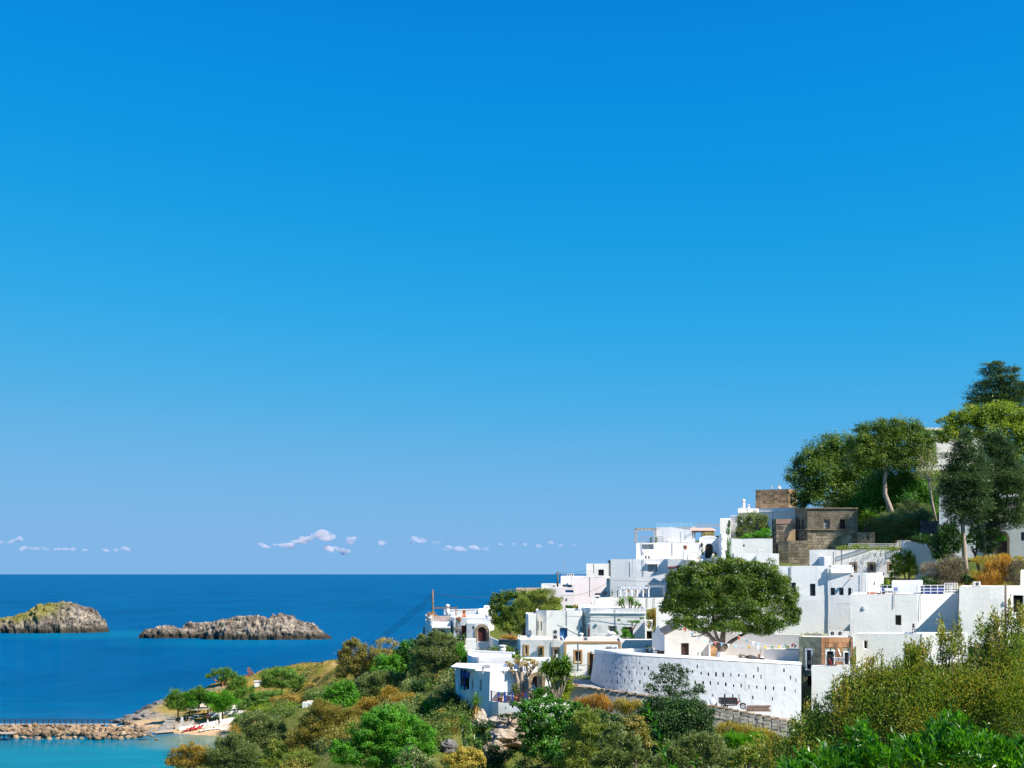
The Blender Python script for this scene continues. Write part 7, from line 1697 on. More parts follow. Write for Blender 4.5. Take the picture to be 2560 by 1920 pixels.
def pergola(label, x0, x1, ptop, pbot, d, dep=2.5, mat='wood_dark', posts=2, roof=None, slats=0, name='pergola', th=.14, front_only=False):
    root = thing(name, label, 'pergola', P((x0 + x1) / 2, pbot, d)); za, zb = Z(pbot, d), Z(ptop, d); xa, xb = X(x0, d), X(x1, d)
    me = MB(); me.box((0, 0, (zb - za) / 2), (th, th, zb - za)); me = me.mesh('post'); me.materials.append(MATS[mat]); o = rootloc(root)
    for i in range(posts):
        for yy in ((d,) if front_only else (d, d + dep)): link('post', me, None, root, Vector((xa + (xb - xa) * i / max(1, posts - 1), yy, za)) - o)
    for yy in (d, d + dep): m = MB(); m.bar((xa - .2, yy, zb), (xb + .2, yy, zb), th, th * 1.4); m.build('beam', MATS[mat], root)
    for i in range(slats + 1):
        if slats: m = MB(); x = xa + (xb - xa) * i / slats; m.bar((x, d - .3, zb + th), (x, d + dep + .3, zb + th), th * .6); m.build('slat', MATS[mat], root)
    if roof: m = MB(); m.box(((xa + xb) / 2, d + dep / 2, zb + th * 1.3), (xb - xa + .5, dep + .6, .08)); m.build('roof_sheet', MATS[roof], root)
    return root
pergola('brown timber pergola standing against the sky at the left of the upper cube', 1592, 1640, 1323, 1358, 206, 2.5, 'wood_pale', 2, None, 5)
pg = pergola('dark timber pergola with a hanging curtain on the white balcony', 1526, 1586, 1404, 1440, 199, 2.5, 'wood_dark', 3, 'wood_brown')
m = MB(); [m.box((X(1578 + i * 1.6, 199), 199.1 + .08 * (i % 2), Z(1420, 199)), (.1, .06, 2.1)) for i in range(5)]; m.build('curtain', MATS['cloth_white'], pg, kind='stuff')
railing('thin white rail at the foot of the dark balcony pergola', (X(1527, 198.5), 198.5, Z(1438, 198.5)), (X(1587, 198.5), 198.5, Z(1438, 198.5)), .32, 6, 'frame_white', (1, .5), 0, .05)
pr = thing('folded_parasol', 'small black parasol on the white balcony pergola', 'parasol', P(1553, 1432, 200)); m = MB(); m.lathe(P(1553, 1432, 200), [(.42, 0), (.3, .12), (.03, .28)], 10); m.build('canopy', MATS['metal_dark'], pr)
bxo('base', 'metal_grey', pr, P(1553, 1435, 200), (.06, .06, .6))
pg = pergola('white pergola hung with round wicker lamps on the roof terrace', 1552, 1622, 1470, 1492, 186.5, 3, 'frame_white', 6, None, 10, th=.16)
for k, (a, b, r_) in enumerate(((1572, 1478, 3.6), (1591.5, 1479, 3.6), (1612, 1479, 3.4), (1589, 1489, 2.6))):
    r = r_ * 187 / F; c = P(a, b, 187); root = thing('wicker_lamp', ('leftmost', 'middle', 'rightmost', 'lowest small')[k] + ' round wicker lamp under the white pergola', 'lamp', c, 'round wicker lamps')
    m = MB(); m.lathe(c - Vector((0, 0, r)), [(.02, 0), (r * .7, r * .3), (r, r), (r * .7, r * 1.7), (.05, r * 2)], 12); m.build('shade', MATS['wicker'], root, smooth=True); m = MB(); m.bar(c + Vector((0, 0, r)), P(a, 1471, 187), .02); m.build('cord', MATS['wire'], root)
pergola('cream awning roof at the right end of the white pergola', 1622, 1660, 1466, 1492, 187, 3, 'frame_white', 2, 'fabric_cream', th=.16)
pg = pergola('small tiled pergola with pinkish roof over the gatehouse', 1737, 1782, 1328, 1345, 192.5, 2, 'wood_dark', 3)
m = MB(); xa, xb, y_ = X(1726, 192), X(1791, 192), 192.2
m.add([(xa, y_ - .4, Z(1326, 192)), (xb, y_ - .4, Z(1326, 192)), (xb - .2, y_ + 2.4, Z(1318, 192)), (xa + .3, y_ + 2.4, Z(1318, 192)), (xa, y_ - .4, Z(1327.5, 192)), (xb, y_ - .4, Z(1327.5, 192))], [(0, 1, 2, 3), (0, 4, 5, 1)]); m.build('tiled_roof', MATS['tile_pale'], pg)
def lattice(label, x0, x1, p0, p1, d, mat, step=.3, dia=True, bw=.04, name='lattice_screen'):
    root = thing(name, label, 'lattice', P((x0 + x1) / 2, p1, d)); xa, xb, za, zb = X(x0, d), X(x1, d), Z(p1, d), Z(p0, d); m = MB(); h = zb - za
    if dia:
        x = xa - h
        while x < xb:
            for sg in (1, -1):
                a, b = (x, za), (x + h, zb)
                if sg < 0: a, b = (x, zb), (x + h, za)
                t0 = max(0, (xa - x) / h); t1 = min(1, (xb - x) / h)
                if t1 > t0: m.bar((x + h * t0, d + .01 * sg, a[1] + (b[1] - a[1]) * t0), (x + h * t1, d + .01 * sg, a[1] + (b[1] - a[1]) * t1), bw, .03)
            x += step
    else:
        n_ = int((xb - xa) / step); [m.bar((xa + (xb - xa) * i / n_, d, za), (xa + (xb - xa) * i / n_, d, zb), bw) for i in range(n_ + 1)]
        k = max(2, int(h / step)); [m.bar((xa, d + .01, za + h * i / k), (xb, d + .01, za + h * i / k), bw) for i in range(k + 1)]
    m.build('lattice_grid', MATS[mat], root, kind='stuff')
    for a, b in (((xa, za), (xb, za)), ((xa, zb), (xb, zb)), ((xa, za), (xa, zb)), ((xb, za), (xb, zb))): m = MB(); m.bar((a[0], d - .03, a[1]), (b[0], d - .03, b[1]), bw * 1.6); m.build('frame_bar', MATS[mat], root)
lattice('grey diamond trellis screen on the terrace left of the upper cube', 1602, 1658, 1341.5, 1356, 205, 'metal_grey', .3)
for a in (1628, 1640): plant('potted_plant', ('left' if a < 1635 else 'right') + ' leafy pot plant standing before the grey diamond trellis', 'plant', 204.6, [(a, 1347, 3.4, 3.4)], 'f_olive', (.16, .07), 2.4, trunk=(a, 1357, .04), parts=('stem', 'foliage')); pt = thing('flower_pot', ('left' if a < 1635 else 'right') + ' dark flower pot before the grey diamond trellis', 'pot', P(a, 1357, 204.5)); m = MB(); m.lathe(P(a, 1357, 204.5), [(.14, 0), (.22, .35), (.2, .35)], 8); m.build('pot', MATS['metal_dark'], pt)
pb = thing('parapet_block', 'white parapet block framing the lattice on the annexe roof', 'parapet', P(2103, 1432, 151.6))
for c, s_ in ((P(2103, 1415, 152.2), (2.9, .25, .25)), (P(2074.5, 1423, 152.2), (.2, .25, .95)), (P(2131, 1423, 152.2), (.2, .25, .95)), (P(2103, 1423, 153.2), (2.9, .2, .9))): bxo('wall', 'white', pb, c, s_)
lattice('white diamond pierced panel of the annexe roof parapet', 2077, 2129, 1418, 1431.5, 151.9, 'frame_white', .28, True, .07)
lattice('long white square lattice fence along the roof garden', 2122, 2242, 1359.5, 1369, 170.5, 'frame_white', .2, False, .03, 'lattice_fence'); lattice('taller white lattice fence step at the end of the roof garden', 2243, 2276, 1352, 1368, 169.5, 'frame_white', .2, False, .03, 'lattice_fence')
fl = thing('floodlight', 'brown floodlight fixed to the white annexe wall', 'lamp', P(2128, 1441, 151.3)); bxo('lamp_head', 'wood_brown', fl, P(2128, 1440, 151.2), (.35, .25, .22)); bxo('bracket', 'metal_dark', fl, P(2132, 1441, 151.5), (.08, .5, .08))
def lantern(label, px, py, d, s_=1):
    root = thing('wall_lantern', label, 'lantern', P(px, py, d)); c = P(px, py, d); m = MB(); m.lathe(c, [(.07 * s_, -.2 * s_), (.13 * s_, .1 * s_), (.17 * s_, .12 * s_), (.02, .28 * s_)], 6); m.build('lantern_body', MATS['metal_dark'], root); bxo('bracket', 'metal_dark', root, c + Vector((0, .15, .3 * s_)), (.04, .35, .04))
lantern('hanging black lantern left of the stone arch', 1085, 1578, 183.7, 1.4); lantern('dark lantern left of the dark red portal door', 1183, 1570, 180.4, 1.2); lantern('black lantern left of the double arched gate door', 1754.5, 1364, 189.7, 1.5); lantern('small black lamp on the restaurant wall above the ivy', 1241, 1684, 115.6, 1); lantern('lantern under the ledge of the annexe', 2209, 1376 + 60, 151.5, .8)
dl = thing('street_lamp', 'white double armed lamp behind the low white walls', 'lamp', P(1902, 1388, 183)); m = MB(); m.tube([P(1902, 1390, 183), P(1902, 1375, 183)], .05, 6); m.build('post', MATS['frame_white'], dl)
for a in (1897, 1906): m = MB(); m.tube([P(1902, 1375, 183), P(a, 1374, 183)], .04, 5); m.lathe(P(a, 1376, 183), [(.16, 0), (.12, .18), (.03, .24)], 8); m.build('lamp_head', MATS['fabric_cream'], dl)
wp = thing('pipe_post', 'thin white post in front of the low white wall with rounded corner', 'post', P(1845, 1412, 181.6)); m = MB(); m.tube([P(1845, 1420, 181.6), P(1845, 1379, 181.6)], .05, 6); m.build('shaft', MATS['frame_white'], wp)
pt = thing('flower_pot', 'terracotta urn on top of the white terrace pillar', 'pot', P(1713, 1374, 184)); m = MB(); m.lathe(P(1713, 1374, 184), [(.12, 0), (.3, .3), (.27, .55), (.33, .6), (.25, .5)], 10); m.build('pot', MATS['terracotta'], pt, smooth=True)
plant('potted_tree', 'thin leafy plant in a white tub left of the gate door', 'plant', 188.8, [(1755, 1376, 3, 7), (1757, 1384, 3.5, 5)], 'f_olive', (.15, .07), 1.6, trunk=(1755, 1394, .04), parts=('stem', 'foliage')); plant('potted_tree', 'dark green plant right of the gate door by the woman', 'plant', 187.5, [(1787, 1384, 4, 5), (1789, 1390, 5, 5)], 'f_green', (.15, .08), 2.4, trunk=(1788, 1400, .04), parts=('stem', 'foliage'))
ct = thing('stone_kerb', 'white tub and step blocks at the foot of the gate', 'step', P(1772, 1398, 186))
for c, s_ in ((P(1754, 1394, 188.6), (.55, .5, .7)), (P(1790, 1401, 184.5), (.7, .8, 1.0)), (P(1772, 1400, 186.5), (1.8, 1.2, .35))): bxo('block', 'white', ct, c, s_)
wh = thing('round_table', 'round brown table top leaning on the gate terrace wall', 'table', P(1746, 1397, 183.8)); m = MB(); m.lathe((0, 0, 0), [(.25, 0), (.25, .05)], 14); m.v = [tuple(Vector((a, -e, b)) + P(1747, 1396, 184.3)) for a, b, e in m.v]; m.build('table_top', MATS['wood_pale'], wh)
# ---- chairs, tables
def chair(label, px, pfoot, d, seat='royal_blue', frame='wood_dark', rz=0, h=.9, group=None, name='chair'):
    c = P(px, pfoot, d); root = thing(name, label, 'chair', c, group); M_ = Matrix.Rotation(rz, 4, 'Z')
    def b(nm, mt, ctr, sz, tilt=0): q = M_ @ Vector(ctr); m = MB(); m.box(c + q, sz, M=(M_.to_3x3() @ Matrix.Rotation(tilt, 3, 'X'))); m.build(nm, MATS[mt], root)
    for x in (-.2, .2):
        b('leg', frame, (x, -.2, .22), (.04, .04, .45)); b('leg', frame, (x, .2, h / 2), (.04, .04, h))
    b('seat', seat, (0, 0, .45), (.46, .46, .05)); b('backrest', seat, (0, .2, h * .78), (.4, .04, h * .38))
    return root
def table(label, px, pfoot, d, w_=.8, mat='cloth_white', leg='wood_dark', h=.74, dep=.8, group=None, cloth=False):
    c = P(px, pfoot, d); root = thing('table', label, 'table', c, group); bxo('table_top', mat, root, c + Vector((0, 0, h)), (w_, dep, .05))
    for x in (-.42, .42):
        for y in (-.42, .42): bxo('leg', leg, root, c + Vector((x * w_, y * dep, h / 2)), (.05, .05, h))
    if cloth:
        tc = thing('tablecloth', 'cloth over the ' + label, 'tablecloth', c + Vector((0, 0, h))); bxo('cloth', 'cloth_white', tc, c + Vector((0, 0, h + .02)), (w_ + .08, dep + .08, .03)); bxo('cloth_drop', 'cloth_white', tc, c + Vector((0, -dep / 2 - .05, h - .12)), (w_ + .08, .02, .26))
CB = 'blue chairs on the railed roof terrace'
chair('left blue canvas chair behind the white railing', 2206, 1487, 143, rz=3.0, group=CB); chair('right blue canvas chair behind the white railing', 2237, 1487, 143, rz=3.3, group=CB); table('roof terrace table between the two blue chairs', 2222, 1487, 144, 1.3, 'cloth_white', cloth=True)
cv_ = thing('terracotta_trough', 'terracotta trough and dark planter behind the railing foot', 'planter', P(2184, 1486, 140.5)); bxo('trough', 'terracotta', cv_, P(2180, 1483, 140.5), (1.0, .3, .25)); bxo('planter_box', 'wood_dark', cv_, P(2200, 1484, 141), (.9, .3, .2))
chair('blue folded deck chair at the right end of the railed terrace', 2351, 1487, 144, rz=2.9, group=CB); bp = thing('storage_box', 'dark blue cover box behind the right end of the railing', 'box', P(2325, 1486, 145)); bxo('cover', 'navy', bp, P(2330, 1476, 146), (2.4, .8, .9)); bxo('lid', 'metal_dark', bp, P(2330, 1466, 146), (2.5, .9, .06))
chair('dark green metal chair against the white balcony house', 2288, 1584, 129.5, 'metal_dark', 'metal_dark', 1.7, 1.05)
pa = thing('brick_patch', 'peeled red brick arch patch on the rounded white wall', 'brick patch', P(2335, 1552, 137.6)); o_ = Vector((0, -.02, 0))
for c, s_ in ((P(2331, 1545, 137.85), (.22, .05, .75)), (P(2347, 1545, 138.25), (.2, .05, .75)), (P(2339, 1534, 138.05), (.85, .05, .3))): bxo('brick_area', 'tile_pale', pa, c, s_, .12)
railing('thin white rail in front of the peeled brick arch', (X(2326, 137.3), 137.3, Z(1556, 137.3)), (X(2370, 138), 138, Z(1556, 138)), .45, 3, 'frame_white', (1, .5), 0, .04)
# ---- sandstone balcony
bz_ = Z(1663.5, 122); railing('black iron balcony railing in front of the orange stone facade', (X(2029, 121.6), 121.6, bz_), (X(2140, 121.6), 121.6, bz_), 1.05, 3, 'metal_dark', (1, .08), 36, .04, name='balcony_railing')
railing('', (X(2029, 121.6), 121.6, bz_), (X(2031, 123.3), 123.3, bz_), 1.05, 1, 'metal_dark', (1, .08), 8, .04, root=bpy.data.objects['balcony_railing'])
rp = thing('folded_parasol', 'small red folded parasol leaning on the balcony railing', 'parasol', P(2076, 1664, 122)); m = MB(); m.tube([P(2080, 1663, 122), P(2075, 1655, 122), P(2072, 1645, 122)], [.16, .13, .02], 8); m.build('canopy', MATS['red_paint'], rp)
table('wooden balcony table under cream cloth', 2096, 1664, 122.2, .9, 'wood_brown', 'wood_brown', cloth=True); ld = thing('leaning_boards', 'dark boards leaning against the orange stone facade', 'boards', P(2092, 1640, 123)); m = MB(); m.bar(P(2088, 1608, 123.3), P(2090, 1626, 123), .12, .04); m.build('board', MATS['wood_dark'], ld); m = MB(); m.bar(P(2096, 1622, 123.3), P(2102, 1640, 122.9), .08, .04); m.build('board', MATS['frame_white'], ld)
pp = thing('drain_pipe', 'white pipe bending down the right edge of the sandstone house', 'pipe', P(2134, 1610, 123.3)); m = MB(); m.tube([P(2121, 1590, 124), P(2128, 1589, 123.6), P(2133, 1594, 123.3), P(2134, 1640, 123.2)], .06, 8); m.build('pipe', MATS['frame_white'], pp, smooth=True)
# ---- bunting
FC = ['flag_red', 'yellow', 'flag_blue', 'flag_green', 'cloth_white']
def bunting(label, a, b, drop, n, h):
    root = thing('bunting', label, 'bunting', a); pts = sag(a, b, drop, 40); m = MB(); m.tube(pts, .012, 4); m.build('string', MATS['cloth_white'], root); rr = random.Random(n)
    for i in range(n):
        p = pts[int(2 + (i + .5) * 37 / n)]; w_ = h * .75; tw = rr.uniform(-.12, .12); sw = rr.uniform(-.1, .1)
        m = MB(); m.add([p + Vector((-w_ / 2, tw, 0)), p + Vector((w_ / 2, -tw, 0)), p + Vector((sw, .04, -h)), p + Vector((-w_ / 2, tw + .012, 0)), p + Vector((w_ / 2, -tw + .012, 0)), p + Vector((sw, .052, -h))], [(0, 1, 2), (5, 4, 3), (0, 2, 5, 3), (1, 4, 5, 2)]); m.build('flag', MATS[FC[(i * 2 + i // 3) % 5]], root)
bunting('upper string of coloured triangular flags across the courtyard', P(1830, 1583, 129), P(2075, 1588, 127), 1.2, 13, .42)
bunting('lower string of coloured triangular flags from the tree trunk', P(1772, 1600, 130), P(2000, 1606, 126), .5, 12, .42)
bunting('short flags hanging in the big tree crown left of its trunk', P(1700, 1560, 128), P(1790, 1608, 129), .3, 5, .45)
# ---- courtyard furniture
st_ = thing('stone_stairs', 'tan stone steps climbing behind the big tree trunk', 'stairs', P(1782, 1650, 138.5))
for i in range(7): bxo('step', 'step_tan', st_, (X(1782, 139), 137.6 + i * .38, Z(1648 - i * 5.6, 138)), (1.15, .42, .25))
bxo('stair_wall', 'white', st_, (X(1769, 139), 139, Z(1630, 138)), (.14, 3, 1.9))
railing('black wrought iron rail on the wall above the tan steps', (X(1770, 139.5), 139.5, Z(1612, 139.5)), (X(1793, 139.5), 139.5, Z(1612, 139.5)), 1.5, 4, 'metal_dark', (1, .05, .5), 14, .04)
tb = table('little white topped trestle table by the chapel', 1750, 1650, 136.2, .55, 'frame_white', 'wood_dark', .8, .4)
tb = table('red brown wooden table at the left of the chapel front', 1637, 1642, 135.5, .8, 'wood_red', 'wood_red', .7, .6); cl = thing('rolled_cover', 'rust red covered bundle beside the red brown table', 'cover', P(1651, 1641, 135.3)); m = MB(); m.box(P(1652, 1635, 135.3), (.75, .5, .55)); [m.box(P(1648 + 4 * i, 1628.5, 135.3), (.16, .5, .12)) for i in range(3)]; m.build('cover', MATS['tile_pale'], cl); cl.children[0].data.materials[0] = MATS['terracotta']
chair('folded brown chair near the parapet left of the chapel', 1622, 1640, 134.8, 'wood_brown', 'wood_brown', .9, .8)
br = thing('broom', 'long handled broom leaning on the chapel wall', 'broom', P(1735.5, 1648, 137.5)); m = MB(); m.bar(P(1735, 1646, 137.4), P(1735.5, 1617, 137.9), .035); m.build('handle', MATS['metal_grey'], br); bxo('head', 'metal_grey', br, P(1735, 1643, 137.4), (.22, .06, .3))
sc_ = thing('boat_sculpture', 'dark boat shaped ornament with a rounded head in the courtyard', 'ornament', P(1890, 1652, 128)); m = MB(); m.tube([P(1870, 1648, 128), P(1876, 1644, 128), P(1895, 1648, 128), P(1911, 1649, 128)], [.2, .3, .22, .12], 8); m.build('hull', MATS['slate'], sc_, smooth=True); m = MB(); m.lathe(P(1872, 1643, 128), [(.1, -.2), (.28, .0), (.3, .1), (.02, .22)], 10); m.build('head', MATS['wood_dark'], sc_, smooth=True)
bs = thing('stone_basin', 'low grey stone basin right of the big tree', 'basin', P(1832, 1652, 127.5)); m = MB(); m.lathe(P(1828, 1650, 127.5), [(.5, 0), (.65, .18), (.6, .2), (.45, .1)], 14); m.build('bowl', MATS['rubble_grey'], bs)
plant('wire_basket', 'grey tangle of wire netting beside the dark ornament', 'netting', 128.5, [(1857, 1643, 9, 6), (1850, 1640, 5, 5)], 'f_twig', (.25, .02), 1.2, 'spray', trunk=(1857, 1650, .02), parts=('wire_core', 'wire_mesh'))
pdl = thing('paddle', 'brown wooden paddle leaning in the courtyard', 'paddle', P(1900, 1648, 129)); m = MB(); m.bar(P(1903, 1622, 129.4), P(1900, 1636, 129), .05); m.build('shaft', MATS['wood_brown'], pdl); bxo('blade', 'wood_brown', pdl, P(1898, 1641, 129), (.25, .05, .45))
# ---- lane: cargo tricycle, timber stack, shrine niche
td = 115.6; g0 = Z(1773, td)
tk = thing('cargo_tricycle', 'dark three wheeled cargo motorcycle parked against the slotted wall', 'tricycle', (X(1832, td), td, g0)); tx = lambda p: X(p, td)
def wheel(px, r, y, nm='wheel'):
    c = Vector((tx(px), y, g0 + r)); m = MB(); n_ = 18
    for (r0, r1, w_) in ((r, r * .72, .12),):
        ring = []
        for i in range(n_):
            a = 6.283 * i / n_; cs, sn = math.cos(a), math.sin(a); ring += [c + Vector((r0 * cs, -w_ / 2, r0 * sn)), c + Vector((r0 * cs, w_ / 2, r0 * sn)), c + Vector((r1 * cs, w_ / 2, r1 * sn)), c + Vector((r1 * cs, -w_ / 2, r1 * sn))]
        m.add(ring, [(4 * i + k, 4 * ((i + 1) % n_) + k, 4 * ((i + 1) % n_) + (k + 1) % 4, 4 * i + (k + 1) % 4) for i in range(n_) for k in range(4)])
    wo_ = m.build('wheel', MATS['rubber'], tk); m = MB(); [m.bar(c - Vector((math.cos(a) * r * .72, 0, math.sin(a) * r * .72)), c + Vector((math.cos(a) * r * .72, 0, math.sin(a) * r * .72)), .025) for a in (0, .63, 1.26, 1.88, 2.5)]; m.tube([c - Vector((0, .08, 0)), c + Vector((0, .08, 0))], .06, 8); m.build('spokes', MATS['metal_grey'], wo_)
wheel(1857, .27, td); wheel(1811, .25, td - .45); wheel(1811, .25, td + .45)
m = MB(); zb_ = g0 + .55
for c, s_ in (((tx(1820), td, zb_), (1.55, 1.05, .05)), ((tx(1820), td - .52, zb_ + .2), (1.6, .04, .42)), ((tx(1820), td + .52, zb_ + .24), (1.6, .04, .52)), ((tx(1799.5), td, zb_ + .2), (.04, 1.0, .42)), ((tx(1841), td, zb_ + .25), (.04, 1.0, .5))): m.box(c, s_)
m.build('cargo_box', MATS['metal_dark'], tk); bxo('tailboard_strip', 'wood_red', tk, (tx(1828), td - .55, zb_ + .5), (1.0, .03, .06))
m = MB(); F0 = (tx(1857), td, g0 + .27); m.bar((tx(1811), td, g0 + .35), (tx(1842), td, g0 + .4), .1); m.bar((tx(1842), td, g0 + .4), (tx(1849), td, g0 + .8), .08); m.bar((tx(1830), td, g0 + .62), (tx(1849), td, g0 + .7), .08); m.build('frame', MATS['metal_dark'], tk)
m = MB(); [m.bar((F0[0], td + s_, F0[2]), (tx(1849), td + s_, g0 + .85), .045) for s_ in (-.09, .09)]; m.bar((tx(1849), td - .09, g0 + .86), (tx(1849), td + .09, g0 + .86), .05); m.build('fork', MATS['metal_grey'], tk)
m = MB(); m.tube([(tx(1847), td - .38, g0 + 1.12), (tx(1848), td - .15, g0 + .95), (tx(1849), td, g0 + .92), (tx(1848), td + .15, g0 + .95), (tx(1847), td + .38, g0 + 1.12)], .025, 6); m.build('handlebar', MATS['metal_dark'], tk)
m = MB(); m.tube([(tx(1832), td, g0 + .72), (tx(1838), td, g0 + .74), (tx(1842), td, g0 + .7)], [.14, .16, .08], 8); m.build('saddle', MATS['rubber'], tk, smooth=True); m = MB(); m.tube([(tx(1842), td, g0 + .64), (tx(1847), td, g0 + .72)], [.12, .08], 8); m.build('fuel_tank', MATS['red_paint'], tk, smooth=True)
for s_ in (-.36, .36): m = MB(); m.bar((tx(1848), td + s_, g0 + 1.1), (tx(1846.5), td + s_, g0 + 1.28), .02); m.box((tx(1846.5), td + s_, g0 + 1.32), (.05, .12, .1)); m.build('mirror', MATS['metal_dark'], tk)
m = MB(); m.lathe((0, 0, 0), [(.03, -.08), (.09, 0), (.09, .06)], 10); m.v = [(tx(1850.5) + b, td + a, g0 + .82 + e) for a, e, b in m.v]; m.build('headlight', MATS['glass_pale'], tk)
m = MB(); m.tube([(F0[0] - .3, td, F0[2] + .16), (F0[0] - .1, td, F0[2] + .32), (F0[0] + .15, td, F0[2] + .29), (F0[0] + .3, td, F0[2] + .12)], .05, 6); m.build('mudguard', MATS['metal_dark'], tk)
tm = thing('timber_stack', 'low stack of weathered brown planks on the lane right of the tricycle', 'timber', P(1895, 1780, 115.4)); rr = random.Random(6)
for r in range(4):
    for k in range(2): bxo('plank', 'wood_brown', tm, P(1896 + rr.uniform(-5, 5), 1777 - r * 4, 115.2 + k * .35), (2.1, .3, .1), rr.uniform(-.05, .05))
for i, (a, b) in enumerate(((1770, 1762), (1780, 1757))): rk = thing('rubble_lump', ('left', 'right')[i] + ' whitewashed lump at the foot of the slotted wall beside the tricycle', 'rubble', P(a, b, 116)); m = MB(); m.lathe(P(a, b, 116), [(.5, -.4), (.45, .1), (.25, .35), (.02, .42)], 9); m.build('lump', MATS['slot_wall'], rk, smooth=True)
sh = thing('shrine_niche', 'small arched brown framed niche with iron bars beside the path', 'niche', P(1439.5, 1726, 118.5)); A = Vector((X(1433, 118.5), 118.5)); B = Vector((X(1446, 118.5), 118.5)); m = MB(); hN = (.08, (B - A).length - .08, Z(1725, 118.5), Z(1712, 118.5), True); facade(m, A, B, Z(1728, 118.5), Z(1709.5, 118.5), [hN]); m.build('wall', MATS['ochre'], sh); opening_parts(sh, A, B, hN, VOID)
m = MB(); [m.bar((A.x + .08 + .07 * i, 118.46, hN[2]), (A.x + .08 + .07 * i, 118.46, hN[3] - .05), .018) for i in range(1, 5)]; m.build('iron_bar', MATS['metal_dark'], sh, kind='stuff')
hr_ = thing('hand_rail', 'dark handrail on the ochre trimmed facade under the big shutter', 'rail', P(1445, 1663, 136.7)); m = MB(); m.tube([P(1432, 1666, 136.8), P(1468, 1662, 136.7)], .03, 6); m.build('rail', MATS['metal_dark'], hr_)
# ------------------------------------------------------------------ restaurant terrace
tz = Z(1753, 114.8)
rl = [Vector((X(a, d), d, tz)) for a, d in ((1228, 114.9), (1247, 113.8), (1281, 113.4), (1330, 113.2))]
rt = thing('terrace_railing', 'blue posted railing along the edge of the restaurant terrace', 'railing', rl[0])
post_lines(rt, rl[0], rl[1], 1, 1.0, 'royal_blue', .13); post_lines(rt, rl[1].lerp(rl[2], .47), rl[2], 1, 1.0, 'royal_blue', .13); post_lines(rt, rl[2].lerp(rl[3], .68), rl[2].lerp(rl[3], .69), 0, 1.0, 'royal_blue', .13)
for a, b in zip(rl, rl[1:]): railing('', a, b, .92, 1, 'metal_dark', (1, .1), max(5, int((b - a).length / .13)), .05, root=rt, bw=.022)
TG = 'restaurant terrace furniture'
table('pale blue table nearest the left end of the blue railing', 1255, 1750, 115.3, .8, 'flag_blue', 'royal_blue'); table('pale blue table in the middle behind the railing', 1292, 1748, 115.2, .9, 'flag_blue', 'frame_white'); table('blue covered table where the two guests are', 1326, 1744, 116.6, 1.0, 'flag_blue', 'royal_blue')
for k, (a, b, d, c_, lb) in enumerate(((1242, 1750, 116.2, 'royal_blue', 'blue chair left of the first pale blue table'), (1268, 1751, 115.6, 'royal_blue', 'blue chair right of the first pale blue table'), (1277, 1752, 114.6, 'frame_white', 'white chair by the terracotta pot'), (1304, 1752, 114.6, 'wood_red', 'reddish chair behind the last blue post'), (1310, 1746, 116.4, 'royal_blue', 'blue chair under the seated guest'))): chair(lb, a, b, d, c_, c_, k * 1.3, .88, TG)
for k, (a, lb) in enumerate(((1287, 'terracotta flower pot holding the potted conifer'), (1346, 'terracotta flower pot at the right end of the railing'), (1250, 'low terracotta pot beside the second blue post'))):
    pt = thing('flower_pot', lb, 'pot', P(a, 1756, 113.9)); m = MB(); m.lathe((X(a, 113.9), 113.9, tz), [(.16, 0), (.24, .38), (.27, .4), (.27, .46), (.2, .44)], 10); m.build('pot', MATS['terracotta'], pt, smooth=True)
pr = thing('folded_parasol', 'tall beige folded parasol in front of the stone arched door', 'parasol', P(1349, 1745, 116)); c = P(1349, 1668, 116); m = MB(); m.lathe(c, [(.10, -2.3), (.24, -2.1), (.25, -1.2), (.20, -.5), (.12, -.2), (.02, 0)], 9); m.build('canopy', MATS['fabric_beige'], pr); m = MB(); m.tube([P(1349, 1748, 116), c], .04, 6); m.build('pole', MATS['frame_white'], pr)
aw = thing('awning', 'flat white awning over the blue posted corner of the restaurant', 'awning', P(1160, 1675, 118)); m = MB(); q = [P(1127, 1666, 118), P(1189, 1672.5, 115.4), P(1192, 1660, 123), P(1142, 1657, 126)]; m.add(q + [p + Vector((0, 0, -.12)) for p in q], [(0, 1, 2, 3), (4, 7, 6, 5), (0, 4, 5, 1), (1, 5, 6, 2), (2, 6, 7, 3), (3, 7, 4, 0)]); m.build('roof_sheet', MATS['white'], aw)
for a, d in ((1153, 117.9), (1162, 117.5)): m = MB(); m.bar(P(a, 1672, d), P(a, 1724, d), .16); m.build('post', MATS['navy'], aw)
bxo('balcony_box', 'aqua', aw, P(1158, 1720, 117.6), (.75, .2, .3)); m = MB(); m.bar(P(1151, 1683, 118), P(1172, 1688, 117), .05, .5); m.build('fascia', MATS['royal_blue'], aw)
lv = thing('louvre_shutter', 'white louvred screen at the restaurant corner under the awning', 'screen', P(1143, 1700, 123.2))
for i in range(9): bxo('slat', 'frame_white', lv, P(1145, 1674 + i * 3.0, 122.9), (.42, .06, .07))
dp = thing('drain_pipe', 'blue grey drain pipe at the left foot of the restaurant', 'pipe', P(1155, 1770, 117.6)); m = MB(); m.tube([P(1143, 1741, 118.5), P(1152, 1739, 118), P(1154, 1744, 117.6), P(1153, 1772, 117.6)], .06, 6); m.build('pipe', MATS['metal_grey'], dp, smooth=True)
rb = thing('roof_hood', 'grey metal extractor hood on the restaurant roof', 'vent', P(1216, 1672, 117)); bxo('hood', 'metal_grey', rb, P(1217, 1667, 117), (.6, .5, .3)); m = MB(); m.tube([P(1211, 1667, 117), P(1207, 1669, 115), P(1206.5, 1684, 114.9)], [.1, .14, .08], 8); m.build('hanging_cloth', MATS['metal_grey'], rb)

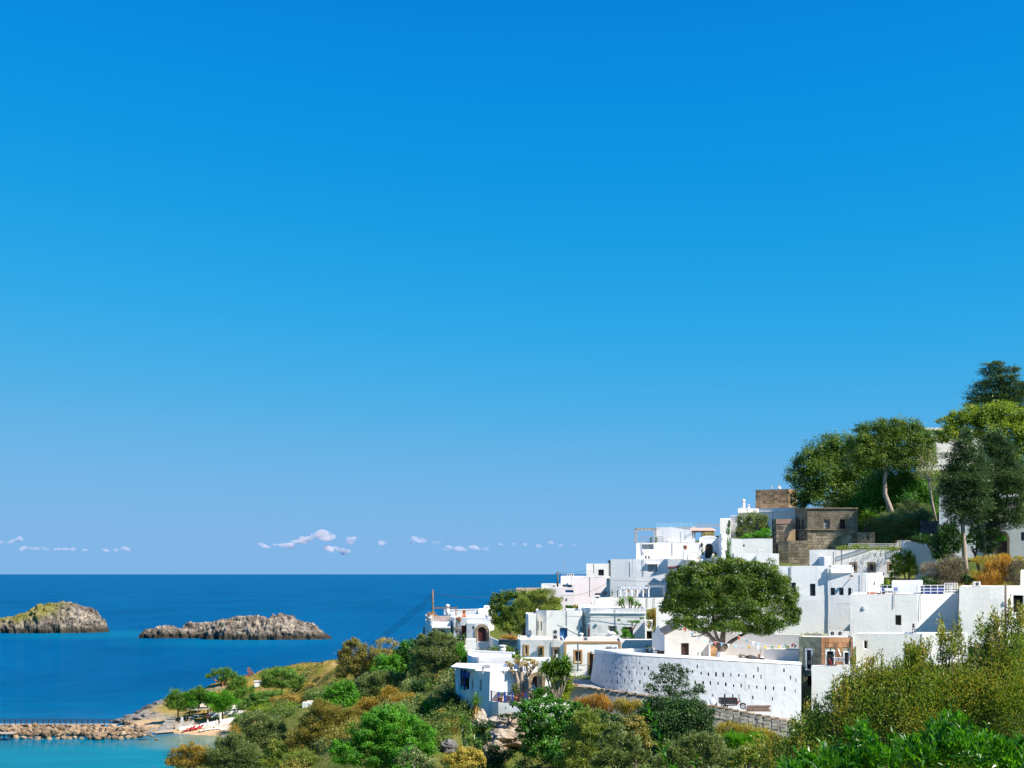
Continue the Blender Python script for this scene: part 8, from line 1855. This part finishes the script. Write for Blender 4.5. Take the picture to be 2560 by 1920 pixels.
# ------------------------------------------------------------------ people
def body(root, J, E, mat, name, sub=1):
    """a skinned body: J = joint -> (x, y, z, radius), E = bones"""
    ks = list(J); me = bpy.data.meshes.new(name); me.from_pydata([J[k][:3] for k in ks], [(ks.index(a), ks.index(b)) for a, b in E], [])
    o = link(name, me, MATS[mat], root); md = o.modifiers.new('skin', 'SKIN'); md.use_smooth_shade = True
    for i, k in enumerate(ks):
        r = J[k][3]; me.skin_vertices[0].data[i].radius = (r if not isinstance(r, tuple) else r[0], r if not isinstance(r, tuple) else r[1])
    me.skin_vertices[0].data[0].use_root = True
    s_ = o.modifiers.new('subsurf', 'SUBSURF'); s_.levels = sub; s_.render_levels = sub
    return o
def person(label, loc, rz, shirt, legs_col, hair='hair', lean=0.15, sit=False, arms=(.5, .5), hat=None, short=True):
    root = thing('person', label, 'person', loc); root.rotation_euler = (0, 0, rz)
    hz = .52 if sit else .92; ly = math.sin(lean); lc = math.cos(lean)
    def up(h, x=0, y=0): return (x, -h * ly + y, hz + h * lc)
    J = {'pelvis': (*up(0), .13), 'waist': (*up(.18), .115), 'chest': (*up(.38), .14), 'neck0': (*up(.53), .06), 'neck': (*up(.58), .05), 'head': (*up(.66, 0, -.02), .088), 'crown': (*up(.76, 0, -.02), .075)}
    E = [('pelvis', 'waist'), ('waist', 'chest'), ('chest', 'neck0'), ('neck0', 'neck'), ('neck', 'head'), ('head', 'crown')]
    for s_, nm in ((-1, 'l'), (1, 'r')):
        f = arms[0 if s_ < 0 else 1]
        sh = up(.48, .17 * s_); el = (sh[0] + .06 * s_, sh[1] - .26 * math.sin(f), sh[2] - .28 * math.cos(f)); wr = (el[0] - .02 * s_, el[1] - .24 * math.sin(f + .5), el[2] - .24 * math.cos(f + .5)); ha = (wr[0], wr[1] - .08 * math.sin(f + .6), wr[2] - .08 * math.cos(f + .6))
        J.update({nm + 'sh': (*sh, .058), nm + 'el': (*el, .042), nm + 'wr': (*wr, .03), nm + 'ha': (*ha, .035)}); E += [('neck0', nm + 'sh'), (nm + 'sh', nm + 'el'), (nm + 'el', nm + 'wr'), (nm + 'wr', nm + 'ha')]
        for q in range(5): J[nm + 'f%d' % q] = (ha[0] + (.03 if q == 0 else 0) * -s_ + (q - 2) * .014, ha[1] - .03 - (.05 if q else .02), ha[2] - .045 + .004 * abs(q - 2), .008); E.append((nm + 'ha', nm + 'f%d' % q))
        if sit: hp, kn, an, to = (.09 * s_, 0, hz), (.11 * s_, -.42, hz + .02), (.11 * s_, -.42, .08), (.11 * s_, -.56, .03)
        else: hp, kn, an, to = (.09 * s_, 0, hz - .05), (.10 * s_, -.02 - .05 * (s_ < 0), .5), (.10 * s_, .04 * s_, .08), (.11 * s_, .04 * s_ - .15, .03)
        J.update({nm + 'hp': (*hp, .09), nm + 'kn': (*kn, .06), nm + 'an': (*an, .04), nm + 'to': (*to, .035)}); E += [('pelvis', nm + 'hp'), (nm + 'hp', nm + 'kn'), (nm + 'kn', nm + 'an'), (nm + 'an', nm + 'to')]
    body(root, J, E, 'skin', 'body')
    big = lambda k, g: (*J[k][:3], J[k][3] + g)
    T = {'waist': big('waist', .035), 'chest': big('chest', .03), 'neck0': big('neck0', .02), 'pel': (*up(.06), .15)}
    body(root, {**T, **{s_ + k: big(s_ + k, .025) for s_ in 'lr' for k in ('sh', 'el')}}, [('pel', 'waist'), ('waist', 'chest'), ('chest', 'neck0')] + [('neck0', s_ + 'sh') for s_ in 'lr'] + [(s_ + 'sh', s_ + 'el') for s_ in 'lr'], shirt, 'shirt')
    mid = lambda a, b, t: tuple(J[a][i] + (J[b][i] - J[a][i]) * t for i in range(3))
    S = {'pelvis': big('pelvis', .03)}; SE = []
    for s_ in 'lr':
        S[s_ + 'hp'] = big(s_ + 'hp', .025); S[s_ + 'kn'] = (*mid(s_ + 'hp', s_ + 'kn', .8), .085); SE += [('pelvis', s_ + 'hp'), (s_ + 'hp', s_ + 'kn')]
        if not short: S[s_ + 'an'] = (*mid(s_ + 'kn', s_ + 'an', .95), .06); SE.append((s_ + 'kn', s_ + 'an'))
    body(root, S, SE, legs_col, 'shorts' if short else 'trousers')
    hd = Vector(J['head'][:3])
    m = MB(); m.lathe(hd + Vector((0, .02, .0)), [(.092, -.04), (.105, .03), (.09, .10), (.05, .135), (.01, .145)], 12); me = m.mesh('hair', (0, 0, 0), True); link('hair', me, MATS[hair], root)
    m = MB(); m.box(hd + Vector((0, -.095, .0)), (.022, .03, .035)); m.box(hd + Vector((0, -.085, -.045)), (.045, .012, .01)); [m.box(hd + Vector((x, -.085, .03)), (.02, .012, .012)) for x in (-.033, .033)]; [m.box(hd + Vector((x, 0, 0)), (.02, .03, .05)) for x in (-.093, .093)]
    link('face', m.mesh('face'), MATS['skin'], root)
    if hat: m = MB(); m.lathe(hd + Vector((0, 0, .07)), [(.19, 0), (.11, .02), (.10, .09), (.02, .11)], 14); link('hat', m.mesh('hat', (0, 0, 0), True), MATS[hat], root)
    return root
person('woman in a cream top and teal shorts bending at the arched gate', Vector((X(1781, 184.5), 184.5, Z(1409, 184.5))), 2.4, 'fabric_cream', 'cloth_teal', lean=.35, arms=(.9, 1.1))
person('person in a light blue top sitting at the terrace table with dark hair', Vector((X(1316, 116.2), 116.2, tz)), 1.9, 'cloth_blue', 'navy', lean=.1, sit=True, arms=(.9, .9), short=False)
person('person in a white and blue shirt and straw hat leaning over the terrace table', Vector((X(1339, 116), 116, tz)), -1.5, 'cloth_blue', 'straw', lean=.5, arms=(.5, .7), hat='straw', short=False)

# ------------------------------------------------------------------ rocks below the restaurant
def rock(label, px, py, wpx, hpx, d, seed, mat='cliff_rock', dep=.8, name='rock_outcrop'):
    s = d / F; c = P(px, py, d); a, b_, e = wpx * s / 2, wpx * s / 2 * dep, hpx * s / 2
    bm = bmesh.new(); bmesh.ops.create_icosphere(bm, subdivisions=5, radius=1)
    for v in bm.verts:
        p = v.co.copy(); q = p * 1.6 + Vector((seed * 5.1, 0, 0))
        r = 1 + .28 * noise.noise(q) + .14 * noise.noise(q * 2.3) + .07 * noise.fractal(q * 5, .8, 2, 4)
        st_ = math.sin((p.z * e * 5.5 + 1.2 * noise.noise(q * .8)) * 1.6); r += .055 * st_ - .05 * max(0, noise.noise(q * 3.1 + Vector((3, 3, 3)))) * 2
        v.co = Vector((p.x * r * a, p.y * r * b_, p.z * r * e))
    me = bpy.data.meshes.new(name); bm.to_mesh(me); bm.free(); me.materials.append(MATS[mat])
    o = link(name, me, None, None, c); me.polygons.foreach_set('use_smooth', [True] * len(me.polygons)); return tag(o, label, 'rock', 'rocks below the restaurant')
rock('rounded grey boulder wedged against the restaurant foot behind the leaning yucca', 1198, 1803, 44, 56, 112.6, 1)
rock('upper overhanging slab of the banded tan cliff', 1272, 1806, 92, 44, 108.5, 2); rock('middle pale banded cliff block under the overhang', 1268, 1842, 104, 50, 107, 3); rock('right cliff block half hidden by the fig', 1312, 1838, 70, 70, 107.5, 6)
rock('lowest left spur of the banded cliff', 1238, 1880, 60, 54, 105.5, 4); rock('shaded brown rock in the gully left of the yucca pair', 1122, 1868, 40, 40, 107, 5, 'shore_rock')  # gully rock: its shade is put in by a darker stone colour
rock('small tan ledge of rock peeping out under the amber grass', 1525, 1815, 44, 24, 107, 7)

# ------------------------------------------------------------------ beach and taverna
def hit(px, py, d0=150, d1=420):
    d = d0
    while d < d1:
        p = P(px, py, d)
        if p.z <= gz(p.x, p.y) + .02 or p.z <= 0: return p
        d += .5
    return P(px, py, d1)
BSD = 279
def fl_(px, d, dz=0): x = X(px, d); return Vector((x, d, max(.25, gz(x, d)) + dz))
def lounger(label, px, d, mat, rz, group):
    c = fl_(px, d); root = thing('sun_lounger', label, 'sun lounger', c, group); q = Matrix.Rotation(rz, 3, 'Z')
    def b(nm, ctr, sz, tilt=0): m = MB(); m.box(c + q @ Vector(ctr), sz, M=q @ Matrix.Rotation(tilt, 3, 'X')); m.build(nm, MATS[mat], root)
    b('seat', (0, -.35, .34), (.75, 1.5, .09)); b('backrest', (0, .72, .6), (.75, .85, .09), .75)
    for x in (-.3, .3):
        for y in (-.95, .35): b('leg', (x, y, .15), (.07, .07, .32))
LG = 'white sun loungers on the beach'
for k, (a, d) in enumerate(((510, 278), (521, 278.5), (533, 279), (545, 279.5), (556, 280), (562, 277.8))): lounger(('leftmost', 'second', 'third', 'fourth', 'fifth', 'rightmost')[k] + ' white sun lounger on the beach counted from the left', a, d, 'cloth_white', -.9, LG)
for k, (a, d) in enumerate(((469, 279), (477, 280), (488, 279.5), (497, 280.5))): lounger(('leftmost', 'second', 'third', 'rightmost')[k] + ' red sun lounger on the beach counted from the left', a, d, 'red_paint', -.9, 'red sun loungers on the beach')
def closed_umb(label, px, d, h, mat='fabric_cream', r=.28):
    c = fl_(px, d); root = thing('folded_parasol', label, 'parasol', c); m = MB(); m.tube([c - Vector((0, 0, .3)), c + Vector((0, 0, h))], .04, 6); m.build('pole', MATS['frame_white'], root)
    m = MB(); m.lathe(c + Vector((0, 0, h)), [(r * .6, -h * .62), (r, -h * .55), (r * .8, -h * .25), (.03, 0)], 9); m.build('canopy', MATS[mat], root)
closed_umb('small folded parasol left among the white sun loungers', 519, 280, 2.3); closed_umb('small folded parasol in the middle behind the white sun loungers', 542, 281, 2.1); closed_umb('small folded parasol right and highest behind the white sun loungers', 551, 282, 2.7)
closed_umb('tall white folded parasol on the taverna terrace', 562, 284.5, 4.2, 'cloth_white', .34)
def low_wall(label, a, b, h, mat, w_=.4, name='low_wall'):
    m = MB(); a, b = Vector(a), Vector(b); n_ = (b - a).normalized().cross(Vector((0, 0, 1))) * w_ / 2
    vs = [a - n_, b - n_, b + n_, a + n_]; m.add([v - Vector((0, 0, 1)) for v in vs] + [v + Vector((0, 0, h)) for v in vs], [(0, 1, 5, 4), (1, 2, 6, 5), (2, 3, 7, 6), (3, 0, 4, 7), (4, 5, 6, 7)])
    return tag(m.build(name, MATS[mat]), label, 'wall')
low_wall('long white terrace wall behind the white sun loungers', fl_(500, 282), fl_(612, 283), .8, 'white'); low_wall('sloping white ramp wall left of the red sun loungers', fl_(448, 280.5), fl_(497, 282), .7, 'white'); low_wall('rough stone wall under the leftmost tamarisk', fl_(437, 282), fl_(485, 284), .9, 'rubble_grey'); low_wall('second white wall with tables on top of the taverna terrace', fl_(520, 287), fl_(608, 287.5), 1.0, 'bluewhite')
bs_ = thing('beach_steps', 'pale stone steps climbing from the sand by the leftmost tamarisk', 'stairs', fl_(420, 283))
for i in range(8): bxo('step', 'rubble_grey', bs_, fl_(412 + i * 2.2, 281 + i * .9, .15 + i * .12), (3.0 - i * .12, .95, .3), .3)
sg = thing('notice_board', 'tall white notice board with small dark symbols beside the beach steps', 'sign', fl_(455, 283)); c = P(455, 1801, 283); bxo('board', 'frame_white', sg, c, (.55, .08, 1.5)); bxo('post', 'metal_grey', sg, c - Vector((0, -.06, 1.0)), (.1, .1, 1.2))
for dz, s_, mt in ((.45, .22, 'flag_red'), (.05, .16, 'metal_dark'), (-.3, .26, 'metal_dark')): bxo('symbol', mt, sg, c + Vector((0, -.05, dz)), (s_, .02, s_ * .8))
rd = thing('round_sign', 'round rust red disc on the taverna terrace wall', 'sign', P(519, 1792, 283.5)); m = MB(); m.lathe((0, 0, 0), [(.55, -.05), (.55, .05)], 18); m.v = [tuple(Vector((a, e, b)) + P(519, 1791, 283.5)) for a, b, e in m.v]; m.build('disc', MATS['terracotta'], rd); bxo('post', 'wood_dark', rd, P(519, 1799, 283.6), (.1, .1, 1.6))
def canopy(label, x0, x1, ptop, d, dep, mat, pbot):
    root = thing('shade_canopy', label, 'canopy', P((x0 + x1) / 2, pbot, d)); z = Z(ptop, d); xa, xb = X(x0, d), X(x1, d); m = MB(); n_ = 8
    for i in range(n_ + 1):
        x = xa + (xb - xa) * i / n_; m.v += [(x, d, z - .25 * math.sin(math.pi * i / n_)), (x, d + dep, z + .25 - .25 * math.sin(math.pi * i / n_)), (x, d, z - .3 - .25 * math.sin(math.pi * i / n_))]
    m.f = [(3 * i, 3 * i + 3, 3 * i + 4, 3 * i + 1) for i in range(n_)] + [(3 * i + 2, 3 * i + 5, 3 * i + 3, 3 * i) for i in range(n_)]; m.build('cloth', MATS[mat], root)
    for x in (xa, (xa + xb) / 2, xb):
        for yy in (d, d + dep): m = MB(); m.bar((x, yy, gz(x, yy) - .3), (x, yy, z), .12); m.build('post', MATS['wood_brown'], root)
canopy('cream cloth canopy over the taverna tables left of the round sign', 466, 526, 1770, 286.5, 5, 'fabric_beige', 1790); canopy('smaller cream canopy above and behind the first taverna canopy', 476, 512, 1762, 293, 4, 'fabric_cream', 1780); canopy('reed canopy at the right of the tall folded parasol', 566, 616, 1766, 288, 5, 'fabric_cream', 1790)
house('small white taverna building at the right end of the reed canopy', [(604, 290), (619, 290)], 1769, 1796, 3, mat='white', name='beach_hut', cat='hut'); house('dark red back wall of the taverna under the reed canopy', [(570, 294), (604, 294)], 1771, 1792, 1, mat='terracotta_wall', name='taverna_wall', cat='wall')
for k, (a, d) in enumerate(((528, 286), (540, 286.5), (552, 286), (574, 286.5), (586, 286), (596, 286.5), (478, 285.5), (490, 286), (502, 285.6))): table('small white taverna table', a, 1808, d, 1.0, 'cloth_white', 'frame_white', group='taverna tables')
for o_ in [o for o in C.objects if o.get('label') == 'small white taverna table']: px = o_.location.x / o_.location.y * F + 1280; o_.location.z = gz(o_.location.x, o_.location.y) + (1.0 if px > 515 else .3)
hs_ = thing('taverna_hut', 'white sheds with flat roofs on the grassy hill below the round tree', 'shed', hit(645, 1716)); c = hit(645, 1716); bxo('wall', 'white', hs_, c + Vector((0, 0, .6)), (1.6, 1.4, 1.4)); bxo('roof', 'roof_white', hs_, c + Vector((0, 0, 1.35)), (1.9, 1.7, .12))
h2 = thing('white_block', 'white plastered block half hidden by the hill shrubs', 'shed', hit(768, 1768)); c = hit(768, 1768); bxo('wall', 'greyish', h2, c + Vector((0, 0, .3)), (1.2, 1.0, .8)); bxo('roof', 'roof_tan', h2, c + Vector((.3, .4, .75)), (.8, .8, .2))
jt = thing('beach_jetty', 'low wooden plank jetty on the sand at the beach end of the breakwater', 'jetty', fl_(410, 279))
for i in range(6): a = fl_(388, 277 + i * .35, .12); b = fl_(436, 279.5 + i * .35, .15); m = MB(); m.bar(a, b, .3, .08); m.build('plank', MATS['wood_pale'], jt)
fp = thing('fence_post', 'thin leaning posts on the crest of the grassy hill', 'post', hit(790, 1664)); [bxo('post', 'wood_dark', fp, hit(a, 1664) + Vector((0, 0, .7)), (.12, .12, 1.6)) for a in (778, 793, 806)]
for k, (a, b, c_, e) in enumerate([(612, 1720, 8, 3), (770, 1682, 14, 4), (800, 1692, 12, 4), (780, 1710, 16, 4), (815, 1722, 12, 5), (760, 1735, 12, 4), (830, 1680, 10, 4), (750, 1672, 9, 3), (605, 1735, 9, 4), (790, 1745, 12, 4), (840, 1700, 12, 5), (735, 1735, 9, 3), (720, 1668, 8, 3), (755, 1715, 12, 4)]):
    hp = hit(a, b + e); plant('hill_scrub', 'small low yellow green scrub bush on the open grassy hill', 'shrub', hp.y, [(a, b, c_, e), (a + c_, b + 1, c_ * .6, e * .8)], ('f_drygreen', 'f_olive_y', 'f_rust')[k % 3], (.3, .12), 1.8, trunk=(a, b + e, .05), parts=('stem', 'foliage'), group='scrub bushes on the grassy hill')

rng = np.random.default_rng(31); n = 26000
xs = rng.uniform(-84, -18, n); ys_ = rng.uniform(240, 340, n); k_ = np.array([gz(a, b) for a, b in zip(xs, ys_)]); nz_ = np.array([noise.noise(Vector((a * .09, b * .09, 4))) + .5 * noise.noise(Vector((a * .3, b * .3, 4))) for a, b in zip(xs, ys_)])
ok = (k_ > 3.4) & (nz_ > -.22 + rng.uniform(-.1, .1, n)); xs, ys_, k_, nz_ = xs[ok], ys_[ok], k_[ok], nz_[ok]; n = len(xs)
u = unit(rng.normal(size=(n, 3)) * .5 + np.array([0, 0, 1.])); v = unit(np.cross(u, rng.normal(size=(n, 3))))
me = leaf_mesh('hill_grass', np.stack([xs, ys_, k_ + .12], 1), u, v, rng.uniform(.3, .7, n), rng.uniform(.10, .25, n), np.clip(.55 - .9 * nz_ + rng.uniform(-.2, .2, n), 0, 1), .1); foliage('f_hill', (.07, .13, .015), (.24, .22, .03), (.46, .29, .08), .3); link('hill_grass', me, MATS['f_hill'], None, kind='stuff')
# ------------------------------------------------------------------ thickets that close the slopes, and clouds
FREE = lambda x, y: not any(a < x < b and c < y < d_ for a, b, c, d_ in FOOT)
foliage('f_thicket', (.035, .09, .012), (.10, .17, .028), (.24, .28, .06), .3)
for name, mat, cnt, seed, st_ in (('green_thicket', 'f_thicket', 330, 1, 'leaf'), ('olive_thicket', 'f_olive', 190, 2, 'spray'), ('rusty_thicket', 'f_brown', 130, 3, 'spray')):
    rr = random.Random(seed); rng = np.random.default_rng(seed); lobes = []
    while len(lobes) < cnt:
        y = rr.uniform(58, 232); x = rr.uniform(-60, 48); px = x / y * F + 1280
        if px < 330 or px > 2500 or not FREE(x, y) or (y > 110 and px > 1285) or (y > 160 and px > 1010) or (px < 640 and y > 236): continue
        z = gz(x, y)
        if z < .9: continue
        r = rr.uniform(.6, 1.5) * (.75 if y < 100 else 1.15); lobes.append((np.array([x, y, z + r * .45]), (r * 1.15, r * 1.15, r * .8)))
    c, u, v, t, ls = crown(rng, lobes, .21, .09, 1.15, st_, .3); me = leaf_mesh(name, c, u, v, .21 * ls, .09 * ls, t, .1); link(name, me, MATS[mat], None, kind='stuff')
m = bpy.data.materials.new('cloud'); m.use_nodes = True; t = m.node_tree; t.nodes.clear(); pv = N(t, 'ShaderNodeVolumePrincipled'); mo = N(t, 'ShaderNodeOutputMaterial'); pv.inputs['Color'].default_value = (1, .95, .95, 1); pv.inputs['Density'].default_value = .0075; pv.inputs['Anisotropy'].default_value = .35; t.links.new(pv.outputs[0], mo.inputs['Volume']); cn = noise_tex(t, 1 / 170, 4, .6); cr_ = ramp(t, cn.outputs['Fac'], [(.36, 0), (.62, .02)]); t.links.new(cr_.outputs[0], pv.inputs['Density'])
MATS['cloud'] = m
def cloud(label, blobs, seed, d=22000):
    rr = random.Random(seed); bm = bmesh.new(); s = d / F
    for px, py, r in blobs:
        for k in range(9):
            rad = r * s * rr.uniform(.22, .62); c = P(px + rr.uniform(-1, 1) * r * .9, py + rr.uniform(-.7, .25) * r * .6, d) + Vector((0, rr.uniform(-1, 1) * r * s, 0))
            bmesh.ops.create_icosphere(bm, subdivisions=3, radius=rad, matrix=Matrix.Translation(c) @ Matrix.Diagonal((1.25, 1.2, .62, 1)))
    c0 = sum((v.co for v in bm.verts), Vector()) / len(bm.verts)
    for v in bm.verts:
        n_ = v.co / 260; v.co += (v.co - c0).normalized() * 85 * noise.fractal(n_, .7, 2, 5); v.co -= c0
    me = bpy.data.meshes.new('cloud'); bm.to_mesh(me); bm.free(); me.materials.append(m); o = link('cloud', me, None, None, c0)
    rm = o.modifiers.new('remesh', 'REMESH'); rm.mode = 'VOXEL'; rm.voxel_size = 26
    return tag(o, label, 'cloud', 'small clouds over the horizon')
cloud('brightest billowing cloud above the middle of the sea horizon', [(770, 1348, 16), (792, 1340, 20), (812, 1346, 20), (830, 1342, 12), (745, 1358, 14), (760, 1355, 14)], 1)
cloud('ragged little cloud just left of the brightest one', [(700, 1364, 14), (722, 1364, 14), (688, 1362, 9)], 2); cloud('small separate puff left of the billowing cloud', [(655, 1362, 9), (668, 1368, 10), (648, 1358, 6)], 3)
cloud('tiny round puff right of the billowing cloud', [(880, 1348, 8), (878, 1356, 8)], 4); cloud('tiny puff between the two larger clouds', [(958, 1358, 8)], 5); cloud('low flat cloud under the billowing cloud', [(815, 1372, 14), (840, 1374, 15), (860, 1378, 12)], 6)
cloud('long low cloud bank with a raised knob right of the centre', [(1045, 1348, 12), (1060, 1354, 12), (1085, 1360, 10), (1030, 1360, 9), (1120, 1372, 14), (1150, 1374, 14), (1180, 1370, 14), (1210, 1374, 12), (1100, 1358, 6)], 7)
cloud('flat cloud streak reaching the town roofs', [(1255, 1364, 9), (1285, 1362, 9), (1315, 1362, 9), (1345, 1364, 8), (1375, 1358, 8), (1400, 1364, 7), (1430, 1364, 7)], 8)
cloud('cloud bank at the far left edge of the horizon', [(-10, 1362, 13), (15, 1358, 12), (40, 1356, 14), (62, 1372, 11), (90, 1372, 11), (115, 1374, 9)], 9); cloud('row of low clouds right of the left edge bank', [(140, 1374, 9), (165, 1373, 11), (188, 1374, 10), (210, 1376, 8), (255, 1376, 10), (280, 1376, 8), (305, 1372, 10), (325, 1376, 8)], 10)
